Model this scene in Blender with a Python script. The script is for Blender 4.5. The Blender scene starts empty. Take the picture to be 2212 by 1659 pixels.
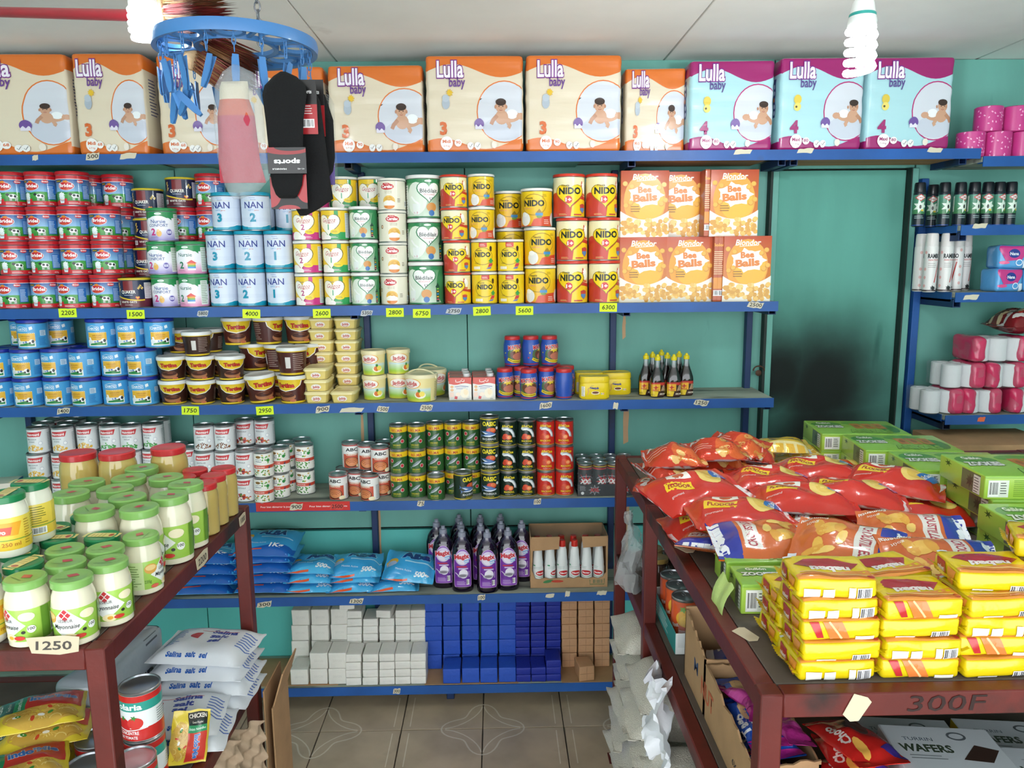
import bpy, bmesh, math, random
from mathutils import Vector, Matrix, noise
from mathutils.geometry import tessellate_polygon

# ------------------------------------------------------------------ camera, light, exposure
SC = bpy.context.scene
COL = SC.collection
PI = math.pi
CAM = Vector((0.0, -2.73, 1.715)); YAW, PITCH, ROLL, FPX = 0.0192, 0.1616, -0.0093, 1658.1
_f = Vector((math.sin(YAW)*math.cos(PITCH), math.cos(YAW)*math.cos(PITCH), -math.sin(PITCH)))
_r0 = Vector((math.cos(YAW), -math.sin(YAW), 0)); _u0 = _r0.cross(_f)
_r = _r0*math.cos(ROLL) + _u0*math.sin(ROLL); _u = -_r0*math.sin(ROLL) + _u0*math.cos(ROLL)
cd = bpy.data.cameras.new('camera'); cam = bpy.data.objects.new('camera', cd); COL.objects.link(cam)
cd.sensor_width = 36.0; cd.lens = 36.0*FPX/2212.0; cd.clip_start = 0.05
m3 = Matrix((_r, _u, -_f)).transposed()
cam.matrix_world = Matrix.Translation(CAM) @ m3.to_4x4()
SC.camera = cam

WORLD = bpy.data.worlds.new('daylight'); SC.world = WORLD; WORLD.use_nodes = True
WORLD.node_tree.nodes['Background'].inputs[0].default_value = (0.93, 0.97, 1.0, 1)
WORLD.node_tree.nodes['Background'].inputs[1].default_value = 3.4
vs = SC.view_settings
vs.view_transform = 'Standard'; vs.look = 'None'; vs.gamma = 1.0; vs.use_curve_mapping = False
vs.exposure = 0.42
BULB_W = (46.0, 26.0)      # right bulb, left bulb

def ray(px, py):
    return _r*((px-1106)/FPX) + _u*(-(py-829.5)/FPX) + _f
def onz(px, py, z):
    d = ray(px, py); return CAM + d*((z-CAM.z)/d.z)
def ony(px, py, y):
    d = ray(px, py); return CAM + d*((y-CAM.y)/d.y)
def onx(px, py, x):
    d = ray(px, py); return CAM + d*((x-CAM.x)/d.x)
def wx(px, y, z):            # world x of the point at depth y and height z that is seen at picture column px
    t = (px-1106)/FPX; a = _r - _f*t; v = Vector((0, y, z)) - CAM
    return -(a.y*v.y + a.z*v.z)/a.x + CAM.x

# ------------------------------------------------------------------ colours and materials
def srgb(h):
    if not isinstance(h, str): return h
    h = h.lstrip('#'); o = []
    if len(h) == 3: h = ''.join(c*2 for c in h)
    for i in (0, 2, 4):
        c = int(h[i:i+2], 16)/255.0
        o.append(c/12.92 if c <= 0.04045 else ((c+0.055)/1.055)**2.4)
    return (o[0], o[1], o[2], 1.0)

MATS = {}
def mat(name, color=None, rough=0.5, metal=0.0, coat=0.0, bump=0.0, bscale=60.0, var=0.0, vscale=8.0, dirt=None, dscale=3.0,
        damt=0.5, trans=0.0, alpha=1.0, emit=None, estr=0.0, ior=1.45, vstretch=(1, 1, 1), spec=0.5, sss=0.0):
    """one procedural material; without a colour it takes the print colours stored on the mesh"""
    if name in MATS: return MATS[name]
    m = bpy.data.materials.new(name); m.use_nodes = True; MATS[name] = m
    nt = m.node_tree; N = nt.nodes; L = nt.links; b = N['Principled BSDF']
    b.inputs['Roughness'].default_value = rough; b.inputs['Metallic'].default_value = metal
    b.inputs['Coat Weight'].default_value = coat; b.inputs['Coat Roughness'].default_value = 0.08
    b.inputs['Transmission Weight'].default_value = trans; b.inputs['Alpha'].default_value = alpha
    b.inputs['IOR'].default_value = ior; b.inputs['Specular IOR Level'].default_value = spec
    if sss: b.inputs['Subsurface Weight'].default_value = sss; b.inputs['Subsurface Scale'].default_value = 0.01
    if color is None:
        a = N.new('ShaderNodeAttribute'); a.attribute_name = 'ink'; src = a.outputs['Color']
    else:
        r = N.new('ShaderNodeRGB'); r.outputs[0].default_value = srgb(color); src = r.outputs[0]
    tc = N.new('ShaderNodeTexCoord'); mp = N.new('ShaderNodeMapping'); mp.inputs['Scale'].default_value = vstretch
    L.new(tc.outputs['Object'], mp.inputs['Vector'])
    def nz(scale, detail=4):
        n = N.new('ShaderNodeTexNoise'); n.inputs['Scale'].default_value = scale; n.inputs['Detail'].default_value = detail
        L.new(mp.outputs['Vector'], n.inputs['Vector']); return n.outputs['Fac']
    if var > 0:
        mr = N.new('ShaderNodeMapRange'); mr.inputs['From Min'].default_value = 0.25; mr.inputs['From Max'].default_value = 0.75
        mr.inputs['To Min'].default_value = 1-var; mr.inputs['To Max'].default_value = 1+var*0.6
        L.new(nz(vscale), mr.inputs['Value'])
        mx = N.new('ShaderNodeMix'); mx.data_type = 'RGBA'; mx.blend_type = 'MULTIPLY'; mx.inputs['Factor'].default_value = 1
        L.new(src, mx.inputs['A']); L.new(mr.outputs['Result'], mx.inputs['B']); src = mx.outputs['Result']
    if dirt:
        cr = N.new('ShaderNodeMapRange'); cr.inputs['From Min'].default_value = 1-damt; cr.inputs['From Max'].default_value = 1-damt+0.12
        L.new(nz(dscale, 8), cr.inputs['Value'])
        mx = N.new('ShaderNodeMix'); mx.data_type = 'RGBA'; L.new(cr.outputs['Result'], mx.inputs['Factor'])
        L.new(src, mx.inputs['A']); mx.inputs['B'].default_value = srgb(dirt); src = mx.outputs['Result']
    L.new(src, b.inputs['Base Color'])
    if bump > 0:
        bp = N.new('ShaderNodeBump'); bp.inputs['Strength'].default_value = bump; bp.inputs['Distance'].default_value = 0.01
        L.new(nz(bscale, 3), bp.inputs['Height']); L.new(bp.outputs['Normal'], b.inputs['Normal'])
    if emit:
        b.inputs['Emission Color'].default_value = srgb(emit); b.inputs['Emission Strength'].default_value = estr
    return m

M_PRINT = mat('printed_label', None, 0.32, coat=0.25)
M_PAPER = mat('printed_paper', None, 0.6)
M_CARTON = mat('printed_carton', None, 0.3, coat=0.2, bump=0.03, bscale=25)
M_FILM = mat('printed_film', None, 0.2, coat=0.4, bump=0.25, bscale=28)
M_FOIL = mat('printed_foil_film', None, 0.22, metal=0.25, coat=0.3, bump=0.5, bscale=40)
M_PLAST = mat('moulded_plastic', None, 0.35, coat=0.1)
M_TIN = mat('tinplate', '#b9bcc0', 0.28, metal=0.9)
M_PACK = mat('wrapped_pack_film', None, 0.28, coat=0.35, bump=0.12, bscale=9, vstretch=(0.5, 1, 5))
M_GLASSJAR = mat('filled_glass', None, 0.08, coat=0.6, var=0.03)
M_DARKLIQ = mat('dark_liquid_bottle', None, 0.07, coat=0.8)
M_CLEAR = mat('clear_plastic', '#a4acb0', 0.05, alpha=0.13, bump=0.6, bscale=22)
M_CLEARB = mat('clear_bottle', '#dfe8ea', 0.05, alpha=0.3)
M_CARD = mat('corrugated_cardboard', '#ad8862', 0.85, var=0.15, vscale=14, bump=0.05, bscale=120)
M_CARDIN = mat('cardboard_print', None, 0.85, var=0.1, vscale=14)
M_BLUE = mat('blue_paint_steel', '#1f5399', 0.42, var=0.25, vscale=6, dirt='#39434d', dscale=9, damt=0.3, bump=0.05, bscale=40)
M_BLUED = mat('blue_paint_upright', '#15305c', 0.5, var=0.2, vscale=8, dirt='#15171d', dscale=5, damt=0.42)
M_RED = mat('red_oxide_paint', '#5e1f19', 0.45, var=0.3, vscale=9, dirt='#2a1b18', dscale=7, damt=0.42, bump=0.05)
M_BOARD = mat('painted_shelf_board', '#a3a99b', 0.8, var=0.35, vscale=7, dirt='#5b605a', dscale=10, damt=0.45, vstretch=(0.35, 2, 1))
M_BOARDW = mat('bare_wood_board', '#a5784e', 0.8, var=0.3, vscale=6, vstretch=(0.3, 4, 1))

# ------------------------------------------------------------------ objects, tags, groups
def tag(o, label=None, cat=None, group=None, kind=None):
    if label: o['label'] = label
    if cat: o['category'] = cat
    if group: o['group'] = group
    if kind: o['kind'] = kind
    return o
def empty(name, loc=(0, 0, 0), rot=(0, 0, 0), parent=None):
    o = bpy.data.objects.new(name, None); o.empty_display_size = 0.02
    o.location = loc; o.rotation_euler = rot; o.parent = parent; COL.objects.link(o); return o
def place(name, me, parent=None, loc=(0, 0, 0), rot=(0, 0, 0), scale=None):
    o = bpy.data.objects.new(name, me); o.location = loc; o.rotation_euler = rot; o.parent = parent
    if scale: o.scale = scale
    COL.objects.link(o); return o
def struct(o): o['kind'] = 'structure'; return o

# ------------------------------------------------------------------ mesh builder
class MB:
    def __init__(s): s.v = []; s.f = []; s.c = []
    def add(s, vs_, fs, col='#ffffff', M=None):
        c = srgb(col); n = len(s.v)
        for i, p in enumerate(vs_):
            p = Vector(p); s.v.append(M @ p if M else p); s.c.append(c if not isinstance(c, list) else c[i])
        for f in fs: s.f.append(tuple(k+n for k in f))
        return s
    def box(s, c, d, col='#fff', M=None, bev=0.0):
        x, y, z = d[0]/2, d[1]/2, d[2]/2
        if bev > 0:
            bev = min(bev, x*0.9, y*0.9, z*0.9)
            pts = []; idx = {}
            for a in (-1, 1):
                for b in (-1, 1):
                    for g in (-1, 1):
                        idx[a, b, g] = len(pts)
                        pts += [(c[0]+a*x, c[1]+b*(y-bev), c[2]+g*(z-bev)), (c[0]+a*(x-bev), c[1]+b*y, c[2]+g*(z-bev)), (c[0]+a*(x-bev), c[1]+b*(y-bev), c[2]+g*z)]
            I = lambda a, b, g, k: idx[a, b, g]+k
            fs = []
            for a in (-1, 1):
                fs.append([I(a, -1, -1, 0), I(a, 1, -1, 0), I(a, 1, 1, 0), I(a, -1, 1, 0)])
                fs.append([I(-1, a, -1, 1), I(1, a, -1, 1), I(1, a, 1, 1), I(-1, a, 1, 1)])
                fs.append([I(-1, -1, a, 2), I(1, -1, a, 2), I(1, 1, a, 2), I(-1, 1, a, 2)])
            for a in (-1, 1):
                for b in (-1, 1):
                    fs.append([I(a, b, -1, 0), I(a, b, -1, 1), I(a, b, 1, 1), I(a, b, 1, 0)])
                    fs.append([I(a, -1, b, 0), I(a, -1, b, 2), I(a, 1, b, 2), I(a, 1, b, 0)])
                    fs.append([I(-1, a, b, 1), I(-1, a, b, 2), I(1, a, b, 2), I(1, a, b, 1)])
                    for g in (-1, 1): fs.append([I(a, b, g, 0), I(a, b, g, 1), I(a, b, g, 2)])
            return s.add(pts, fs, col, M)
        pts = [(c[0]+a*x, c[1]+b*y, c[2]+g*z) for a in (-1, 1) for b in (-1, 1) for g in (-1, 1)]
        return s.add(pts, [(0, 1, 3, 2), (4, 6, 7, 5), (0, 4, 5, 1), (2, 3, 7, 6), (0, 2, 6, 4), (1, 5, 7, 3)], col, M)
    def lathe(s, prof, n=28, col='#fff', cols=None, shape=None, M=None, cap=True):
        pts = []; cs = []
        for i, (r, z) in enumerate(prof):
            for k in range(n):
                t = 2*PI*k/n; q = shape(t) if shape else (1, 1)
                pts.append((r*math.sin(t)*q[0], -r*math.cos(t)*q[1], z)); cs.append(srgb(cols[i] if cols else col))
        fs = []
        for i in range(len(prof)-1):
            for k in range(n):
                k2 = (k+1) % n; fs.append((i*n+k, i*n+k2, (i+1)*n+k2, (i+1)*n+k))
        if cap:
            if prof[0][0] > 1e-5: fs.append(tuple(range(n))[::-1])
            if prof[-1][0] > 1e-5: fs.append(tuple(range((len(prof)-1)*n, len(prof)*n)))
        return s.add(pts, fs, cs, M)
    def tube(s, path, r, n=8, col='#fff', cap=True, rs=None, M=None):
        P = [Vector(p) for p in path]; pts = []; up = Vector((0.13, 0.27, 0.95)).normalized()
        for i, p in enumerate(P):
            d = (P[min(i+1, len(P)-1)] - P[max(i-1, 0)]).normalized()
            a = d.cross(up)
            if a.length < 0.2: a = d.cross(Vector((1, 0, 0)))
            a.normalize(); b = d.cross(a); rr = rs[i] if rs else r
            for k in range(n):
                t = 2*PI*k/n; pts.append(p + a*(rr*math.cos(t)) + b*(rr*math.sin(t)))
        fs = [(i*n+k, i*n+(k+1) % n, (i+1)*n+(k+1) % n, (i+1)*n+k) for i in range(len(P)-1) for k in range(n)]
        if cap: fs += [tuple(range(n))[::-1], tuple(range((len(P)-1)*n, len(P)*n))]
        return s.add(pts, fs, col, M)
    def bar(s, a, b, w, h, col='#fff'):     # square bar between two points
        a = Vector(a); b = Vector(b); d = (b-a); L = d.length; d.normalize()
        up = Vector((0, 0, 1)) if abs(d.z) < 0.9 else Vector((0, 1, 0))
        x = d.cross(up).normalized(); z = x.cross(d)
        M = Matrix((x, d, z)).transposed().to_4x4(); M.translation = (a+b)/2
        return s.box((0, 0, 0), (w, L, h), col, M, bev=min(w, h)*0.08)
    def grid(s, fn, us, vs_, col='#fff', flip=False):
        pts = [fn(u, v) for v in vs_ for u in us]; n = len(us); fs = []
        for j in range(len(vs_)-1):
            for i in range(n-1):
                q = (j*n+i, j*n+i+1, (j+1)*n+i+1, (j+1)*n+i); fs.append(q[::-1] if flip else q)
        return s.add(pts, fs, col)
    def mesh(s, name, material, sharp=38, merge=0.0, smooth=True):
        me = bpy.data.meshes.new(name); me.from_pydata([tuple(v) for v in s.v], [], s.f)
        a = me.attributes.new('ink', 'FLOAT_COLOR', 'POINT')
        a.data.foreach_set('color', [x for c in s.c for x in c])
        bm = bmesh.new(); bm.from_mesh(me)
        if merge: bmesh.ops.remove_doubles(bm, verts=bm.verts[:], dist=merge)
        bmesh.ops.recalc_face_normals(bm, faces=bm.faces[:]); bm.to_mesh(me); bm.free()
        return finish(me, material, sharp, smooth)
    def obj(s, name, material, parent=None, loc=(0, 0, 0), rot=(0, 0, 0), **k):
        return place(name, s.mesh(name, material, **k), parent, loc, rot)
def finish(me, material, sharp=38, smooth=True):
    me.materials.append(material)
    if smooth:
        me.polygons.foreach_set('use_smooth', [True]*len(me.polygons)); me.set_sharp_from_angle(angle=math.radians(sharp))
    me.update(); return me

# ------------------------------------------------------------------ flat print: shapes and lettering cut to follow a surface
TXT = {}
def text_tris(s, bold, font=None):
    key = (s, bold)
    if key in TXT: return TXT[key]
    cu = bpy.data.curves.new('lettering', 'FONT'); cu.body = s; cu.size = 1.0; cu.resolution_u = 2; cu.offset = bold; cu.fill_mode = 'FRONT'
    ob = bpy.data.objects.new('lettering', cu); me = ob.to_mesh()
    vs_ = [(v.co.x, v.co.y) for v in me.vertices]; fs = [tuple(p.vertices) for p in me.polygons]
    ob.to_mesh_clear(); bpy.data.objects.remove(ob); bpy.data.curves.remove(cu)
    TXT[key] = (vs_, fs); return TXT[key]
class Art:
    def __init__(s): s.sh = []; s.k = 0; s.hold = False
    def raw(s, vs_, fs, col, col2=None):
        c = srgb(col)
        if col2:
            d = srgb(col2); lo = min(v[1] for v in vs_); hi = max(v[1] for v in vs_); w = max(hi-lo, 1e-6)
            cs = [tuple(c[i]+(d[i]-c[i])*(v[1]-lo)/w for i in range(4)) for v in vs_]
        else: cs = [c]*len(vs_)
        s.sh.append((vs_, fs, cs, s.k))
        s.k += 0.06 if s.hold else 1
        return s
    def poly(s, pts, col, col2=None):
        t = tessellate_polygon([[Vector((p[0], p[1], 0)) for p in pts]]); return s.raw(list(pts), [tuple(q) for q in t], col, col2)
    def rect(s, x0, y0, x1, y1, col, col2=None): return s.raw([(x0, y0), (x1, y0), (x1, y1), (x0, y1)], [(0, 1, 2, 3)], col, col2)
    def ell(s, cx, cy, rx, ry, col, col2=None, n=20, rot=0.0, a0=0.0, a1=2*PI):
        c, q = math.cos(rot), math.sin(rot); P = []
        full = abs(a1-a0-2*PI) < 1e-4
        for k in range(n if full else n+1):
            t = a0+(a1-a0)*k/n; x, y = rx*math.cos(t), ry*math.sin(t); P.append((cx+x*c-y*q, cy+x*q+y*c))
        return s.raw(P, [tuple(range(len(P)))], col, col2)
    def line(s, pts, w, col, closed=False):
        P = [Vector((p[0], p[1])) for p in pts]; n = len(P); vs_ = []; fs = []
        for i, p in enumerate(P):
            a = P[(i-1) % n] if (closed or i > 0) else p; b = P[(i+1) % n] if (closed or i < n-1) else p
            d = b-a; d = d.normalized() if d.length > 1e-9 else Vector((1, 0)); nn = Vector((-d.y, d.x))*(w/2)
            vs_ += [tuple(p+nn), tuple(p-nn)]
        for i in range(n if closed else n-1):
            j = (i+1) % n; fs.append((2*i, 2*i+1, 2*j+1, 2*j))
        return s.raw(vs_, fs, col)
    def arc(s, cx, cy, rx, ry, w, col, a0=0.0, a1=2*PI, n=24):
        cl = abs(a1-a0-2*PI) < 1e-4
        return s.line([(cx+rx*math.cos(a0+(a1-a0)*k/n), cy+ry*math.sin(a0+(a1-a0)*k/n)) for k in range(n if cl else n+1)], w, col, cl)
    def heart(s, cx, cy, r, col, sy=1.0, n=28):
        P = []
        for k in range(n):
            t = 2*PI*k/n; P.append((cx+r*math.sin(t)**3, cy+sy*r*(13*math.cos(t)-5*math.cos(2*t)-2*math.cos(3*t)-math.cos(4*t))/15))
        return s.poly(P, col)
    def burst(s, cx, cy, r0, r1, n, col, seed=1, sy=1.0):
        rd = random.Random(seed); P = []
        for k in range(2*n):
            t = PI*k/n; r = (r1 if k % 2 else r0)*rd.uniform(0.9, 1.1); P.append((cx+r*math.cos(t), cy+sy*r*math.sin(t)))
        return s.poly(P, col)
    def wave(s, x0, x1, y0, f, col, n=14, col2=None):     # filled from y0 to f(x)
        P = [(x0, y0), (x1, y0)] + [(x1+(x0-x1)*k/n, f(x1+(x0-x1)*k/n)) for k in range(n+1)]
        vs_ = []; fs = []
        for k in range(n+1):
            x = x0+(x1-x0)*k/n; vs_ += [(x, y0), (x, f(x))]
        for k in range(n): fs.append((2*k, 2*k+2, 2*k+3, 2*k+1))
        return s.raw(vs_, fs, col, col2)
    def lines(s, x0, x1, y0, y1, n, col, seed=3, w=0.35):    # small print too fine to read
        rd = random.Random(seed); h = s.hold; s.hold = True
        for k in range(n):
            y = y1-(y1-y0)*(k+0.5)/n; hh = (y1-y0)/n*w/2; s.rect(x0, y-hh, x0+(x1-x0)*rd.uniform(0.65, 1), y+hh, col)
        s.hold = h; s.k += 0.06 if h else 0.5; return s
    def bars(s, x0, x1, y0, y1, n=14, seed=2, bg='#ffffff', fg='#222222'):
        s.rect(x0, y0, x1, y1, bg); rd = random.Random(seed); h = s.hold; s.hold = True; w = (x1-x0)*0.9/n; x = x0+(x1-x0)*0.05
        for k in range(n):
            s.rect(x, y0+(y1-y0)*0.12, x+w*rd.uniform(0.25, 0.75), y1-(y1-y0)*0.08, fg); x += w
        s.hold = h; s.k += 0.06 if h else 0.5; return s
    def text(s, t, x, y, h, col, bold=0.0, shear=0.0, width=None, out=None, outw=0.05, rot=0.0, align='c', arch=0.0, flipx=False):
        """capital height h, centred at x with its base line at y; width squeezes it to fit"""
        def put(b, c):
            V, F = text_tris(t, b); V0, _ = text_tris(t, 0.0)
            if not V0: return
            x0 = min(v[0] for v in V0); x1 = max(v[0] for v in V0); sc = h/0.72; sx = sc if not width else width/max(x1-x0, 1e-6)
            ox = {'c': (x0+x1)/2, 'l': x0, 'r': x1}[align]; cr, sr = math.cos(rot), math.sin(rot); P = []
            for v in V:
                a = (v[0]-ox)*sx + shear*v[1]*sc; b2 = v[1]*sc
                if arch: b2 -= arch*a*a/max(h, 1e-6)
                P.append((x+a*cr-b2*sr, y+a*sr+b2*cr))
            s.raw(P, F, c)
        if out: put(bold+outw, out)
        put(bold, col); return s
    def mesh(s, name, fn, xs, ys, material, scale=1.0, eps=0.00007, base=0.0, ox=0.0, oy=0.0, clip=None):
        bm = bmesh.new(); lay = bm.verts.layers.float_color.new('ink')
        for vs_, fs, cs, k in s.sh:
            bv = []
            for p, c in zip(vs_, cs):
                v = bm.verts.new((p[0]*scale+ox, p[1]*scale+oy, base+k*eps)); v[lay] = c; bv.append(v)
            for f in fs:
                try: bm.faces.new([bv[i] for i in f])
                except ValueError: pass
        if clip:
            for co, no in (((clip[0], 0, 0), (-1, 0, 0)), ((clip[2], 0, 0), (1, 0, 0)), ((0, clip[1], 0), (0, -1, 0)), ((0, clip[3], 0), (0, 1, 0))):
                bmesh.ops.bisect_plane(bm, geom=bm.verts[:]+bm.edges[:]+bm.faces[:], dist=1e-6, plane_co=co, plane_no=no, clear_outer=True)
        if bm.verts:
            lo = Vector((min(v.co.x for v in bm.verts), min(v.co.y for v in bm.verts))); hi = Vector((max(v.co.x for v in bm.verts), max(v.co.y for v in bm.verts)))
            for ax, cuts in ((0, xs), (1, ys)):
                for c in cuts:
                    if lo[ax]+1e-6 < c < hi[ax]-1e-6:
                        co = (c, 0, 0) if ax == 0 else (0, c, 0); no = (1, 0, 0) if ax == 0 else (0, 1, 0)
                        bmesh.ops.bisect_plane(bm, geom=bm.verts[:]+bm.edges[:]+bm.faces[:], dist=1e-7, plane_co=co, plane_no=no)
        flat = [f for f in bm.faces if f.calc_area() < 1e-12]
        if flat: bmesh.ops.delete(bm, geom=flat, context='FACES')
        bm.normal_update()
        down = [f for f in bm.faces if f.normal.z < 0]
        if down: bmesh.ops.reverse_faces(bm, faces=down)
        for v in bm.verts: v.co = fn(v.co.x, v.co.y, v.co.z)
        me = bpy.data.meshes.new(name); bm.to_mesh(me); bm.free()
        me.materials.append(material); me.polygons.foreach_set('use_smooth', [True]*len(me.polygons)); return me

# ------------------------------------------------------------------ product kinds
def lin(r0, r1, n): return [r0+(r1-r0)*k/n for k in range(n+1)]
class Kind:
    """the shared meshes of one product: list of (part name, mesh, location, children)"""
    def __init__(s, name, cat, desc, group): s.name, s.cat, s.desc, s.group = name, cat, desc, group; s.parts = []; s.h = 0; s.R = 0
    def part(s, name, me, label=None, kids=()): s.parts.append((name, me, label, kids)); return s
    def at(s, loc, rz=0.0, rx=0.0, ry=0.0, label=None, scale=None):
        e = empty(s.name, loc, (rx, ry, rz)); tag(e, label or s.desc, s.cat, s.group)
        if scale: e.scale = scale
        for n, me, lb, kids in s.parts:
            o = place(n, me, e)
            if lb: o['label'] = lb
            for n2, me2 in kids: place(n2, me2, o)
        return e
NSEG = 32
def wrap(R, prof=None, shape=None):
    """mapping of flat print onto a turned body whose radius at height y is prof(y); x is the arc length at radius R"""
    def fn(x, y, z):
        t = x/R; r = (prof(y) if prof else R)
        if shape:
            q = shape(t); p = Vector((r*math.sin(t)*q[0], -r*math.cos(t)*q[1], y)); n = Vector((math.sin(t)*q[1], -math.cos(t)*q[0], 0)).normalized(); return p+n*z
        # stay on the flat facets of the turned body
        st = 2*PI/NSEG; k = math.floor(t/st+1e-6); a, b = k*st, (k+1)*st; w = (t-a)/st
        pa = Vector((math.sin(a), -math.cos(a), 0)); pb = Vector((math.sin(b), -math.cos(b), 0)); p = pa.lerp(pb, w)
        return p*(r+z*1.01) + Vector((0, 0, y))
    return fn
def arcs(R, n=NSEG): return [R*2*PI/n*k for k in range(-n//2, n//2+1)]
def interp(prof):
    zs = [p[1] for p in prof]
    def f(z):
        for (r0, z0), (r1, z1) in zip(prof, prof[1:]):
            if z0-1e-9 <= z <= z1+1e-9: return r0+(r1-r0)*((z-z0)/max(z1-z0, 1e-9))
        return prof[0][0] if z < zs[0] else prof[-1][0]
    return f
def tin(name, cat, desc, group, R, h, art, base='#fff', lid=None, lidh=0.012, ringpull=False, steps=None, ribs=False):
    """a turned tin: metal body with seamed rims, printed wrap, and a plastic lid if it has one"""
    k = Kind(name, cat, desc, group); k.R, k.h = R, h
    z1 = h-(lidh if lid else 0.004)
    b = MB(); rr = R-0.0008
    pr = [(0.001, 0.002), (R-0.005, 0.002), (R-0.004, 0.0), (R+0.0002, 0.0), (R+0.0006, 0.002), (rr, 0.0035), (rr, z1-0.003), (R+0.0006, z1-0.001)]
    if lid: pr += [(R-0.002, z1), (0.001, z1)]
    else: pr += [(R+0.0008, z1+0.0025), (R-0.0006, h), (R-0.0022, h-0.0006), (R-0.003, h-0.0042), (R-0.008, h-0.0038), (R-0.010, h-0.005), (0.001, h-0.0048)]
    b.lathe(pr, NSEG); 
    if ringpull: b.tube([(0.004*math.cos(t)+0.0, 0.012+0.008*math.sin(t), h-0.003) for t in lin(0, 2*PI, 10)], 0.0009, 5)
    k.part('body', b.mesh(name+'_body', M_TIN))
    lo, hi = 0.0035, z1-0.0032
    lab = MB(); seg = [(R, lo), (R, hi)]
    if ribs: seg = [(R-(0.0007 if i % 2 else 0), lo+(hi-lo)*i/14) for i in range(15)]
    lab.lathe(seg, NSEG, base, cap=False)
    lm = lab.mesh(name+'_label', M_PRINT)
    am = art.mesh(name+'_print', wrap(R), arcs(R), [], M_PRINT, scale=hi-lo, oy=lo, base=0.0004, clip=(-PI*R*0.98, lo+0.0003, PI*R*0.98, hi-0.0003))
    k.part('label', join(name+'_wrap', [lm, am], M_PRINT))
    if lid:
        L = MB(); z = z1-0.001
        L.lathe([(R+0.0006, z), (R+0.0022, z+0.0006), (R+0.0022, h-0.0025), (R+0.001, h-0.0004), (R-0.003, h), (R-0.006, h-0.002), (0.001, h-0.002)], NSEG, lid)
        k.part('lid', L.mesh(name+'_lid', M_PLAST))
    return k
def join(name, meshes, material):
    bm = bmesh.new()
    for me in meshes: bm.from_mesh(me)
    me = bpy.data.meshes.new(name); bm.to_mesh(me); bm.free(); me.materials.append(material)
    me.polygons.foreach_set('use_smooth', [True]*len(me.polygons)); me.set_sharp_from_angle(angle=math.radians(40))
    for m in meshes: bpy.data.meshes.remove(m)
    return me
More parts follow.
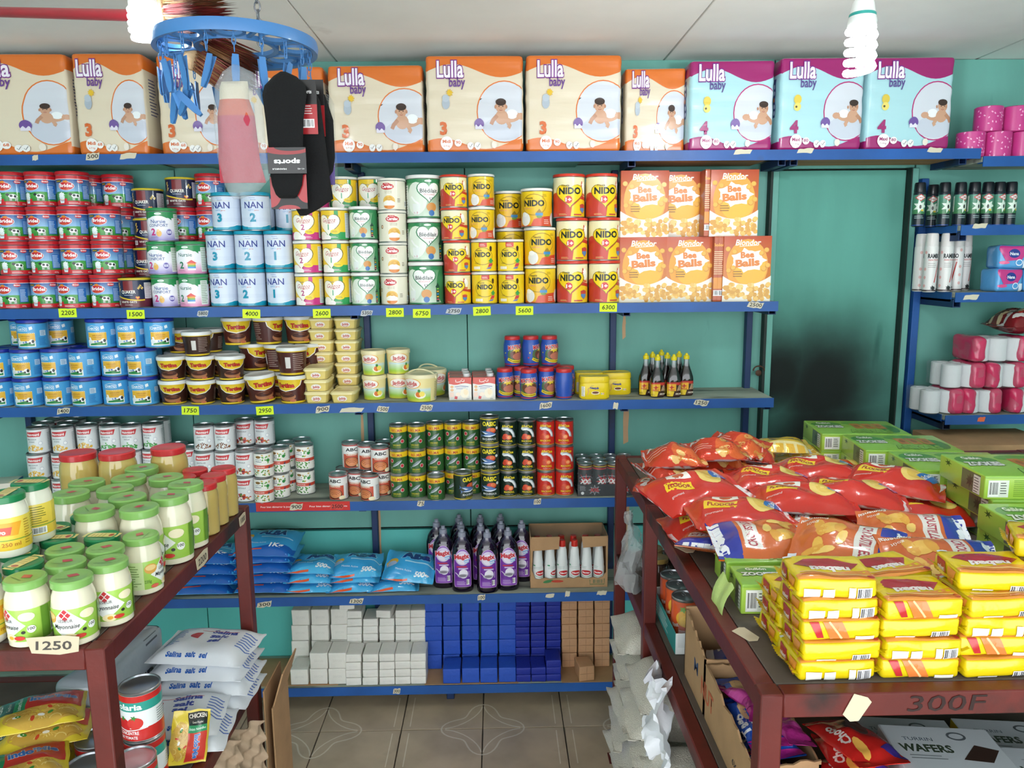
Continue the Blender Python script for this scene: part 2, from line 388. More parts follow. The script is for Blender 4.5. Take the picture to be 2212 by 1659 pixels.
# rounded box: every surface point is pushed out from a smaller inner box
def coords(h, r, n):
    c = [-h, -h+0.25*r, -h+0.6*r, -h+r]; c += [(-h+r)+(2*h-2*r)*k/n for k in range(1, n)]; return c+[h-r, h-0.6*r, h-0.25*r, h]
FACES = {'front': (0, 2, 1, -1), 'back': (0, 2, 1, 1), 'left': (1, 2, 0, -1), 'right': (1, 2, 0, 1), 'top': (0, 1, 2, 1), 'bottom': (0, 1, 2, -1)}
class RBox:
    """box with rounded edges, optional bulge and wrinkles; origin at the middle of its base"""
    def __init__(s, w, d, h, r=0.002, bulge=0.0, wr=0.0, wfreq=(12, 12, 12), n=(4, 3, 4), seed=0):
        s.hd = (w/2, d/2, h/2); s.r = min(r, w*0.45, d*0.45, h*0.45); s.bulge = bulge; s.wr = wr; s.wf = wfreq; s.n = n; s.h = h; s.seed = seed
    def pos(s, face, a, b, out=0.0):
        ia, ib, ic, sg = FACES[face]; p = [0, 0, 0]; p[ia] = a; p[ib] = b; p[ic] = s.hd[ic]*sg
        q = Vector([max(-s.hd[i]+s.r, min(s.hd[i]-s.r, p[i])) for i in range(3)]); d = Vector(p)-q
        n = d.normalized() if d.length > 1e-9 else Vector((0, 0, 1)); o = q+n*s.r
        f = (1-(a/s.hd[ia])**2)*(1-(b/s.hd[ib])**2); nn = Vector((0, 0, 0)); nn[ic] = sg
        o += nn*(s.bulge*f*(0.0 if face == 'bottom' else 1.0))
        if s.wr:
            t = noise.noise(Vector((o.x*s.wf[0]+s.seed*7.1, o.y*s.wf[1], o.z*s.wf[2]))); o += n*(s.wr*t)
        o += n*out; o.z += s.h/2; return o
    def cuts(s, face):
        ia, ib, _, _ = FACES[face]; return coords(s.hd[ia], s.r, s.n[ia]), coords(s.hd[ib], s.r, s.n[ib])
    def base(s, col, M=None, faces=None):
        b = MB()
        for f, (ia, ib, ic, sg) in FACES.items():
            u, v = s.cuts(f); cc = col.get(f, col['*']) if isinstance(col, dict) else col
            b.grid(lambda x, y, f=f: s.pos(f, x, y), u, v, cc)
        return b
    def mesh(s, name, material, col):
        return s.base(col).mesh(name, material, sharp=50, merge=1e-6)
    def art(s, name, face, art, material, scale=1.0, off=0.0006, eps=0.00009, flip=False, rot=0):
        """print centred on a face; its y axis runs up (front, sides) or away from the viewer (top)"""
        ia, ib, ic, sg = FACES[face]; mir = -1 if face in ('back', 'left') else 1
        if face == 'left': mir = -1
        u, v = s.cuts(face); ca, sa = math.cos(rot), math.sin(rot)
        G = [[s.pos(face, a, b) for a in u] for b in v]
        def cell(t, c):
            for i in range(len(c)-1):
                if t <= c[i+1]+1e-9 or i == len(c)-2: return i, min(1.0, max(0.0, (t-c[i])/(c[i+1]-c[i])))
        def fn(x, y, z):
            x = x*mir if face != 'left' else -x; i, p = cell(x, u); j, q = cell(y, v)
            o = G[j][i]*((1-p)*(1-q))+G[j][i+1]*(p*(1-q))+G[j+1][i]*((1-p)*q)+G[j+1][i+1]*(p*q)
            du = G[j][i+1]-G[j][i]+G[j+1][i+1]-G[j+1][i]; dv = G[j+1][i]-G[j][i]+G[j+1][i+1]-G[j][i+1]; n = du.cross(dv)
            if n.length < 1e-12: n = Vector((0, 0, 1))
            n.normalize(); nn = Vector((0, 0, 0)); nn[ic] = sg
            return o+(n if n.dot(nn) > 0 else -n)*z
        A = art
        if rot:
            A = Art(); A.sh = [([(p[0]*ca-p[1]*sa, p[0]*sa+p[1]*ca) for p in V], F, C, k) for V, F, C, k in art.sh]
        return A.mesh(name, fn, sorted(-x for x in u), v, material, scale=scale, base=off, eps=eps, clip=(-s.hd[ia], -s.hd[ib], s.hd[ia], s.hd[ib]))
def boxkind(name, cat, desc, group, w, d, h, col, arts, r=0.0015, bulge=0.0, wr=0.0, wf=(12, 12, 12), n=(1, 1, 1), material=None, bodyname='carton', seed=0, rots={}):
    material = material or M_CARTON
    k = Kind(name, cat, desc, group); k.h = h; k.R = w/2; rb = RBox(w, d, h, r, bulge, wr, wf, n, seed); k.rb = rb
    k.part(bodyname, rb.mesh(name+'_body', material, col))
    for f, A in arts.items(): k.part(f+'_print', rb.art(name+'_'+f, f, A, material, rot=rots.get(f, 0), off=0.0016 if wr > 0.0025 else 0.0006, eps=0.0002 if wr > 0.0025 else 0.00009))
    return k
# soft bag: two quilted skins with crimped ends
class Bag:
    def __init__(s, w, l, t, seed=0, p=2.6, wr=0.006, wf=14.0, flat=0.35, crimp=0.016, sag=0.0, zig=False):
        s.w, s.l, s.t, s.seed, s.p, s.wr, s.wf, s.flat, s.crimp, s.sag = w, l, t, seed, p, wr, wf, flat, crimp, sag
    def pt(s, x, y, side, out=0.0):
        u = max(-1, min(1, x/(s.w/2))); L = s.l/2-s.crimp; v = max(-1, min(1, y/L))
        e = max(0.0, (1-abs(u)**s.p))*max(0.0, (1-abs(v)**s.p)); e = e**0.55
        n = noise.noise(Vector((x*s.wf+s.seed*3.7, y*s.wf, s.seed*1.3+side*5)))*s.wr*(0.25+e)
        n += noise.noise(Vector((x*s.wf*0.5, y*s.wf*2.6+s.seed, side*9+4)))*s.wr*0.8*abs(v)**3
        z = side*(s.t/2*e*(1.0 if side > 0 else s.flat) + 0.0006) + n*(1 if side > 0 else 0.2)
        k = 1-0.06*e-0.05*abs(v)**4*0
        ed = 0.004*noise.noise(Vector((x*30, y*30, s.seed+2.2)))
        zz = z+out + s.t/2*s.flat - s.sag*(u*u+v*v)*0.5
        return Vector((x*k+ed, y*(1-0.03*e)+ed, zz))
    def mesh(s, name, material, col, nu=16, nv=20, bottom=None):
        b = MB(); us = lin(-s.w/2, s.w/2, nu); vs_ = lin(-s.l/2, s.l/2, nv)
        b.grid(lambda x, y: s.pt(x, y, 1), us, vs_, col); b.grid(lambda x, y: s.pt(x, y, -1), us, vs_, bottom or col, flip=True)
        # close the rim
        for (fx) in (-s.w/2, s.w/2): b.grid(lambda q, y, fx=fx: s.pt(fx, y, 1).lerp(s.pt(fx, y, -1), q), [0, 1], vs_, col, flip=fx < 0)
        for (fy) in (-s.l/2, s.l/2): b.grid(lambda q, x, fy=fy: s.pt(x, fy, 1).lerp(s.pt(x, fy, -1), q), [0, 1], us, col, flip=fy > 0)
        return b.mesh(name, material, sharp=60, merge=1e-6)
    def art(s, name, art, material, scale=1.0, nu=16, nv=20, out=0.0009, eps=0.00012, rot=0.0):
        A = art; ca, sa = math.cos(rot), math.sin(rot)
        if rot:
            A = Art(); A.sh = [([(p[0]*ca-p[1]*sa, p[0]*sa+p[1]*ca) for p in V], F, C, k) for V, F, C, k in art.sh]
        us, vs_ = lin(-s.w/2, s.w/2, nu), lin(-s.l/2, s.l/2, nv); G = [[s.pt(a, b, 1) for a in us] for b in vs_]
        def fn(x, y, z):
            fx = min(nu-1e-6, max(0, (x+s.w/2)/s.w*nu)); fy = min(nv-1e-6, max(0, (y+s.l/2)/s.l*nv)); i, j = int(fx), int(fy); p, q = fx-i, fy-j
            o = G[j][i]*((1-p)*(1-q))+G[j][i+1]*(p*(1-q))+G[j+1][i]*((1-p)*q)+G[j+1][i+1]*(p*q)
            du = G[j][i+1]-G[j][i]+G[j+1][i+1]-G[j+1][i]; dv = G[j+1][i]-G[j][i]+G[j+1][i+1]-G[j][i+1]; n = du.cross(dv).normalized()
            return o+n*z
        return A.mesh(name, fn, us, vs_, material, scale=scale, base=out, eps=eps,
                      clip=(-s.w/2, -s.l/2, s.w/2, s.l/2))
def bagkinds(name, cat, desc, group, w, l, t, col, art, nvar=3, material=None, rot=0.0, bottom=None, kw={}, bodyname='bag', seed=0):
    out = []
    for i in range(nvar):
        k = Kind(name, cat, desc, group); b = Bag(w, l, t, seed=seed+i*1.7+0.3, **kw); k.h = t*(0.5+0.5*b.flat); k.w, k.l = w, l
        k.part(bodyname, b.mesh(f'{name}_skin', material or M_FILM, col, bottom=bottom)); k.part('print', b.art(f'{name}_print', art, material or M_FILM, rot=rot)); out.append(k)
    return out
ORD = ['first', 'second', 'third', 'fourth', 'fifth', 'sixth', 'seventh', 'eighth', 'ninth', 'tenth', 'eleventh', 'twelfth']
LEV = ['bottom', 'second-up', 'third-up', 'fourth-up', 'fifth-up', 'sixth-up', 'seventh-up', 'eighth-up', 'ninth-up', 'tenth-up', 'eleventh-up', 'twelfth-up']
rnd = random.Random(11)
# ------------------------------------------------------------------ the room
ZC, YW = 2.435, 0.25          # ceiling height, back wall plane
XL, XR, YF = -2.7, 2.75, -4.3
S = [2.078, 1.556, 1.206, 0.838, 0.469, 0.100]     # heights of the six shelf tops

M_TEAL = mat('teal_painted_board', '#6aa89c', 0.55, var=0.16, vscale=2.2, dirt='#3d6f64', dscale=3.2, damt=0.3, vstretch=(2.5, 1, 0.6), bump=0.04, bscale=30)
M_TEALL = mat('turquoise_painted_board', '#58bab2', 0.55, var=0.12, vscale=2.5, dirt='#2f8f87', dscale=4, damt=0.32, vstretch=(2.0, 1, 0.8), bump=0.04, bscale=30)
M_CEIL = mat('whitewashed_plywood', '#f8f6f2', 0.7, var=0.08, vscale=3, dirt='#c0b8b0', dscale=2.6, damt=0.32, bump=0.02)
M_DARK = mat('dark_gap', '#20221f', 0.9)
M_TILE = mat('floor_tile_glaze', None, 0.32, var=0.28, vscale=5, dirt='#7d705f', dscale=2.2, damt=0.36, bump=0.03, bscale=20)
M_GROUT = mat('grout', '#4b443b', 0.95, var=0.3, vscale=20)

floor = struct(MB().box(((XL+XR)/2, (YF+YW)/2, -0.02), (XR-XL, YW-YF+0.1, 0.033)).obj('floor', M_GROUT))
# glazed tiles: every tile carries a quarter of the pale flower outline at one corner and a double line near the opposite sides
TS = 0.30; tb = MB(); tb.box((0, 0, 0), (TS-0.004, TS-0.004, 0.008), '#b29f87', bev=0.0012); TX0, TY0 = -0.670, -0.134
ta = Art(); pale = '#cfc4b2'; q = TS/2
def petal(t):   # outline of the flower, centred on the corner (q, q)
    r = 0.125+0.028*math.cos(4*t); return (q-r*math.cos(t), q-r*math.sin(t))
ta.line([petal(PI/2*k/14) for k in range(15)], 0.006, pale)
ta.line([(q-0.004-0.135*math.cos(PI/2*k/12)**3, q-0.004-0.135*math.sin(PI/2*k/12)**3) for k in range(13)], 0.005, pale)
ta.line([(-q+0.03, -q+0.09), (-q+0.03, q-0.02)], 0.004, pale); ta.line([(-q+0.09, -q+0.03), (q-0.02, -q+0.03)], 0.004, pale)
ta.line([(-q+0.03, -q+0.055), (-q+0.055, -q+0.055), (-q+0.055, -q+0.03)], 0.004, pale)
tam = ta.mesh('tile_pattern', lambda x, y, z: Vector((x, y, 0.0042+z)), [], [], M_TILE)
TILE = join('tile', [tb.mesh('tile_body', M_TILE), tam], M_TILE)
for i in range(-7, 12):
    for j in range(-10, 2):
        x, y = TX0+TS*(i+0.5), TY0+TS*(j+0.5)
        if not (XL+0.15 < x < XR-0.15 and y < YW-0.12): continue
        a = i % 2, j % 2       # flower centres at the crossings with even i and even j
        rot = {(0, 0): PI, (1, 0): -PI/2, (0, 1): PI/2, (1, 1): 0}[(1-a[0] if False else a[0], a[1])]
        place('tile', TILE, floor, (x, y, 0.0), (0, 0, rot))

ceil = struct(MB().box(((XL+XR)/2, (YF+YW)/2, ZC+0.035), (XR-XL, YW-YF+0.1, 0.03)).obj('ceiling', M_DARK))
for a, b in ((-2.7, -1.83), (-1.83, -0.575), (-0.575, 0.63), (0.63, 1.80), (1.80, 2.75)):
    for c, d in ((YW+0.02, -1.3), (-1.3, -2.9), (-2.9, YF)):
        gap = 0.009 if (a > 1.5 or b < -1.5) else 0.004
        MB().box(((a+b)/2, (c+d)/2, ZC+0.009), (b-a-gap, c-d-0.004, 0.018), bev=0.002).obj('panel', M_CEIL, ceil)
wall = struct(MB().box(((XL+XR)/2, YW+0.055, ZC/2), (XR-XL, 0.05, ZC+0.04)).obj('wall_back', M_DARK))
zj = 0.645
sx = [XL, wx(383, YW, 1.9), wx(1010, YW, 1.4), 1.045]
for a, b in zip(sx, sx[1:]):
    MB().box(((a+b)/2, YW+0.012, (zj+ZC)/2+0.002), (b-a-0.003, 0.024, ZC-zj-0.004), bev=0.0015).obj('panel', M_TEAL, wall)
for a, b in ((XL, -1.2), (-1.2, 0.12), (0.12, 1.045)):
    MB().box(((a+b)/2, YW+0.011, zj/2-0.004), (b-a-0.003, 0.022, zj-0.006), bev=0.0015).obj('panel', M_TEALL, wall)
MB().box(((1.60+XR)/2, YW+0.012, ZC/2), (XR-1.60-0.003, 0.024, ZC-0.004), bev=0.0015).obj('panel', M_TEAL, wall)
MB().box((1.322, YW+0.012, (2.04+ZC)/2), (0.55, 0.024, ZC-2.04-0.004), bev=0.0015).obj('panel', M_TEAL, wall)
MW = mat('side_wall_paint', '#79b7ad', 0.6, var=0.1, vscale=2)
struct(MB().box((XL-0.03, (YF+YW)/2, ZC/2), (0.06, YW-YF+0.1, ZC)).obj('wall_left', MW))
struct(MB().box((XR+0.03, (YF+YW)/2, ZC/2), (0.06, YW-YF+0.1, ZC)).obj('wall_right', MW))

for px, z0, z1, w_ in ((1347, 0.98, 1.18, 0.02), (1345, 0.52, 0.80, 0.026), (1345, 1.40, 1.50, 0.012), (814, 0.52, 0.80, 0.016), (781, 0.9, 1.16, 0.01)):
    x = wx(px, YW, (z0+z1)/2); P = [(0, 0), (w_, 0.01), (w_*0.9, 0.06), (w_*1.05, (z1-z0)*0.6), (w_*0.8, z1-z0), (0.002, z1-z0-0.01), (-0.002, (z1-z0)*0.5)]; n = len(P)
    MB().add([(x+a, YW-0.0002, z0+b) for a, b in P]+[(x+a, YW-0.0012, z0+b) for a, b in P], [tuple(range(n)), tuple(range(n, 2*n))[::-1]]+[(i, (i+1) % n, n+(i+1) % n, n+i) for i in range(n)]).obj('paper_strip', mat('bare_beige_strip', '#c9a27c', 0.8, var=0.15), wall)
# the green door with its sooty stain
def soot_mat():
    m = mat('sooty_teal_door', '#5fa395', 0.8, var=0.16, vscale=2.2, dirt='#35796d', dscale=3.0, damt=0.32, vstretch=(3, 1, 0.5), bump=0.03)
    nt = m.node_tree; N = nt.nodes; L = nt.links; b = N['Principled BSDF']; src = b.inputs['Base Color'].links[0].from_socket
    tc = N.new('ShaderNodeTexCoord'); fac = None
    ns = N.new('ShaderNodeTexNoise'); ns.inputs['Scale'].default_value = 4; ns.inputs['Detail'].default_value = 6; L.new(tc.outputs['Object'], ns.inputs['Vector'])
    for cen, rad in (((0.43-0.46, 0, 0.02), 0.46), ((-0.20, 0, 0.06), 0.34), ((-0.02, 0, -0.22), 0.50), ((-0.2, 0, -0.40), 0.55)):
        mp = N.new('ShaderNodeVectorMath'); mp.operation = 'SUBTRACT'; mp.inputs[1].default_value = cen; L.new(tc.outputs['Object'], mp.inputs[0])
        ln = N.new('ShaderNodeVectorMath'); ln.operation = 'LENGTH'; L.new(mp.outputs[0], ln.inputs[0])
        ad = N.new('ShaderNodeMath'); ad.operation = 'MULTIPLY_ADD'; L.new(ns.outputs['Fac'], ad.inputs[0]); ad.inputs[1].default_value = -0.16; L.new(ln.outputs['Value'], ad.inputs[2])
        mr = N.new('ShaderNodeMapRange'); mr.interpolation_type = 'SMOOTHSTEP'; mr.inputs['From Min'].default_value = rad-0.08; mr.inputs['From Max'].default_value = rad*0.12-0.06; mr.inputs['To Max'].default_value = 0.98
        L.new(ad.outputs[0], mr.inputs['Value'])
        if fac is None: fac = mr.outputs['Result']
        else:
            mm = N.new('ShaderNodeMath'); mm.operation = 'MAXIMUM'; L.new(fac, mm.inputs[0]); L.new(mr.outputs['Result'], mm.inputs[1]); fac = mm.outputs[0]
    mx = N.new('ShaderNodeMix'); mx.data_type = 'RGBA'; L.new(fac, mx.inputs['Factor']); L.new(src, mx.inputs['A']); mx.inputs['B'].default_value = srgb('#050605'); L.new(mx.outputs['Result'], b.inputs['Base Color'])
    return m
dc = ony(1770, 840, YW+0.0)
door = struct(MB().box((0, 0, 1.02-dc.z), (0.49, 0.03, 2.03), bev=0.002).obj('door_1', soot_mat(), loc=(1.32, YW+0.012, dc.z)))
fr = fr1 = struct(MB().box((1.088-0.03, YW-0.002, 1.02), (0.025, 0.05, 2.04), bev=0.002).obj('trim_1', M_TEAL))
MB().box((1.040, YW-0.006, 1.02), (0.012, 0.055, 2.04), bev=0.002).obj('dark_gap_strip', mat('green_black_strip', '#1c2b27', 0.6), fr)  # dark colour stands in for the shade in the gap left of the door
fr = struct(MB().box((1.585, YW-0.002, 1.02), (0.034, 0.05, 2.04), bev=0.003).obj('trim_2', M_TEAL))
MB().box((1.568, YW-0.014, 1.02), (0.006, 0.05, 2.04), bev=0.001).obj('seal_strip', mat('green_black_strip'), fr)
# padlock hasp on the left jamb
hp = ony(1638, 800, YW-0.028)
MB().tube([(0.022*math.cos(t), -0.006, 0.018*math.sin(t)) for t in lin(0, PI, 8)], 0.003, 6).obj('hasp_ring', mat('rusty_iron', '#5a4234', 0.7, metal=0.5, var=0.3), fr1, hp)
MB().lathe([(0.001, 0), (0.011, 0), (0.012, 0.003), (0.006, 0.006), (0.001, 0.006)], 14, M=Matrix.Rotation(PI/2, 4, 'X')).obj('hasp_bolt', mat('rusty_iron'), fr1, loc=(hp.x, hp.y, hp.z-0.01))

# ------------------------------------------------------------------ the wall rack
rack = tag(empty('wall_shelf_rack', (0, 0, 0)), 'blue painted steel wall rack with six long board shelves full of groceries', 'shelving')
RX0, RX1 = -2.1, 1.005
posts = [wx(60, YW, 1.3), wx(378, YW, 1.3), wx(799, YW, 1.3), wx(1321, YW, 1.3), wx(1610, YW, 1.3)]
posts = [posts[0], posts[2], posts[3], posts[4]]
for x in posts: MB().box((x, YW-0.018, S[0]/2-0.02), (0.024, 0.03, S[0]-0.04), bev=0.002).obj('upright', M_BLUED, rack)
def hollow(mb, x, y0, y1, z, w):    # square hollow arm with its open end to the room
    t = 0.003
    for dx, dz, sx_, sz in ((0, w/2-t/2, w, t), (0, -w/2+t/2, w, t), (w/2-t/2, 0, t, w-2*t), (-w/2+t/2, 0, t, w-2*t)):
        mb.box((x+dx, (y0+y1)/2, z+dz), (sx_, y1-y0, sz))
    return mb
for i, z in enumerate(S):
    x1 = 1.69 if i == 0 else (RX1 if i < 4 else 1.25)
    y0 = 0.0
    bm_ = M_BOARD
    MB().box(((RX0+x1)/2, (y0+YW)/2+0.002, z-0.009), (x1-RX0, YW-y0-0.008, 0.018), bev=0.0015).obj('shelf_board', bm_, rack)
    fr = MB().box(((RX0+x1)/2, y0-0.0015, z-0.0165), (x1-RX0, 0.003, 0.035))
    fr.box(((RX0+x1)/2, y0+0.014, z-0.0205), (x1-RX0, 0.03, 0.003))
    fr.obj('front_rail', M_BLUE, rack)
    for x in posts + ([1.02, 1.62] if i == 0 else []):
        if i == 5: continue
        dx = {0: 0.03, 1: 0.02}.get(i, 0.018)
        xx = x+(dx if x > 0 else -0.012)
        hollow(MB(), xx, 0.035, YW-0.034, z-0.022-0.0135, 0.027).obj('arm', M_BLUED, rack)
# bare wood under the right half of the top shelf
for a, b in ((0.47, 0.985), (0.99, 1.66)):
    MB().box(((a+b)/2, 0.133, S[0]-0.0245), (b-a-0.06, 0.17, 0.008), bev=0.001).obj('packing_plank', M_BOARDW, rack)
for a, b in ((-2.0, -1.15), (-1.05, -0.575), (-0.5, 0.33)):
    MB().box(((a+b)/2, 0.133, S[0]-0.0245), (b-a-0.06, 0.17, 0.008), bev=0.001).obj('packing_plank', M_TEAL, rack)
# feet under the bottom shelf
for x in (-1.5, -0.2, 0.9): MB().box((x, 0.14, 0.039), (0.03, 0.16, 0.069), bev=0.002).obj('foot', M_BLUED, rack)

rack2 = tag(empty('wall_shelf_rack', (0, 0, 0)), 'blue steel wall rack right of the sooty green door, holding sprays and tissue', 'shelving')
R2 = [ony(2150, 338, 0).z, ony(2110, 487, 0).z, ony(2110, 632, 0).z, ony(2110, 897, 0).z]
MB().box((1.625, YW-0.018, 1.0), (0.028, 0.03, 2.0), bev=0.002).obj('upright', M_BLUE, rack2)
MB().box((2.35, YW-0.018, 1.0), (0.028, 0.03, 2.0), bev=0.002).obj('upright', M_BLUE, rack2)
for i, z in enumerate(R2):
    x0 = 1.70 if i == 0 else 1.642
    MB().box(((x0+2.6)/2, YW/2+0.002, z-0.009), (2.6-x0, YW-0.008, 0.018), bev=0.0015).obj('shelf_board', M_BOARD, rack2)
    fr = MB().box(((x0+2.6)/2, -0.0015, z-0.0165), (2.6-x0, 0.003, 0.035)); fr.box(((x0+2.6)/2, 0.014, z-0.0205), (2.6-x0, 0.03, 0.003)); fr.obj('front_rail', M_BLUE, rack2)
    if i:
        MB().box((1.6395, YW/2, z-0.016), (0.003, YW-0.036, 0.034)).obj('end_rail', M_BLUE, rack2)
        hollow(MB(), 1.652, 0.002, YW-0.034, z-0.039, 0.028).obj('arm', M_BLUED, rack2)

# ------------------------------------------------------------------ price stickers on the shelf edges
M_STICK = mat('sticker_paper', None, 0.7)
def sticker(txt, px, py, w, h, col, z=None, y=-0.0035, ink='#1c1c22', rot=0.0, torn=False, label=None, shear=0.12, th=None):
    p = ony(px, py, y); o = tag(empty('price_sticker', p, (0, rot, 0)), label or f"{col_name(col)} price sticker reading {txt} on the blue shelf edge", 'price sticker', None)
    rd = random.Random(int(px)); n = 5; top = [(-w/2+w*k/n, h/2-(rd.random()*h*0.18 if torn else 0)) for k in range(n+1)]; bot = [(w/2-w*k/n, -h/2+(rd.random()*h*0.22 if torn else 0)) for k in range(n+1)]
    if torn: top[0] = (-w/2+w*0.1, h*0.3); bot[0] = (w/2-w*0.12, -h*0.35)
    pts = top+bot; m = MB(); N = len(pts)
    m.add([(a, 0, b) for a, b in pts]+[(a, 0.0008, b) for a, b in pts], [tuple(range(N))[::-1], tuple(range(N, 2*N))]+[(k, (k+1) % N, N+(k+1) % N, N+k) for k in range(N)], col)
    m.obj('paper', M_STICK, o)
    if txt:
        A = Art(); A.text(txt, 0, -h*0.22, h*0.5, ink, bold=0.012, shear=shear, width=th or w*0.72)
        place('handwriting', A.mesh('handwriting', lambda x, y_, z_: Vector((x, -0.0003-z_, y_)), [], [], M_STICK), o)
    return o
def col_name(c): return {'#d7f02c': 'bright yellow', '#cfc7b0': 'torn beige', '#b7bbbd': 'grey'}.get(c, 'pale')
YEL, BEI, GRY = '#d7f02c', '#cfc7b0', '#b7bbbd'
for t, px, py, c, wh in (('2205', 146, 676, YEL, 'below the red-lidded milk tins'), ('1500', 293, 679, YEL, 'below the oat tins'), ('4000', 543, 678, YEL, 'below the pale blue tins'), ('2600', 695, 677, YEL, 'below the yellow heart tins'), ('2800', 853, 675, YEL, 'below the cream cereal tins'), ('6750', 911, 677, YEL, 'below the large green tin'),
                     ('2800', 1041, 672, YEL, 'below the green-arrow tins'), ('5600', 1133, 671, YEL, 'below the large yellow tins'), ('6300', 1314, 664, YEL, 'below the large cream-red tins'), ('1750', 411, 887, YEL, 'below the small spread tubs'), ('2950', 572, 887, YEL, 'below the large spread tubs')):
    sticker(t, px, py, 0.062, 0.031, c, rot=rnd.uniform(-0.05, 0.05), label=f"bright yellow price sticker reading {t} {wh}")
for t, px, py, w, wh in (('5800', 438, 677, 0.042, 'below the pink infant tins'), ('5350', 792, 676, 0.045, 'below the small green tins'), ('2750', 980, 672, 0.058, 'below the small cream-red tins')):
    sticker(t, px, py, w, 0.024, GRY, torn=True, label=f"torn grey price tag reading {t} {wh}")
for t, px, py, w, wh in (('1400', 137, 888, 0.05, 'below the sky blue tins'), ('900', 697, 884, 0.055, 'below the small margarine boxes'), ('1500', 827, 884, 0.045, 'below the margarine tubs'), ('2500', 921, 881, 0.048, 'below the margarine bucket'), ('1600', 1179, 876, 0.05, 'below the blue cocoa jars'), ('1250', 1515, 870, 0.056, 'below the sauce bottles'), ('2500', 1632, 659, 0.06, 'below the cereal boxes'),
                     ('1300', 770, 1299, 0.055, 'below the light blue powder bags'), ('75', 909, 1088, 0.028, 'below the sardine cans'), ('100', 1161, 1084, 0.03, 'below the red mackerel cans'), ('100', 1040, 1291, 0.032, 'below the dish soap'), ('300', 857, 1493, 0.03, 'below the white soap'), ('300', 571, 1306, 0.06, 'below the dark blue powder bags'), ('500', 200, 338, 0.05, 'on the top shelf edge')):
    sticker(t, px, py, w, 0.026, BEI, torn=True, rot=rnd.uniform(-0.12, 0.12), label=f"torn beige price tag reading {t} {wh}")
for px, py, w, h, what in ((277, 337, 0.06, 0.022, 'below the second orange diaper pack'), (76, 341, 0.022, 0.02, 'at the far end of the top shelf'), (1605, 328, 0.065, 0.02, 'below the first blue diaper pack'), (1740, 326, 0.06, 0.02, 'below the second blue diaper pack'), (2020, 324, 0.055, 0.02, 'below the third blue diaper pack'),
                     (760, 886, 0.09, 0.02, 'below the small margarine boxes'), (1330, 877, 0.02, 0.03, 'by the yellow cocoa tubs'), (1226, 1283, 0.02, 0.026, 'under the carton of white bottles'), (1300, 1281, 0.04, 0.02, 'right of the white bottle carton'), (1188, 1287, 0.035, 0.018, 'left of the white bottle carton')):
    sticker('', px, py, w, h, BEI, torn=True, label=f'torn blank paper tag {what}', rot=rnd.uniform(-0.1, 0.1))
for px, py, w in ((2117, 488, 0.055), (2098, 642, 0.058), (2120, 906, 0.03)):
    sticker('', px, py, w, 0.02, BEI if py < 900 else '#d9643c', torn=True, label={488: 'torn tape on the spray shelf edge', 642: 'torn tape on the shelf edge under the white cans', 906: 'orange tag scrap on the tissue shelf edge'}[py])
# printed red strip stuck along the edge of the can shelf
p0, p1 = ony(553, 1095, -0.0045), ony(756, 1093, -0.0045)
strip = tag(empty('shelf_edge_strip', ((p0.x+p1.x)/2, -0.0045, (p0.z+p1.z)/2)), 'red printed advertising strip along the edge of the can shelf', 'shelf strip')
w = p1.x-p0.x; MB().box((0, 0, 0), (w, 0.0012, 0.034), '#c8322f', bev=0.0003).obj('strip', M_STICK, strip)
for sx_, sw in ((-w*0.27, w*0.36), (w*0.27, w*0.40)):
    A = Art(); A.text('Pour bien démarrer la journée', sx_, -0.003, 0.0065, '#f5e9e6', bold=0.01, width=sw)
    place('lettering', A.mesh('strip_text', lambda x, y, z: Vector((x, -0.0009-z, y)), [], [], M_STICK), strip)
sticker('900', 640, 1095, 0.05, 0.028, BEI, torn=True, y=-0.0075, label='torn beige tag reading 900 on the red edge strip')
sticker('2500', 728, 1094, 0.055, 0.028, '#cf4a40', torn=True, y=-0.0075, label='red tag reading 2500 on the red edge strip')
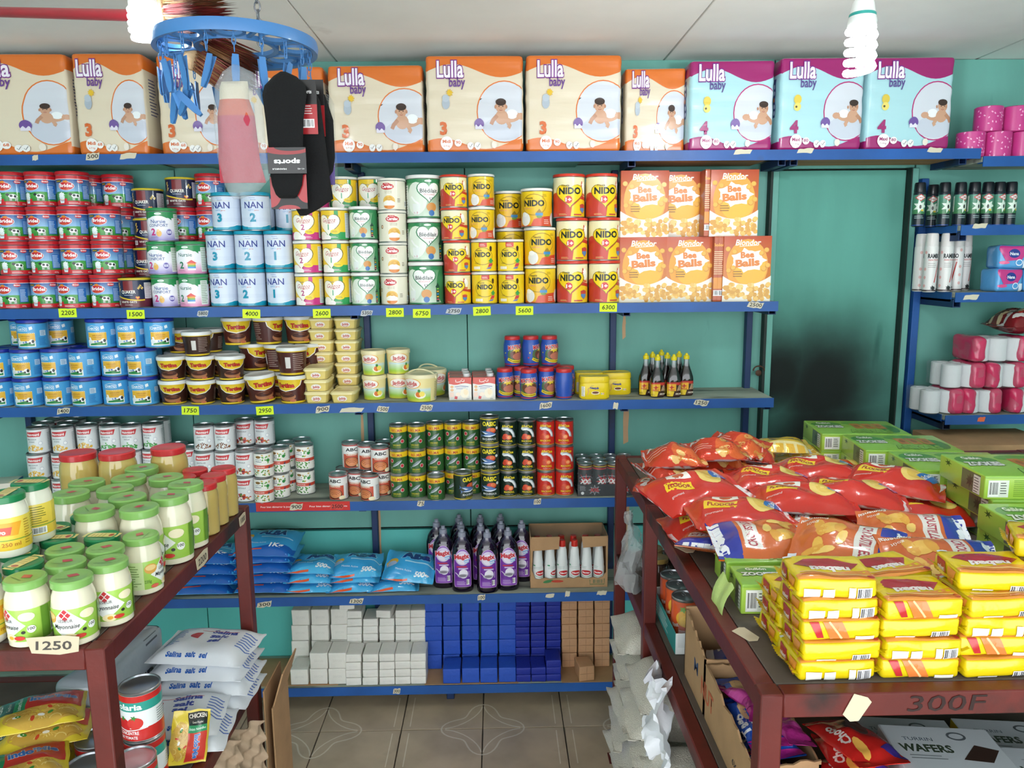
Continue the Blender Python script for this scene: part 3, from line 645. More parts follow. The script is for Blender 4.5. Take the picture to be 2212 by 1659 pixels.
# ------------------------------------------------------------------ tins and cans: their print, drawn with label height = 1
K = {}
def sky(a, x0, x1, y0, y1, c0, c1): a.rect(x0, y0, x1, y1, c0, c1)
def cow(a, x, y, s):
    a.ell(x, y, 0.085*s, 0.05*s, '#f2f2f2'); a.ell(x-0.03*s, y+0.01*s, 0.03*s, 0.026*s, '#1d1d22', n=10); a.ell(x+0.045*s, y, 0.025*s, 0.03*s, '#1d1d22', n=10)
    a.ell(x-0.10*s, y+0.035*s, 0.035*s, 0.03*s, '#1d1d22', n=10)
    for d in (-0.06, -0.035, 0.04, 0.065): a.rect(x+d*s, y-0.1*s, x+(d+0.014)*s, y-0.03*s, '#e4e4e4')
def bridel():
    a = Art(); w = 1.36
    a.rect(-w, 0.38, w, 0.9, '#8fc3ea', '#123f8e'); a.rect(-w, 0.12, w, 0.42, '#1d7a2c', '#5aa84a')
    a.ell(0.25, 0.40, 0.35, 0.06, '#3f9a3f'); a.ell(-0.35, 0.40, 0.35, 0.05, '#2f8a35')
    a.rect(-w, 0.0, w, 0.14, '#c9222c'); a.wave(-0.45, -0.05, 0.0, lambda x: 0.17-0.5*(x+0.05)**2+0.05, '#c9222c', n=8)
    a.rect(-w, 0.88, w, 1.0, '#c9222c'); a.rect(-w, 0.865, w, 0.882, '#f4f4f4')
    a.poly([(-0.36, 0.30), (-0.12, 0.30), (-0.16, 0.06), (-0.31, 0.06)], '#e7eef2'); a.burst(-0.24, 0.34, 0.14, 0.09, 9, '#fbfdff', 5, 0.75)
    a.line([(-0.33, 0.2), (-0.24, 0.16), (-0.14, 0.17)], 0.02, '#e08a2e'); a.line([(-0.33, 0.17), (-0.24, 0.13), (-0.14, 0.14)], 0.015, '#3d86c9')
    a.ell(-0.06, 0.64, 0.27, 0.15, '#f5f1ee'); a.ell(-0.06, 0.64, 0.255, 0.138, '#cc1f2d'); a.burst(-0.06, 0.79, 0.10, 0.06, 5, '#e4872a', 2, 0.55)
    a.text('Bridel', -0.06, 0.60, 0.115, '#ffffff', bold=0.03, width=0.42)
    a.text('crème entière', -0.06, 0.535, 0.035, '#f0b03a', width=0.2)
    a.rect(-0.44, 0.76, -0.2, 0.84, '#3a3320'); a.text('INSTANT', -0.32, 0.785, 0.035, '#f5d24a', bold=0.02, width=0.2)
    a.ell(0.40, 0.80, 0.11, 0.062, '#cc1f2d'); a.text('Bridel', 0.40, 0.78, 0.05, '#ffffff', bold=0.02, width=0.17)
    cow(a, 0.22, 0.31, 1.5); a.rect(0.44, 0.2, 0.72, 0.68, '#2e6db9'); a.lines(0.46, 0.70, 0.22, 0.66, 9, '#cfe2f4', 4)
    a.lines(0.0, 0.38, 0.03, 0.1, 2, '#f3d9d6', 3); a.text('400g', 0.55, 0.04, 0.05, '#f3d9d6', width=0.14)
    return a
K['bridel'] = tin('milk_powder_tin', 'tin', 'red-lidded milk tin', 'red-lidded milk powder tins on the second shelf', 0.051, 0.1170, bridel(), '#2d66b5', '#c1222b', 0.011)
def quaker():
    a = Art(); w = 1.6
    a.rect(-w, 0.30, w, 1.0, '#141d43'); a.rect(-w, 0.0, w, 0.32, '#5c1728'); a.rect(-0.16, 0.60, 0.22, 1.0, '#7c2026')
    f = lambda x: 0.36-0.10*math.sin(2.4*x+0.6)
    a.line([(x, f(x)) for x in lin(-0.62, 0.62, 14)], 0.035, '#f0d22c'); a.line([(x, f(x)-0.03) for x in lin(-0.62, 0.62, 14)], 0.012, '#c7902a')
    a.text('QUAKER', 0.03, 0.52, 0.12, '#f7f3ea', bold=0.02, width=0.54); a.lines(-0.14, 0.2, 0.43, 0.48, 1, '#c9cde0', 2)
    for i in range(6): a.ell(-0.36+0.035*(i % 2)-0.01*i, 0.62+0.055*i, 0.045, 0.02, '#e9c766', rot=0.9-0.5*(i % 2), n=10); a.ell(0.40+0.03*i, 0.70+0.04*(i % 4), 0.045, 0.02, '#e9c766', rot=-0.8, n=10)
    a.line([(-0.42, 0.52), (-0.38, 0.75), (-0.34, 0.93)], 0.014, '#d8b050')
    a.heart(0.36, 0.35, 0.075, '#e0552a'); a.heart(0.36, 0.36, 0.05, '#f2b33a')
    a.text('WHITE OATS', 0.02, 0.16, 0.075, '#f7f3ea', bold=0.02, width=0.6); a.lines(-0.12, 0.2, 0.06, 0.12, 2, '#d5b9be', 5); a.bars(-0.56, -0.36, 0.08, 0.24, 9)
    a.rect(0.62, 0.32, 1.0, 0.92, '#d9d5d9'); a.lines(0.64, 0.98, 0.34, 0.9, 12, '#6a3a4a', 7)
    return a
K['quaker'] = tin('oat_tin', 'tin', 'dark blue oat tin', 'dark blue oat tins on the second shelf', 0.052, 0.1045, quaker(), '#141d43', '#d9c22e', 0.006)
def nursie(c, pink):
    a = Art(); w = 1.35
    a.rect(-w, 0.0, w, 1.0, '#efedf3'); a.rect(-w, 0.0, w, 0.42, c, '#f3f0f6'); a.rect(-w, 0.78, w, 1.0, '#2a8a4f')
    a.wave(-0.48, 0.48, 1.0, lambda x: 0.70+0.19*(1-(x/0.48)**2), '#2a8a4f', n=12)
    a.wave(-0.47, 0.47, 0.6, lambda x: 0.66+0.20*(1-(x/0.47)**2), '#f1eff5', n=12)
    a.ell(0.02, 0.925, 0.12, 0.04, '#eef6ef'); a.text('Celia', 0.02, 0.905, 0.04, '#2a8a4f', width=0.14)
    ink = '#2c4f94' if not pink else '#2f6f62'
    a.text('Nursie', 0.0, 0.60, 0.13, ink, bold=0.012, width=0.50)
    if not pink: a.text('CONFORT', 0.0, 0.475, 0.10, ink, bold=0.01, width=0.66)
    a.text('2', -0.18 if not pink else -0.13, 0.18, 0.24, '#c8327f' if not pink else '#2d7f5c', bold=0.03)
    if pink:
        a.poly([(0.04, 0.36), (0.22, 0.48), (0.40, 0.36)], '#d8413b')
        for i, cc in enumerate(('#e59a2f', '#6fb04a', '#3f8fcf', '#f4f4f4')): a.rect(0.09, 0.30-0.06*i, 0.35, 0.36-0.06*i, cc)
    else:
        a.ell(0.02, 0.24, 0.09, 0.11, '#e8b35c', n=14); a.ell(0.0, 0.34, 0.05, 0.05, '#efc98a', n=12)
        a.ell(0.36, 0.28, 0.11, 0.13, '#c9c3e6', n=16); a.ell(0.36, 0.28, 0.09, 0.1, '#5b4fa0', n=16); a.rect(0.29, 0.24, 0.43, 0.33, '#dcd8ee'); a.lines(0.3, 0.42, 0.25, 0.32, 2, '#5b4fa0')
    a.lines(-0.3, 0.05, 0.08, 0.14, 2, '#7c6aa8' if not pink else '#b0557f', 3); a.rect(0.56, 0.06, 0.86, 0.92, '#dfe7df'); a.lines(0.58, 0.84, 0.1, 0.9, 13, '#77906f', 5)
    return a
K['nursieC'] = tin('infant_milk_tin', 'tin', 'purple infant milk tin', 'purple infant milk tins', 0.049, 0.1145, nursie('#8c7fc0', False), '#efedf3', '#2a8a4f', 0.010)
K['nursieP'] = tin('infant_milk_tin', 'tin', 'pink infant milk tin', 'pink infant milk tins', 0.049, 0.1145, nursie('#dd7fb0', True), '#efedf3', '#2a8a4f', 0.010)
def nan(n):
    a = Art(); w = 1.2; a.rect(-w, 0, w, 1, '#cdd7e8'); a.rect(-w, 0, w, 0.14, '#0f8fae'); a.ell(0, 0.20, 0.52, 0.12, '#cdd7e8', n=28); a.arc(0, 0.20, 0.52, 0.12, 0.012, '#f0f4f8', PI, 2*PI)
    for y in (0.26, 0.30, 0.34, 0.66): a.rect(-w, y, w, y+0.006, '#b3c0d6')
    a.text('NAN', 0, 0.64, 0.20, '#1d2c86', bold=0.012, width=0.56); a.lines(-0.12, 0.12, 0.93, 0.97, 1, '#8fa2c8'); a.text('Nestlé', 0, 0.875, 0.035, '#4a62a8', width=0.15)
    a.rect(-0.3, 0.865, 0.3, 0.87, '#d8c27a'); a.text('OPTI', -0.08, 0.56, 0.045, '#3f8fc4', width=0.16); a.text('pro', 0.09, 0.56, 0.045, '#c65a3a', width=0.12)
    a.text(str(n), -0.03, 0.25, 0.24, '#0f8aa8', bold=0.05); a.lines(-0.2, 0.4, 0.03, 0.09, 2, '#9fd6e2', 4)
    return a
for n in (1, 2, 3): K[f'nan{n}'] = tin('infant_milk_tin', 'tin', f'pale blue tin numbered {["", "one", "two", "three"][n]}', f'pale blue tins numbered {["", "one", "two", "three"][n]}', 0.0485, 0.1315, nan(n), '#cdd7e8', '#1593b0', 0.011, ribs=False)
def guigoz(n):
    a = Art(); w = 1.4; c = '#c8307e' if n == 2 else '#2f9a55'
    a.rect(-w, 0.25, w, 1.0, '#edc62e'); a.rect(-w, 0.0, w, 0.26, c); a.rect(0.22, 0.66, 0.36, 1.0, c)
    a.heart(0.0, 0.55, 0.44, '#6e5a1e', 0.92); a.heart(-0.01, 0.55, 0.42, '#f6f2e4', 0.92); a.ell(-0.25, 0.12, 0.2, 0.16, '#f3efe4', n=14); a.ell(-0.05, 0.06, 0.14, 0.1, '#f6f3ea', n=12)
    a.text('Guigoz', 0.0, 0.60, 0.15, '#b8324a', shear=0.25, width=0.50); a.line([(-0.1, 0.575), (0.2, 0.575)], 0.012, '#b8324a'); a.text('Nestlé', -0.02, 0.80, 0.04, '#4b67a5', width=0.14)
    a.text(str(n), 0.0, 0.34, 0.19, '#b3307a' if n == 2 else '#57a884', bold=0.02); a.ell(0.24, 0.27, 0.17, 0.085, '#f0cd1f', n=16); a.lines(0.12, 0.36, 0.24, 0.31, 2, '#8f7a20')
    a.rect(0.62, 0.06, 0.95, 0.92, '#d9dde0'); a.lines(0.64, 0.93, 0.1, 0.9, 14, '#8b949b', 6); a.lines(-0.1, 0.4, 0.05, 0.12, 2, '#f2dfe8')
    return a
for n in (1, 2): K[f'guigoz{n}'] = tin('infant_milk_tin', 'tin', 'yellow heart tin with %s band' % ('green' if n == 1 else 'pink'), 'yellow heart tins with %s bands' % ('green' if n == 1 else 'pink'), 0.0478, 0.1135, guigoz(n), '#edc62e', '#e8e6df', 0.008)
def bledi():
    a = Art(); w = 1.35; a.rect(-w, 0, w, 1, '#cfdccb', '#3f9159'); a.rect(-w, 0.9, w, 1, '#2f8450'); a.ell(-0.35, 0.5, 0.3, 0.42, '#dfe8da', n=20); a.ell(0.6, 0.5, 0.25, 0.5, '#2f8450', n=18)
    a.heart(0.0, 0.68, 0.34, '#2c7a4c', 0.85); a.heart(0.0, 0.69, 0.31, '#f4f5f1', 0.85)
    a.ell(-0.02, 0.945, 0.1, 0.03, '#dcebdc', n=12); a.text('Blédilait', 0, 0.645, 0.105, '#33383a', bold=0.012, width=0.48); a.text('CROISSANCE', 0, 0.575, 0.045, '#c8506a', width=0.32)
    a.heart(0.05, 0.49, 0.045, '#4a4f50'); a.heart(0.05, 0.495, 0.028, '#f4f5f1')
    a.poly([(-0.46, 0.36), (-0.24, 0.36), (-0.27, 0.08), (-0.43, 0.08)], '#e6ebe8'); a.line([(-0.5, 0.55), (-0.38, 0.42), (-0.28, 0.36)], 0.05, '#f2f5f2'); a.text('1-3', -0.36, 0.10, 0.055, '#c8506a', width=0.1)
    a.ell(0.06, 0.27, 0.14, 0.12, '#cf8f46', n=16); a.ell(0.06, 0.12, 0.08, 0.08, '#3a6fb0', n=12)
    a.poly([(0.30, 0.44), (0.38, 0.56), (0.46, 0.44), (0.43, 0.44), (0.43, 0.05), (0.33, 0.05), (0.33, 0.44)], '#1f4a38')
    for i, cc in enumerate(('#c8506a', '#d8a23a', '#3f8fc4', '#d8a23a', '#6fb04a')): a.rect(0.345, 0.10+0.07*i, 0.415, 0.14+0.07*i, cc)
    a.rect(-0.95, 0.1, -0.62, 0.85, '#e9eee6'); a.lines(-0.93, -0.64, 0.12, 0.83, 11, '#7c9a84', 6); a.rect(-w, 0, w, 0.035, '#2c7a4c')
    return a
K['bledi'] = tin('growing_up_milk_tin', 'tin', 'small green heart tin', 'small green heart tins', 0.0485, 0.1143, bledi(), '#3f9159', '#ecece8', 0.009)
K['blediL'] = tin('growing_up_milk_tin', 'tin', 'large green heart tin', 'large green heart tins', 0.061, 0.1500, bledi(), '#3f9159', '#ecece8', 0.011)
def cerelac():
    a = Art(); w = 1.4; a.rect(-w, 0, w, 1, '#e6e0cc'); a.ell(0.02, 0.80, 0.25, 0.115, '#c3262c', n=20); a.rect(-0.14, 0.86, 0.1, 0.93, '#c3262c'); a.text('Cerelac', 0.02, 0.755, 0.11, '#fff', bold=0.03, width=0.40); a.text('Nestlé', 0.0, 0.88, 0.035, '#fff', width=0.14)
    a.text('le blé avec lait', 0.06, 0.62, 0.035, '#7a6a40', width=0.26); a.text('Whole wheat, Milk', 0.06, 0.57, 0.03, '#7a6a40', width=0.26)
    a.ell(0.08, 0.30, 0.22, 0.19, '#e2b34a', n=18); a.ell(0.08, 0.22, 0.21, 0.10, '#f4efe2', n=18); a.ell(0.08, 0.13, 0.20, 0.12, '#d97f2c', n=18, a0=PI, a1=2*PI)
    for i in range(7): a.ell(0.0+0.035*i, 0.36+0.05*math.sin(i*1.9), 0.06, 0.022, '#d9a238', rot=0.8*math.sin(i*3), n=8)
    a.ell(-0.38, 0.52, 0.05, 0.07, '#6b4a2e', n=12); a.ell(-0.37, 0.52, 0.03, 0.045, '#e8c9a0', n=10)
    a.lines(0.38, 0.52, 0.24, 0.40, 3, '#6e624a'); a.rect(-1.2, 0.1, -0.7, 0.9, '#efe9d8'); a.lines(-1.18, -0.72, 0.12, 0.88, 13, '#8d8262', 5); a.bars(0.72, 0.95, 0.1, 0.3, 9)
    return a
K['cerelac'] = tin('infant_cereal_tin', 'tin', 'cream infant cereal tin', 'cream infant cereal tins', 0.0478, 0.1093, cerelac(), '#e6e0cc', '#e4e0d4', 0.007)
def nido1():
    a = Art(); w = 1.5; a.rect(-w, 0.45, w, 1, '#eddf9d', '#f0e6bd'); a.rect(-w, 0.0, w, 0.5, '#c23a2a'); a.ell(-0.42, 0.40, 0.30, 0.22, '#c23a2a', n=18)
    a.poly([(0.02, 0.0), (0.05, 0.25), (0.30, 0.45), (0.62, 0.40), (1.1, 0.40), (1.1, 0.0)], '#efc81f'); a.line([(0.10, 0.36), (0.34, 0.52), (0.70, 0.42), (1.1, 0.36)], 0.06, '#c8402e')
    a.rect(1.1, 0, w, 0.5, '#c23a2a')
    a.ell(0.44, 0.72, 0.10, 0.12, '#f4efe6', n=14); a.line([(0.36, 0.9), (0.33, 0.7), (0.40, 0.56), (0.52, 0.55)], 0.045, '#cf4f32'); a.burst(0.42, 0.82, 0.09, 0.05, 6, '#fffdf5', 3)
    a.heart(0.0, 0.56, 0.40, '#8a6d1d', 0.80); a.heart(0.0, 0.565, 0.375, '#f3cf1c', 0.80)
    a.text('Nestlé', -0.12, 0.76, 0.055, '#4a3a20', bold=0.02, width=0.2); a.text('NIDO', 0.0, 0.575, 0.165, '#22261f', bold=0.045, width=0.58)
    a.ell(-0.04, 0.43, 0.10, 0.10, '#cb2f2a', n=18); a.text('1+', -0.04, 0.385, 0.095, '#fff', bold=0.04, width=0.14)
    a.poly([(0.28, 0.30), (0.38, 0.33), (0.48, 0.30), (0.47, 0.16), (0.38, 0.07), (0.29, 0.16)], '#c2473c'); a.poly([(0.295, 0.22), (0.465, 0.22), (0.46, 0.16), (0.38, 0.09), (0.30, 0.16)], '#4f83b8')
    a.lines(-0.30, -0.04, 0.03, 0.08, 2, '#e9c27a'); a.rect(0.1, 0.03, 0.34, 0.065, '#c2473c'); a.rect(-1.0, 0.4, -0.62, 0.9, '#e6cf8a'); a.lines(-0.98, -0.64, 0.42, 0.88, 8, '#a07a3c', 3)
    return a
K['nido1'] = tin('growing_up_milk_tin', 'tin', 'small cream-red heart tin', 'small cream and red heart tins', 0.0462, 0.1120, nido1(), '#eddf9d', '#cf3a26', 0.007)
K['nido1B'] = tin('growing_up_milk_tin', 'tin', 'large cream-red heart tin', 'large cream and red heart tins', 0.0548, 0.1493, nido1(), '#eddf9d', '#cf3a26', 0.009)
def nidoY():
    a = Art(); w = 1.5; a.rect(-w, 0, w, 1, '#dfa21e', '#efcb1c'); a.poly([(-0.1, 0.0), (0.0, 0.20), (0.25, 0.27), (0.6, 0.30), (0.62, 0.0)], '#cf4a2a'); a.rect(-w, 0, -0.1, 0.03, '#cf4a2a')
    a.arc(0.0, 0.62, 0.38, 0.30, 0.022, '#a8841c'); a.ell(-0.28, 0.20, 0.17, 0.19, '#e6e4e0', n=18); a.ell(-0.32, 0.34, 0.1, 0.07, '#f2f0ec', n=12); a.ell(0.70, 0.2, 0.16, 0.2, '#e6e4e0', n=14)
    a.text('Nestlé', -0.14, 0.78, 0.055, '#4a3a20', bold=0.02, width=0.22); a.text('NIDO', 0.0, 0.58, 0.17, '#20271f', bold=0.045, width=0.62); a.text('FortiProtect', -0.18, 0.49, 0.05, '#d98a8a', width=0.24)
    a.poly([(0.16, 0.50), (0.06, 0.38), (0.10, 0.24), (0.16, 0.21), (0.22, 0.24), (0.26, 0.38)], '#9a7a1e'); a.rect(0.05, 0.30, 0.27, 0.38, '#3f86b8'); a.rect(0.08, 0.25, 0.24, 0.29, '#5b9a4a')
    a.text('NIDO', 1.02, 0.58, 0.17, '#20271f', bold=0.045, width=0.62); a.text('NIDO', -1.05, 0.58, 0.17, '#20271f', bold=0.045, width=0.62); a.lines(0.3, 0.52, 0.05, 0.2, 3, '#f2cdbf'); a.lines(0.26, 0.42, 0.84, 0.92, 2, '#a07a18')
    return a
K['nidoY'] = tin('milk_powder_tin', 'tin', 'small yellow splash tin', 'small yellow milk tins', 0.0455, 0.1120, nidoY(), '#e9b91d', '#e9e7e0', 0.007)
K['nidoB'] = tin('milk_powder_tin', 'tin', 'large yellow splash tin', 'large yellow milk tins', 0.0545, 0.1333, nidoY(), '#e9b91d', '#e9e7e0', 0.008)
def nidoK():
    a = Art(); w = 1.5; a.rect(-w, 0, w, 1, '#ebc81e'); a.rect(-0.13, 0.84, 0.16, 1.0, '#c8302a'); a.lines(-0.1, 0.13, 0.87, 0.95, 2, '#f0d9c8')
    a.arc(0.0, 0.52, 0.36, 0.30, 0.02, '#8f6f1c'); a.text('Nestlé', -0.14, 0.70, 0.055, '#4a3a20', bold=0.02, width=0.22); a.text('NIDO', 0.0, 0.50, 0.165, '#20271f', bold=0.045, width=0.56); a.text('NIDO', -1.0, 0.50, 0.165, '#20271f', bold=0.045, width=0.56)
    a.ell(0.30, 0.80, 0.05, 0.08, '#3a2418', n=12); a.rect(0.27, 0.70, 0.34, 0.76, '#3a2418')
    a.poly([(0.20, 0.34), (0.30, 0.46), (0.42, 0.34), (0.36, 0.34), (0.36, 0.28), (0.25, 0.28), (0.25, 0.34)], '#3f9a4a'); a.poly([(0.24, 0.27), (0.38, 0.27), (0.34, 0.17), (0.18, 0.13)], '#c83a4a'); a.poly([(0.18, 0.12), (0.34, 0.15), (0.28, 0.08), (0.12, 0.07)], '#6a6fb0')
    a.hold = True
    for i in range(5): a.rect(-0.36+0.055*i, 0.06, -0.315+0.055*i, 0.16, '#f2efe4')
    a.hold = False; a.k += 1; a.lines(-0.30, -0.1, 0.24, 0.30, 2, '#9a7a1c'); return a
K['nidoK'] = tin('milk_powder_tin', 'tin', 'yellow tin with green arrow', 'yellow milk tins with a green arrow', 0.0455, 0.1130, nidoK(), '#ebc81e', '#e9e7e0', 0.007)
def chato():
    a = Art(); w = 1.5; a.rect(-w, 0, w, 1, '#4aa3dc'); a.rect(-0.34, 0.06, 0.40, 0.62, '#f2f1ea'); a.rect(-0.34, 0.30, 0.40, 0.60, '#eab02c', '#edbb3c')
    a.hold = True
    for i in range(11): a.rect(-0.34+0.068*i, 0.58, -0.31+0.068*i, 0.63, '#edbb3c')
    a.hold = False; a.k += 1
    a.poly([(-0.36, 0.70), (-0.36, 0.84), (-0.12, 0.91), (0.14, 0.84), (0.14, 0.70)], '#eef4f8'); a.poly([(-0.345, 0.715), (-0.345, 0.83), (-0.12, 0.895), (0.125, 0.83), (0.125, 0.715)], '#4aa3dc')
    a.text('CHATO', -0.11, 0.735, 0.09, '#ffffff', bold=0.03, width=0.42); a.poly([(0.22, 0.74), (0.34, 0.78), (0.32, 0.90), (0.20, 0.86)], '#eef4f8')
    a.text('Leche en polvo', 0.04, 0.48, 0.05, '#b26a2c', bold=0.02, width=0.36); a.text('instantánea', 0.04, 0.40, 0.045, '#b26a2c', width=0.3)
    a.wave(-0.25, 0.36, 0.10, lambda x: 0.20+0.03*math.sin(9*x), '#2f8a45', n=10); a.ell(-0.26, 0.24, 0.09, 0.10, '#e6ebee', n=14); a.poly([(-0.3, 0.42), (-0.22, 0.42), (-0.17, 0.26), (-0.24, 0.26)], '#f7fafb')
    a.ell(0.27, 0.27, 0.10, 0.10, '#f5f5f5', n=14); a.ell(0.31, 0.28, 0.05, 0.07, '#1d1d22', n=10); a.ell(0.2, 0.22, 0.04, 0.04, '#1d1d22', n=8)
    a.burst(0.06, 0.26, 0.05, 0.03, 5, '#3f6fc4', 3); a.burst(-0.04, 0.24, 0.045, 0.025, 5, '#5f8fd4', 4)
    a.rect(0.58, 0.5, 0.82, 0.72, '#cfe2f0'); a.lines(0.60, 0.80, 0.52, 0.70, 3, '#4a7fb0'); a.lines(0.52, 0.86, 0.1, 0.44, 7, '#2a6fb0', 4)
    return a
K['chato'] = tin('milk_powder_tin', 'tin', 'sky blue milk tin', 'sky blue milk tins on the third shelf', 0.0492, 0.1038, chato(), '#4aa3dc', '#1d2f9a', 0.011)
def maingourd(name, what):
    a = Art(); w = 1.3; a.rect(-w, 0, w, 1, '#dfe1e2'); a.poly([(-0.34, 0.70), (-0.30, 0.90), (0.34, 0.92), (0.26, 0.70)], '#c8353a'); a.text('Maingourd', -0.02, 0.75, 0.105, '#f4eeee', bold=0.03, width=0.50)
    a.text(name[0], -0.08, 0.56, 0.06, '#5a5f66', bold=0.015, width=0.40)
    if name[1]: a.text(name[1], -0.08, 0.46, 0.05, '#5a5f66', bold=0.015, width=0.24)
    a.ell(0.26, 0.42, 0.075, 0.075, '#f4f4f4', n=16); a.arc(0.26, 0.42, 0.07, 0.07, 0.01, '#8a8fb0', n=16)
    rd = random.Random(len(name[0])); a.hold = True
    P = {'corn': ['#e2b23c', '#d49f2e', '#efcc62'], 'peas': ['#3f9440', '#56ab4f', '#2f7f38'], 'lentils': ['#7a4a2c', '#93603a', '#5d351f'], 'ratatouille': ['#b8322c', '#7a2430', '#efe9da', '#c9622c', '#4a8a44'], 'beans': ['#3f7f3c', '#56994c', '#2f6a30']}[what]
    for i in range(46 if what != 'ratatouille' else 26):
        x = rd.uniform(-0.36, 0.30); y = 0.10+rd.random()*0.26*(1-abs(x+0.03)*1.9)
        s = {'corn': 0.036, 'peas': 0.036, 'lentils': 0.03, 'ratatouille': 0.06, 'beans': 0.03}[what]
        a.ell(x, y, s*(2.4 if what == 'beans' else 1), s*0.8, rd.choice(P), n=7, rot=rd.random()*3)
    a.hold = False; a.k += 1; a.lines(0.55, 0.9, 0.1, 0.85, 11, '#8d9298', 5); a.bars(-0.95, -0.7, 0.1, 0.34, 9); return a
for w_, nm, ds in (('corn', ('MAIS DOUX', 'EN GRAINS'), 'yellow corn'), ('peas', ('PETITS POIS', 'FINS'), 'green peas'), ('lentils', ('LENTILLES', 'préparées'), 'brown lentils'), ('ratatouille', ('RATATOUILLE', ''), 'red vegetable stew'), ('beans', ('HARICOTS VERTS', 'FINS'), 'green beans')):
    K[w_] = tin('vegetable_can', 'can', f'white can of {ds}', f'white cans printed with {ds}', 0.0362, 0.0960, maingourd(nm, w_), '#dfe1e2', ringpull=True)
def ferme(v):
    a = Art(); w = 1.3; a.rect(-w, 0, w, 1, '#ecebe4'); a.rect(-w, 0.36, w, 0.50, '#cf4a34'); a.ell(-0.12, 0.74, 0.22, 0.16, '#f7f7f2', n=18); a.ell(-0.12, 0.86, 0.12, 0.06, '#8d6a3a', n=12)
    a.text('Ferme de', -0.12, 0.73, 0.055, '#2a3f66', bold=0.02, width=0.28); a.text("l'Abbaye", -0.12, 0.64, 0.06, '#2a3f66', bold=0.02, width=0.30); a.text('MACEDOINE' if v else 'PETITS POIS', -0.06, 0.40, 0.055, '#f7efe8', bold=0.02, width=0.40)
    rd = random.Random(4+v); a.hold = True
    for i in range(34): a.ell(rd.uniform(-0.38, 0.34), rd.uniform(0.06, 0.32), 0.035, 0.03, rd.choice(['#4f8f3f', '#6aa84f', '#3f7a34'] + (['#d97a2c', '#e9dca8'] if v else [])), n=7)
    for i in range(10): a.ell(rd.uniform(0.05, 0.36), rd.uniform(0.58, 0.94), 0.05, 0.03, rd.choice(['#5f9a48', '#7ab058', '#c9a24a']), n=7, rot=rd.random()*3)
    a.hold = False; a.k += 1; a.ell(0.30, 0.72, 0.07, 0.07, '#2f8a45', n=14); a.poly([(0.28, 0.36), (0.36, 0.48), (0.36, 0.36)], '#2a3f66')
    a.ell(0.95, 0.75, 0.10, 0.10, '#2f8a45', n=14); a.bars(0.62, 0.95, 0.08, 0.22, 10); a.lines(0.55, 0.85, 0.55, 0.9, 5, '#7c8288'); a.lines(-1.0, -0.55, 0.55, 0.92, 6, '#7c8288'); return a
K['ferme'] = tin('vegetable_can', 'can', 'red-banded can of peas', 'red-banded pea cans', 0.0345, 0.0962, ferme(0), '#ecebe4', ringpull=True)
K['fermeM'] = tin('vegetable_can', 'can', 'red-banded can of diced vegetables', 'red-banded diced vegetable cans', 0.0345, 0.0962, ferme(1), '#ecebe4', ringpull=True)
def abc():
    a = Art(); w = 1.3; a.rect(-w, 0, w, 1, '#e9e8e6'); a.rect(-w, 0.95, w, 1, '#b83a36'); a.rect(-0.42, 0.0, 0.36, 0.60, '#b84a2e', '#cc5a44'); a.text('ABC', -0.02, 0.73, 0.14, '#1d1d20', bold=0.03, width=0.52)
    a.text('Cassoulet', -0.04, 0.54, 0.12, '#e9dcc9', bold=0.02, shear=0.2, width=0.50); a.ell(-0.04, 0.25, 0.32, 0.22, '#3a1d14', n=20); a.ell(-0.04, 0.26, 0.29, 0.19, '#d98a5a', n=20)
    for i in range(3): a.arc(-0.04, 0.24-0.02*i, 0.26-0.07*i, 0.16-0.05*i, 0.025, '#a8502e', 0.3, 2.9, 12)
    a.ell(0.28, 0.08, 0.14, 0.09, '#efe0bb', n=12); a.rect(0.46, 0.03, 0.80, 0.66, '#d5d6d8'); a.lines(0.48, 0.78, 0.05, 0.64, 10, '#8d8f94', 4); a.lines(-1.0, -0.5, 0.08, 0.8, 10, '#b0a49c', 8); return a
K['abc'] = tin('stew_can', 'can', 'white-topped stew can', 'stew cans', 0.0335, 0.0985, abc(), '#e9e8e6', ringpull=True)
def fishy(a, x, y, s, rot, col='#aeb6bb', belly='#e6eaec'):
    c, q = math.cos(rot), math.sin(rot); T = lambda u, v: (x+(u*c-v*q)*s, y+(u*q+v*c)*s)
    a.poly([T(*p) for p in ((-0.40, 0.0), (-0.2, 0.085), (0.1, 0.10), (0.32, 0.05), (0.42, 0.0), (0.3, -0.06), (0.05, -0.10), (-0.2, -0.07))], col)
    a.poly([T(*p) for p in ((-0.38, 0.0), (0.0, -0.02), (0.38, 0.0), (0.3, -0.05), (0.05, -0.09), (-0.2, -0.06))], belly); a.poly([T(*p) for p in ((-0.38, 0.0), (-0.52, 0.11), (-0.47, 0.0), (-0.52, -0.10))], col); a.ell(*T(0.32, 0.02), 0.014*s, 0.014*s, '#222', n=8)
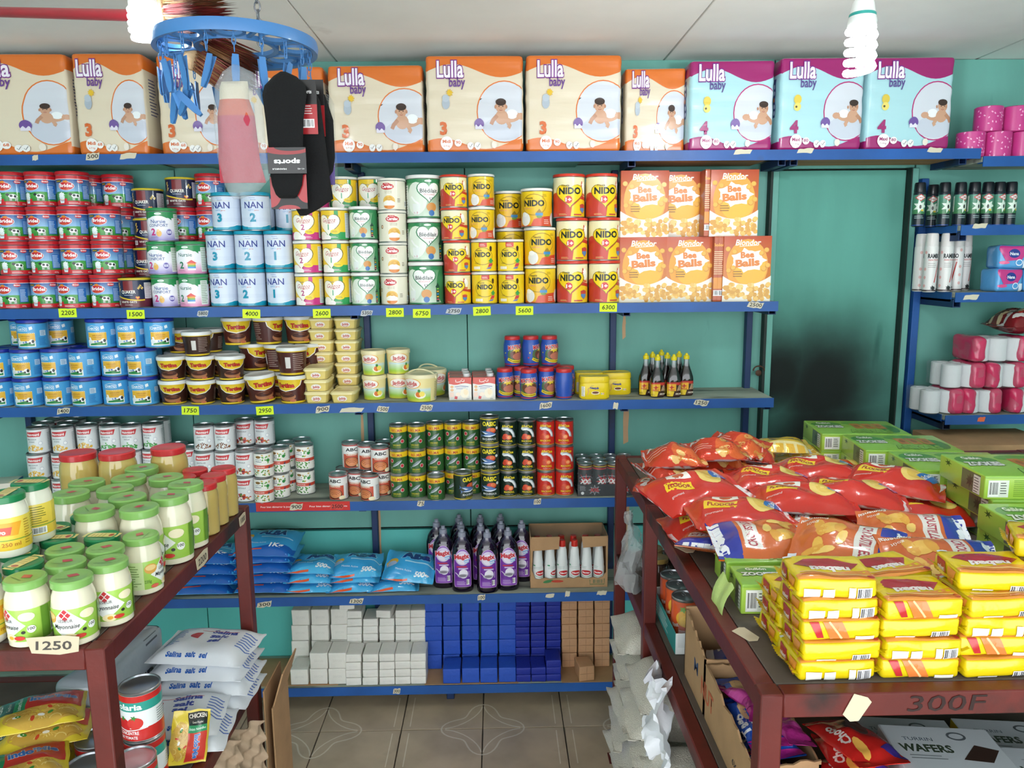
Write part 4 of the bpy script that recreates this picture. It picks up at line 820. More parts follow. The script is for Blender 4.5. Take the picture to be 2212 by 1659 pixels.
def belma():
    a = Art(); w = 1.3; a.rect(-w, 0, w, 1, '#2f5a2c'); a.rect(-w, 0.76, w, 1, '#e2bd22'); a.text('BELMA', 0.0, 0.79, 0.13, '#b9402a', bold=0.02, width=0.50); a.lines(-0.3, 0.1, 0.94, 0.98, 1, '#8a7a20')
    fishy(a, 0.0, 0.45, 0.72, 0.62, '#7f8a90', '#b9c1c4')
    for (x, y) in ((-0.24, 0.58), (0.24, 0.36)): a.ell(x, y, 0.085, 0.09, '#e9e0d8', n=14); a.ell(x, y, 0.07, 0.075, '#b9303a', n=14)
    a.text('SARDINES', -0.02, 0.14, 0.085, '#c9bd3a', bold=0.01, width=0.36); a.text('à la sauce tomate', -0.02, 0.07, 0.045, '#c9bd3a', width=0.36); a.rect(0.62, 0.1, 0.9, 0.7, '#3f6a3a'); a.lines(0.64, 0.88, 0.12, 0.68, 8, '#c7c9a0'); a.bars(-0.95, -0.7, 0.1, 0.3, 8); return a
K['belma'] = tin('sardine_can', 'can', 'green sardine can', 'green and yellow sardine cans', 0.0325, 0.0925, belma(), '#2f5a2c')
def oasic():
    a = Art(); w = 1.3; a.rect(-w, 0, w, 1, '#1c2f24'); a.rect(-w, 0.965, w, 1, '#d9c32a'); a.rect(-w, 0.0, w, 0.03, '#d9c32a'); a.text('OASIC', 0, 0.72, 0.17, '#e8d52a', bold=0.045, width=0.54)
    a.ell(0.08, 0.53, 0.20, 0.12, '#c9452e', n=16); a.ell(0.14, 0.56, 0.10, 0.08, '#e07a4a', n=12); fishy(a, -0.04, 0.43, 0.75, -0.18, '#4a6aa0', '#e9eef2'); fishy(a, 0.0, 0.35, 0.72, 0.1, '#5a7ab0', '#dfe6ee')
    a.text('MAQUEREAUX', 0.0, 0.15, 0.085, '#cfd4d2', bold=0.012, width=0.56); a.text('à la sauce tomate', 0.0, 0.07, 0.04, '#e8d52a', width=0.34); a.lines(0.6, 0.9, 0.1, 0.8, 10, '#8f9a90'); a.ell(0.32, 0.62, 0.06, 0.06, '#cfd4d2', n=12)
    a.text('OASIC', 1.05, 0.72, 0.17, '#e8d52a', bold=0.045, width=0.54); a.text('OASIC', -1.05, 0.72, 0.17, '#e8d52a', bold=0.045, width=0.54); return a
K['oasic'] = tin('mackerel_can', 'can', 'black-green mackerel can', 'black-green mackerel cans', 0.0345, 0.1030, oasic(), '#1c2f24')
def afrique(c):
    a = Art(); w = 1.3; a.rect(-w, 0, w, 1, c); a.rect(-w, 0, w, 0.02, '#d9c32a'); a.text('AFriQue', 0, 0.78, 0.12, '#e2cb2c', bold=0.035, width=0.48)
    a.ell(-0.08, 0.42, 0.12, 0.10, '#cf4a2a', n=14); a.ell(0.06, 0.36, 0.13, 0.11, '#dd5f34', n=14); a.ell(0.07, 0.36, 0.08, 0.07, '#f0a06a', n=12); a.ell(-0.14, 0.34, 0.10, 0.09, '#c23f26', n=12)
    a.line([(-0.2, 0.72), (0.0, 0.74), (0.16, 0.66), (0.27, 0.50), (0.30, 0.38)], 0.13, '#e6eaec'); a.line([(-0.22, 0.76), (0.02, 0.78), (0.20, 0.69), (0.31, 0.52), (0.33, 0.40)], 0.04, '#8f9aa4'); a.poly([(0.22, 0.36), (0.40, 0.34), (0.31, 0.42)], '#aab2b8'); a.ell(-0.2, 0.735, 0.06, 0.06, '#cfd5d8', n=12)
    a.text('MACKEREL', 0.0, 0.15, 0.085, '#e2cb2c', bold=0.02, width=0.46); a.text('in tomato sauce', 0, 0.07, 0.04, '#e9e4d6', width=0.34); a.rect(0.62, 0.1, 0.86, 0.72, '#e9e8e2'); a.lines(0.63, 0.85, 0.12, 0.7, 9, '#6a6a66'); a.bars(0.64, 0.84, 0.1, 0.2, 7); return a
K['afrG'] = tin('mackerel_can', 'can', 'dark green mackerel can', 'dark green mackerel cans', 0.0337, 0.0965, afrique('#14271c'), '#14271c')
K['afrR'] = tin('mackerel_can', 'can', 'red mackerel can', 'red mackerel cans', 0.0337, 0.0965, afrique('#c42a20'), '#c42a20')
def tomato():
    a = Art(); w = 1.3; a.rect(-w, 0, w, 1, '#e6eaea'); a.rect(-w, 0.86, w, 1, '#c52a26'); a.rect(-w, 0.0, w, 0.28, '#c52a26'); a.rect(-w, 0.66, w, 0.86, '#2f9a8c'); a.text('Solaria', 0.0, 0.70, 0.13, '#f2f6f4', bold=0.03, width=0.62)
    a.ell(-0.1, 0.36, 0.17, 0.14, '#c7282a', n=18); a.ell(0.16, 0.40, 0.16, 0.13, '#d13a34', n=18); a.burst(0.14, 0.52, 0.07, 0.03, 5, '#3f8a3c', 2); a.burst(-0.1, 0.50, 0.07, 0.03, 5, '#3f8a3c', 3); a.line([(-0.35, 0.28), (0.0, 0.24), (0.4, 0.28)], 0.02, '#e9efec')
    a.text('CONCENTRE', 0.0, 0.15, 0.075, '#f4ecea', bold=0.02, width=0.44); a.text('DE TOMATE', 0, 0.05, 0.065, '#f4ecea', bold=0.02, width=0.38); a.lines(0.6, 1.0, 0.3, 0.62, 6, '#8f9492'); a.text('Solaria', -1.1, 0.70, 0.13, '#f2f6f4', bold=0.03, width=0.62); return a
K['tomato'] = tin('tomato_paste_can', 'can', 'red and white tomato paste can', 'tomato paste cans on the lower table shelf', 0.0415, 0.112, tomato(), '#e6eaea')
# ------------------------------------------------------------------ tubs, jars, bottles, cartons and bags
def tub(name, cat, desc, group, R0, R1, h, art, base, lid, lidh=0.012, matl=None, rim=0.0025, ascale=None, handle=None, lidcol2=None):
    k = Kind(name, cat, desc, group); k.R, k.h = R1, h; zt = h-lidh
    pr = [(R0*0.9, 0.0), (R0, 0.0015), (R0+(R1-R0)*0.5, zt/2), (R1, zt)]; f = interp(pr[1:])
    b = MB(); b.lathe([(0.001, 0.0)]+pr+[(0.001, zt)], NSEG, base, cap=False)
    am = art.mesh(name+'_print', wrap((R0+R1)/2, f), arcs((R0+R1)/2), [zt/2], matl or M_PRINT, scale=ascale or zt, oy=0.0, base=0.0004, clip=(-PI*R1*0.95, 0.002, PI*R1*0.95, zt-0.0005))
    k.part('tub', join(name+'_tub', [b.mesh(name+'_body', matl or M_PRINT), am], matl or M_PRINT))
    L = MB(); L.lathe([(R1+0.0004, zt-0.001), (R1+rim, zt-0.001), (R1+rim, zt+lidh*0.3), (R1+rim*0.7, h-0.002), (R1-0.002, h), (R1-0.005, h-0.0022), (0.001, h-0.0018)], NSEG, lid)
    k.part('lid', L.mesh(name+'_lid', M_PLAST))
    if handle:
        H = MB(); H.tube([((R1+0.004)*math.cos(t), -handle*math.sin(t)*(R1+0.004), zt-0.004+0.03*math.sin(t)) for t in lin(0, PI, 16)], 0.0028, 6, lid); k.part('handle', H.mesh(name+'_handle', M_PLAST))
    return k
def tartina(L):
    a = Art(); dk = '#3a1f18' if not L else '#4d211c'; a.rect(-2, 0, 2, 1.2, dk); a.rect(-2, 0, 2, 0.10, '#e3c22a')
    for cx in (0.0,):
        a.poly([(cx-0.66, 1.0), (cx-0.60, 0.76), (cx-0.38, 0.58), (cx, 0.50), (cx+0.38, 0.58), (cx+0.60, 0.76), (cx+0.66, 1.0)], '#f4efe2'); a.poly([(cx-0.62, 1.0), (cx-0.57, 0.78), (cx-0.36, 0.61), (cx, 0.535), (cx+0.36, 0.61), (cx+0.57, 0.78), (cx+0.62, 1.0)], '#e6c32a')
        a.text('Tartina', cx, 0.68, 0.17, '#c02f2a', bold=0.05, width=0.70, out='#5a1c18', outw=0.03)
    a.ell(0.0, 0.30, 0.40, 0.18, '#a86c48', n=20); a.ell(0.0, 0.36, 0.36, 0.10, '#4a2218', n=18); a.ell(0.06, 0.39, 0.14, 0.03, '#7a4430', n=10); a.ell(0.28, 0.14, 0.14, 0.06, '#c06a48', n=10)
    a.lines(0.85, 1.25, 0.2, 0.8, 8, '#b9a49a', 3); a.lines(-1.3, -0.85, 0.2, 0.9, 9, '#a8938a', 5); a.rect(-1.6, 0.3, -1.4, 0.75, '#d8d4d0')
    if L: a.rect(0.86, 0.1, 1.12, 0.95, '#e9e6e2'); a.bars(0.88, 1.10, 0.14, 0.36, 7)
    a.rect(-2, 0.95, 2, 1.2, '#e6c32a'); return a
K['tartS'] = tub('spread_tub', 'tub', 'small chocolate spread tub', 'small white-lidded chocolate spread tubs', 0.040, 0.0495, 0.0875, tartina(False), '#3a1f18', '#e9ebea')
K['tartL'] = tub('spread_tub', 'tub', 'large chocolate spread tub', 'large white-lidded chocolate spread tubs', 0.044, 0.0530, 0.1015, tartina(True), '#4d211c', '#dfe1df')
def jadida():
    a = Art(); a.rect(-2, 0, 2, 1.2, '#e8d99a'); a.rect(-0.7, 0.18, 0.75, 0.52, '#9ec84a', '#cfe0d0'); a.rect(-0.7, 0.50, 0.75, 0.62, '#b9d8ea', '#e8dca0'); a.rect(-0.7, 0.0, 0.75, 0.2, '#cfc83a', '#9ec84a')
    a.ell(-0.12, 0.78, 0.44, 0.22, '#e9a23a', n=22); a.ell(-0.13, 0.78, 0.41, 0.20, '#f2ebe4', n=22); a.text('Jadida', -0.13, 0.71, 0.17, '#c63a3a', bold=0.03, width=0.58); a.arc(-0.13, 0.76, 0.22, 0.12, 0.025, '#c63a3a', 3.5, 5.9, 10)
    a.ell(0.28, 0.30, 0.24, 0.15, '#f3ecd8', n=18); a.ell(0.22, 0.33, 0.13, 0.12, '#d9742c', n=14); a.ell(0.36, 0.35, 0.12, 0.11, '#f0d860', n=14); a.ell(0.24, 0.48, 0.06, 0.07, '#3f8a3c', n=10)
    a.lines(0.95, 1.4, 0.15, 0.85, 10, '#9a9262', 3); a.bars(1.0, 1.35, 0.06, 0.16, 9); a.ell(-1.25, 0.78, 0.41, 0.20, '#f2ebe4', n=22); a.text('Jadida', -1.25, 0.71, 0.17, '#c63a3a', bold=0.03, width=0.58); return a
K['jadT'] = tub('margarine_tub', 'tub', 'cream margarine tub', 'tall cream margarine tubs', 0.0375, 0.0425, 0.0918, jadida(), '#e8d99a', '#e9dcae', 0.014)
K['jadB'] = tub('margarine_bucket', 'bucket', 'large cream margarine bucket', 'large cream margarine buckets', 0.052, 0.0585, 0.1000, jadida(), '#e8dc9c', '#eadfb6', 0.013, handle=0.02)
K['jadH'] = tub('margarine_bucket', 'bucket', 'large cream margarine bucket with raised handle', 'large cream margarine buckets', 0.050, 0.0560, 0.1000, jadida(), '#e8dc9c', '#eadfb6', 0.013, handle=-0.55)

def superkind(name, cat, desc, group, prof, a, b, p, col, art=None, cols=None, matl=None, n=36, arty=(0, 1), ascale=1.0, h=None, bodyname='bottle', amat=None, sx=14):
    """turned body with an oval or squarish cross-section and print on its front"""
    k = Kind(name, cat, desc, group); k.h = h or prof[-1][1]; k.R = a*max(r for r, z in prof)
    def shp(t):
        c, s = abs(math.cos(t)), abs(math.sin(t)); f = (c**p+s**p)**(-1/p); return (a*f, b*f)
    m = MB(); m.lathe([(0.0008, prof[0][1])]+prof+[(0.0008, prof[-1][1])], n, col, cols=([cols[0]]+cols+[cols[-1]]) if cols else None, shape=shp, cap=False)
    k.part(bodyname, m.mesh(name+'_body', matl or M_PLAST)); f = interp(prof)
    if art:
        def fn(x, y, z):
            A = f(y)*a; u = min(0.999, abs(x)/A); return Vector((x, -f(y)*b*(1-u**p)**(1/p)-z, y))
        w = k.R*0.97; k.part('label', art.mesh(name+'_label', fn, lin(-w, w, sx), [z for r, z in prof], amat or M_PRINT, scale=ascale, oy=arty[0], base=0.0006, clip=(-w, arty[0], w, arty[1])))
    k.shp = shp; return k
def jad_small():
    a = Art(); a.ell(0, 0.5, 0.62, 0.36, '#f3ece6', n=24); a.text('Jadida', 0, 0.38, 0.30, '#c63a3a', bold=0.03, width=0.84); a.arc(0, 0.42, 0.36, 0.24, 0.05, '#c63a3a', 3.6, 5.8, 10); a.lines(-0.9, 0.9, 0.02, 0.08, 1, '#b09a4a'); return a
K['jadS'] = superkind('margarine_box', 'margarine box', 'small yellow margarine box', 'small yellow margarine boxes', [(0.88, 0.0), (0.90, 0.001), (1.0, 0.032)], 0.043, 0.062, 7, '#e6cf7c', jad_small(), h=0.0425, arty=(0.002, 0.031), ascale=0.029, bodyname='tub')
_m = MB(); _m.lathe([(1.0, 0.0315), (1.07, 0.0315), (1.07, 0.037), (1.0, 0.0405), (0.94, 0.0425), (0.9, 0.041), (0.001, 0.041)], 36, '#ecdfa6', shape=K['jadS'].shp); K['jadS'].part('lid', _m.mesh('margarine_lid', M_PLAST))
def matinal():
    a = Art(); a.ell(0.0, 0.42, 0.40, 0.34, '#4f6a4a', n=18); a.ell(0.05, 0.44, 0.34, 0.22, '#6a3f2c', n=16); a.ell(0.1, 0.36, 0.28, 0.16, '#b9705a', n=14); a.burst(0, 0.62, 0.22, 0.12, 7, '#e2c23a', 3, 0.5)
    a.text('MATINAL', 0.0, 0.66, 0.17, '#c4262c', bold=0.04, width=0.72, out='#f2ece0', outw=0.04, rot=0.08); a.line([(-0.4, 0.26), (-0.2, 0.17), (0.1, 0.14), (0.36, 0.18)], 0.11, '#e8cf2c'); a.line([(-0.36, 0.25), (-0.18, 0.165), (0.1, 0.14), (0.33, 0.175)], 0.03, '#7a5a20')
    a.rect(-2, 0.02, 2, 0.06, '#b8322e'); a.burst(-0.5, 0.5, 0.04, 0.02, 5, '#e8cf2c', 1); a.burst(-0.56, 0.3, 0.04, 0.02, 5, '#c4262c', 2); a.burst(0.52, 0.25, 0.04, 0.02, 5, '#e8cf2c', 1); a.lines(0.7, 1.0, 0.2, 0.7, 8, '#bcd0ea'); return a
mp_ = [(0.026, 0.0), (0.0285, 0.002), (0.0315, 0.03), (0.0335, 0.058), (0.0325, 0.080), (0.0285, 0.098)]
def round_bottle(name, cat, desc, group, prof, col, art=None, cols=None, matl=None, ay=(0, 1), asc=1.0, Rref=None, h=None, bodyname='jar', amat=None):
    k = Kind(name, cat, desc, group); k.h = h or prof[-1][1]; k.R = max(r for r, z in prof); f = interp(prof)
    m = MB(); m.lathe([(0.0008, prof[0][1])]+prof+[(0.0008, prof[-1][1])], NSEG, col, cols=([cols[0]]+cols+[cols[-1]]) if cols else None, cap=False); k.part(bodyname, m.mesh(name+'_body', matl or M_PLAST))
    if art: k.part('label', art.mesh(name+'_label', wrap(Rref or k.R, f), arcs(Rref or k.R), [z for r, z in prof], amat or M_PRINT, scale=asc, oy=ay[0], base=0.0004, clip=(-PI*k.R, ay[0], PI*k.R, ay[1])))
    return k
K['matinal'] = round_bottle('cocoa_jar', 'jar', 'blue barrel-shaped cocoa jar', 'blue cocoa jars with red lids', mp_, '#2a4fa8', matinal(), ay=(0.004, 0.095), asc=0.092, h=0.1125)
_m = MB(); _m.lathe([(0.001, 0.0975), (0.0285, 0.0975), (0.0292, 0.099), (0.0292, 0.108), (0.0275, 0.1115), (0.024, 0.1125), (0.001, 0.112)], NSEG, '#c02c2e'); K['matinal'].part('lid', _m.mesh('cocoa_lid', M_PLAST))
def nesquik():
    a = Art(); a.text('Nesquik', -0.05, 0.62, 0.15, '#2a3a8c', bold=0.045, width=0.62, rot=-0.05); a.text('Nestlé', -0.2, 0.82, 0.05, '#2a3a8c', width=0.2); a.ell(0.02, 0.34, 0.30, 0.13, '#e8d9b0', n=16); a.ell(0.02, 0.36, 0.24, 0.08, '#6a3a28', n=14); a.text('Opti-Start', 0.1, 0.18, 0.06, '#7a4a20', width=0.24)
    a.rect(0.40, 0.22, 0.62, 0.34, '#f4f2ec'); a.rect(0.41, 0.24, 0.47, 0.32, '#2f8a45'); a.rect(0.49, 0.24, 0.54, 0.32, '#e2c22a'); a.rect(0.55, 0.24, 0.61, 0.32, '#d9642c'); a.rect(-0.95, 0.1, -0.72, 0.8, '#e9e4d4'); a.lines(-0.93, -0.74, 0.12, 0.78, 8, '#8a8272'); a.line([(-0.55, 0.2), (-0.45, 0.4), (-0.5, 0.6), (-0.42, 0.72)], 0.05, '#c98a4a'); return a
K['nesq'] = superkind('cocoa_tub', 'tub', 'yellow cocoa powder tub', 'yellow cocoa powder tubs', [(0.93, 0.0), (1.0, 0.004), (1.0, 0.052), (0.95, 0.060)], 0.055, 0.037, 4, '#e6c81e', nesquik(), h=0.083, arty=(0.006, 0.052), ascale=0.052, bodyname='tub')
_m = MB(); _m.lathe([(0.95, 0.0598), (0.99, 0.0605), (1.0, 0.064), (0.99, 0.078), (0.95, 0.083), (0.9, 0.0815), (0.001, 0.0815)], 36, '#e3c41c', shape=K['nesq'].shp); K['nesq'].part('lid', _m.mesh('cocoa_tub_lid', M_PLAST))
def sauce():
    a = Art(); a.rect(-0.75, 0.0, 0.75, 0.95, '#3a1f16'); a.poly([(-0.75, 0.9), (-0.5, 1.0), (0.5, 1.0), (0.75, 0.9), (0.75, 0.8), (-0.75, 0.8)], '#b8322a'); a.poly([(-0.75, 0.0), (-0.1, 0.0), (0.0, 0.35), (-0.75, 0.40)], '#e2c22a'); a.rect(-0.5, 0.38, 0.12, 0.88, '#e2a82a'); a.burst(-0.2, 0.64, 0.20, 0.07, 4, '#b8322a', 2); a.text('MAGGI', -0.2, 0.42, 0.09, '#b8322a', bold=0.03, width=0.4)
    for i in range(5): a.line([(0.2+0.08*i, 0.4), (0.35+0.08*i, 0.8)], 0.035, '#e9c9a0')
    a.text('AROME', 0.32, 0.12, 0.12, '#efe4d0', bold=0.02, width=0.5); a.lines(-0.6, -0.2, 0.05, 0.2, 2, '#8a6a1c'); return a
K['maggi'] = superkind('sauce_bottle', 'bottle', 'brown sauce bottle', 'brown sauce bottles with yellow caps', [(0.9, 0.0), (1.0, 0.003), (1.0, 0.062), (0.94, 0.072), (0.72, 0.090), (0.48, 0.108), (0.36, 0.122), (0.33, 0.137)], 0.0265, 0.019, 3.2, '#1d0f0d', sauce(), cols=['#150b0a']*6+['#5c6d6b', '#7d8f8c'], matl=M_DARKLIQ, h=0.158, arty=(0.004, 0.058), ascale=0.052)
_m = MB(); _m.lathe([(0.001, 0.136), (0.0105, 0.136), (0.0112, 0.138), (0.0108, 0.148), (0.007, 0.150), (0.0045, 0.156), (0.003, 0.158), (0.001, 0.158)], 20, '#e6cf1e'); K['maggi'].part('cap', _m.mesh('sauce_cap', M_PLAST))
def magix():
    a = Art(); P = [(-0.26, 0.0), (0.26, 0.0), (0.28, 0.05), (0.28, 0.62)]+[(0.28*math.cos(t), 0.62+0.38*math.sin(t)) for t in lin(0.1, PI-0.1, 12)]+[(-0.28, 0.62), (-0.28, 0.05)]
    a.poly(P, '#c9a3d6'); P2 = [(x*0.95, 0.01+y*0.98) for x, y in P]; a.poly(P2, '#5b1a86', '#7a3aa8'); a.rect(-0.25, 0.02, 0.25, 0.2, '#8a4ab4', '#6a2a98')
    a.ell(0.0, 0.76, 0.235, 0.185, '#c9bcd9', n=22); a.ell(0.02, 0.74, 0.2, 0.14, '#e2dcec', n=20); a.text('Magix', -0.02, 0.75, 0.115, '#c22a3a', bold=0.05, width=0.46, rot=0.06, out='#f2eaf4', outw=0.04); a.line([(0.04, 0.69), (0.24, 0.72)], 0.03, '#7ab4e2'); a.line([(0.06, 0.64), (0.22, 0.66)], 0.03, '#9cc8ea')
    a.rect(-0.2, 0.52, 0.14, 0.55, '#c22a3a'); a.rect(-0.14, 0.47, 0.18, 0.50, '#d8c8e2'); a.ell(0.03, 0.35, 0.15, 0.12, '#e6e2ee', n=18); a.ell(0.0, 0.30, 0.17, 0.05, '#b4b0bc', n=16); a.ell(0.0, 0.30, 0.12, 0.03, '#77737f', n=14); a.line([(-0.24, 0.38), (-0.14, 0.31)], 0.02, '#d8d4dc'); a.rect(0.2, 0.26, 0.22, 0.42, '#c8b8dc')
    a.lines(-0.2, 0.14, 0.05, 0.16, 4, '#c9b0dc'); a.bars(0.12, 0.22, 0.06, 0.2, 5); a.sh = [([(x*0.76, y) for x, y in V], F, C, k) for V, F, C, k in a.sh]; return a
K['magix'] = superkind('dish_soap_bottle', 'bottle', 'purple dish soap bottle', 'purple dish soap bottles', [(0.90, 0.0), (1.0, 0.006), (1.0, 0.02), (0.96, 0.08), (1.0, 0.135), (0.98, 0.155), (0.84, 0.178), (0.58, 0.196), (0.38, 0.205), (0.35, 0.215)], 0.042, 0.030, 2.4, '#170a22', magix(), cols=['#120819']*6+['#150a20', '#241a34', '#3a3450', '#625f74'], matl=M_DARKLIQ, h=0.243, arty=(0.022, 0.172), ascale=0.150)
_m = MB(); _m.lathe([(0.001, 0.213), (0.0145, 0.213), (0.0150, 0.216), (0.0140, 0.229), (0.009, 0.231), (0.0075, 0.236), (0.0085, 0.240), (0.006, 0.243), (0.001, 0.243)], 20, '#8f93a4'); K['magix'].part('cap', _m.mesh('dish_soap_cap', M_PLAST))
def nectar():
    a = Art(); a.ell(0.05, 0.46, 0.20, 0.10, '#c22a2e', n=18); a.text('Nectar', 0.05, 0.43, 0.065, '#fff', bold=0.03, width=0.30); a.lines(-0.25, 0.2, 0.62, 0.72, 2, '#b8c4be', 4); a.rect(-0.28, 0.74, -0.18, 0.79, '#3f9a6a'); a.arc(0.05, 0.44, 0.24, 0.14, 0.015, '#3f8a4a', 3.6, 5.6, 8); return a
K['nectar'] = round_bottle('drain_cleaner_bottle', 'bottle', 'white plastic bottle with red cap', 'white bottles in the carton', [(0.019, 0.0), (0.0215, 0.003), (0.0215, 0.070), (0.0195, 0.078), (0.0205, 0.086), (0.0175, 0.118), (0.0165, 0.138), (0.0135, 0.150), (0.011, 0.154)], '#dfe2e1', nectar(), ay=(0.006, 0.086), asc=0.1, h=0.178, bodyname='bottle')
_m = MB(); _m.lathe([(0.001, 0.1535), (0.0128, 0.1535), (0.0130, 0.156), (0.0118, 0.176), (0.010, 0.178), (0.001, 0.178)], 20, '#c4291f'); K['nectar'].part('cap', _m.mesh('drain_cap', M_PLAST))

# cartons
def cereal():
    a = Art(); W, H = 0.0855, 0.115
    a.rect(-W, -H, W, H, '#d9892a', '#b84c30'); a.ell(0, 0.01, 0.075, 0.095, '#e39a26', n=24); a.ell(0.01, 0.0, 0.06, 0.06, '#ecae2a', n=24); a.rect(-W, -H, W, -0.06, '#e2b46a', '#e0a23a')
    a.text('Blondor', 0.0, 0.083, 0.021, '#f6efe6', bold=0.02, shear=0.2, width=0.088); a.line([(-0.03, 0.079), (0.035, 0.083)], 0.0018, '#f6efe6')
    rd = random.Random(5); P = []
    for k_ in range(28):
        t = 2*PI*k_/28; r = 1.0+(0.22 if k_ % 4 == 0 else -0.04)*rd.uniform(0.6, 1.3); P.append((0.003+0.056*r*math.cos(t), 0.030+0.036*r*math.sin(t)))
    a.poly(P, '#efece6')
    a.text('Bee', 0.0, 0.040, 0.021, '#d97a26', bold=0.05, width=0.045, rot=0.06); a.text('Balls', 0.002, 0.010, 0.025, '#d97a26', bold=0.05, width=0.082, rot=0.08)
    for x, y in ((-0.070, 0.070), (-0.046, 0.060), (0.068, 0.066), (-0.066, -0.006), (0.074, 0.012), (0.05, 0.055), (-0.05, 0.004), (0.06, 0.0)): a.ell(x, y, 0.0095, 0.009, '#cf8a24', n=12); a.ell(x-0.001, y+0.001, 0.008, 0.0075, '#e6ab3c', n=12)
    a.wave(-W, W, -H, lambda x: -0.055+0.03*(abs(x)/W)**2, '#ece6da', n=16); a.hold = True
    for i in range(75):
        x, y = rd.uniform(-0.08, 0.08), -H+0.006+rd.random()*0.055; a.ell(x, y, 0.0085, 0.008, rd.choice(['#dba544', '#e6b85c', '#cf9638', '#eac87a']), n=9)
    a.hold = False; a.k += 1; a.lines(-0.05, -0.01, -0.03, -0.005, 3, '#8a5a18'); return a
def cereal_side():
    a = Art(); a.rect(-0.02, -0.11, 0.02, 0.11, '#b2532f'); a.text('Bee', 0, 0.08, 0.012, '#e39a3a', bold=0.03); a.lines(-0.016, 0.016, -0.02, 0.065, 12, '#e8c79a'); a.rect(-0.016, -0.07, 0.016, -0.03, '#d98a2e'); a.bars(-0.016, 0.014, -0.095, -0.075, 9); return a
K['cereal'] = boxkind('cereal_box', 'box', 'orange honey ball cereal box', 'orange cereal boxes', 0.171, 0.038, 0.231, '#b2532f', {'front': cereal(), 'left': cereal_side()}, r=0.001)
K['cerealS'] = boxkind('cereal_box', 'box', 'orange cereal box standing edge-on', 'edge-on cereal boxes', 0.017, 0.171, 0.231, '#b2532f', {'front': cereal_side()}, r=0.001)
def juice():
    a = Art(); a.rect(-0.041, -0.0415, 0.041, 0.0415, '#e6e3dd'); a.rect(-0.041, 0.022, 0.041, 0.0415, '#cf4536'); a.wave(-0.041, 0.041, 0.03, lambda x: 0.018+0.003*math.sin(90*x), '#cf4536', n=10)
    for pts in ([(-0.016, 0.034), (-0.016, 0.026), (-0.008, 0.025), (0.0, 0.027)], [(0.0, 0.027), (0.004, 0.031), (0.008, 0.027), (0.014, 0.027), (0.015, 0.034)]): a.line(pts, 0.0022, '#f6ece6')
    for x, y in ((0.006, 0.036), (0.009, 0.036), (0.0, 0.022)): a.ell(x, y, 0.0012, 0.0012, '#f6ece6', n=8)
    a.line([(-0.02, 0.008), (0.0, 0.011), (0.03, 0.008)], 0.002, '#5a6aa0'); a.lines(-0.015, 0.034, -0.002, 0.006, 2, '#8a92b8')
    for x, y in ((-0.03, 0.008), (-0.03, -0.004)): a.ell(x, y, 0.006, 0.005, '#e2b07a', n=12)
    a.ell(0.016, -0.016, 0.016, 0.018, '#f0e4cc', n=16); a.ell(0.02, -0.012, 0.008, 0.011, '#efd9b4', n=12); a.ell(-0.008, -0.02, 0.009, 0.008, '#efdcc8', n=12); a.poly([(-0.022, -0.036), (-0.012, -0.038), (-0.010, -0.028), (-0.020, -0.026)], '#c8323a'); a.rect(-0.038, -0.03, -0.024, -0.012, '#e8c9b8'); a.lines(0.022, 0.036, -0.039, -0.035, 1, '#6a6a70'); return a
K['juice'] = boxkind('juice_carton', 'carton', 'white juice carton with red top', 'white juice cartons with red tops', 0.082, 0.058, 0.083, {'*': '#e6e3dd', 'top': '#c9493c'}, {'front': juice()}, r=0.0012)
_m = MB(); _m.lathe([(0.001, 0.083), (0.0125, 0.083), (0.0125, 0.0935), (0.011, 0.0945), (0.001, 0.0945)], 16, '#d8dcdc', M=Matrix.Translation((0.022, 0.006, 0))); K['juice'].part('cap', _m.mesh('juice_cap', M_PLAST)); 
# baby photograph printed on the diaper packs (no face detail beyond what the print shows)
def baby(a, x, y, s, right=False):
    m = -1 if right else 1; sk, sd, hr = '#c79a7e', '#b58468', '#3a2a24'
    a.ell(x+0.055*s*m, y-0.01*s, 0.075*s, 0.035*s, sk, n=16, rot=0.1*m); a.ell(x+0.07*s*m, y+0.008*s, 0.04*s, 0.03*s, '#e9eef0', n=14); a.ell(x+0.13*s*m, y-0.005*s, 0.03*s, 0.022*s, sk, n=12)
    a.ell(x, y-0.012*s, 0.045*s, 0.045*s, sk, n=16); a.line([(x-0.03*s*m, y), (x-0.06*s*m, y-0.03*s), (x-0.072*s*m, y-0.055*s)], 0.026*s, sd); a.line([(x+0.035*s*m, y-0.03*s), (x+0.055*s*m, y-0.065*s), (x+0.045*s*m, y-0.078*s)], 0.026*s, sk)
    a.ell(x-0.005*s*m, y+0.058*s, 0.036*s, 0.044*s, sk, n=18); a.ell(x-0.005*s*m, y+0.083*s, 0.036*s, 0.024*s, hr, n=16); a.ell(x+0.032*s, y+0.052*s, 0.007*s, 0.012*s, sd, n=8); a.ell(x-0.042*s, y+0.052*s, 0.007*s, 0.012*s, sd, n=8)
    a.hold = True
    for d in (-0.013, 0.013): a.ell(x+d*s-0.005*s*m, y+0.055*s, 0.0045*s, 0.0035*s, '#2a1d18', n=8)
    a.line([(x-0.012*s-0.004*s*m, y+0.033*s), (x-0.004*s*m, y+0.030*s), (x+0.010*s-0.004*s*m, y+0.033*s)], 0.0035*s, '#a0524a'); a.hold = False; a.k += 1; a.ell(x-0.004*s*m, y+0.043*s, 0.005*s, 0.004*s, sd, n=8)
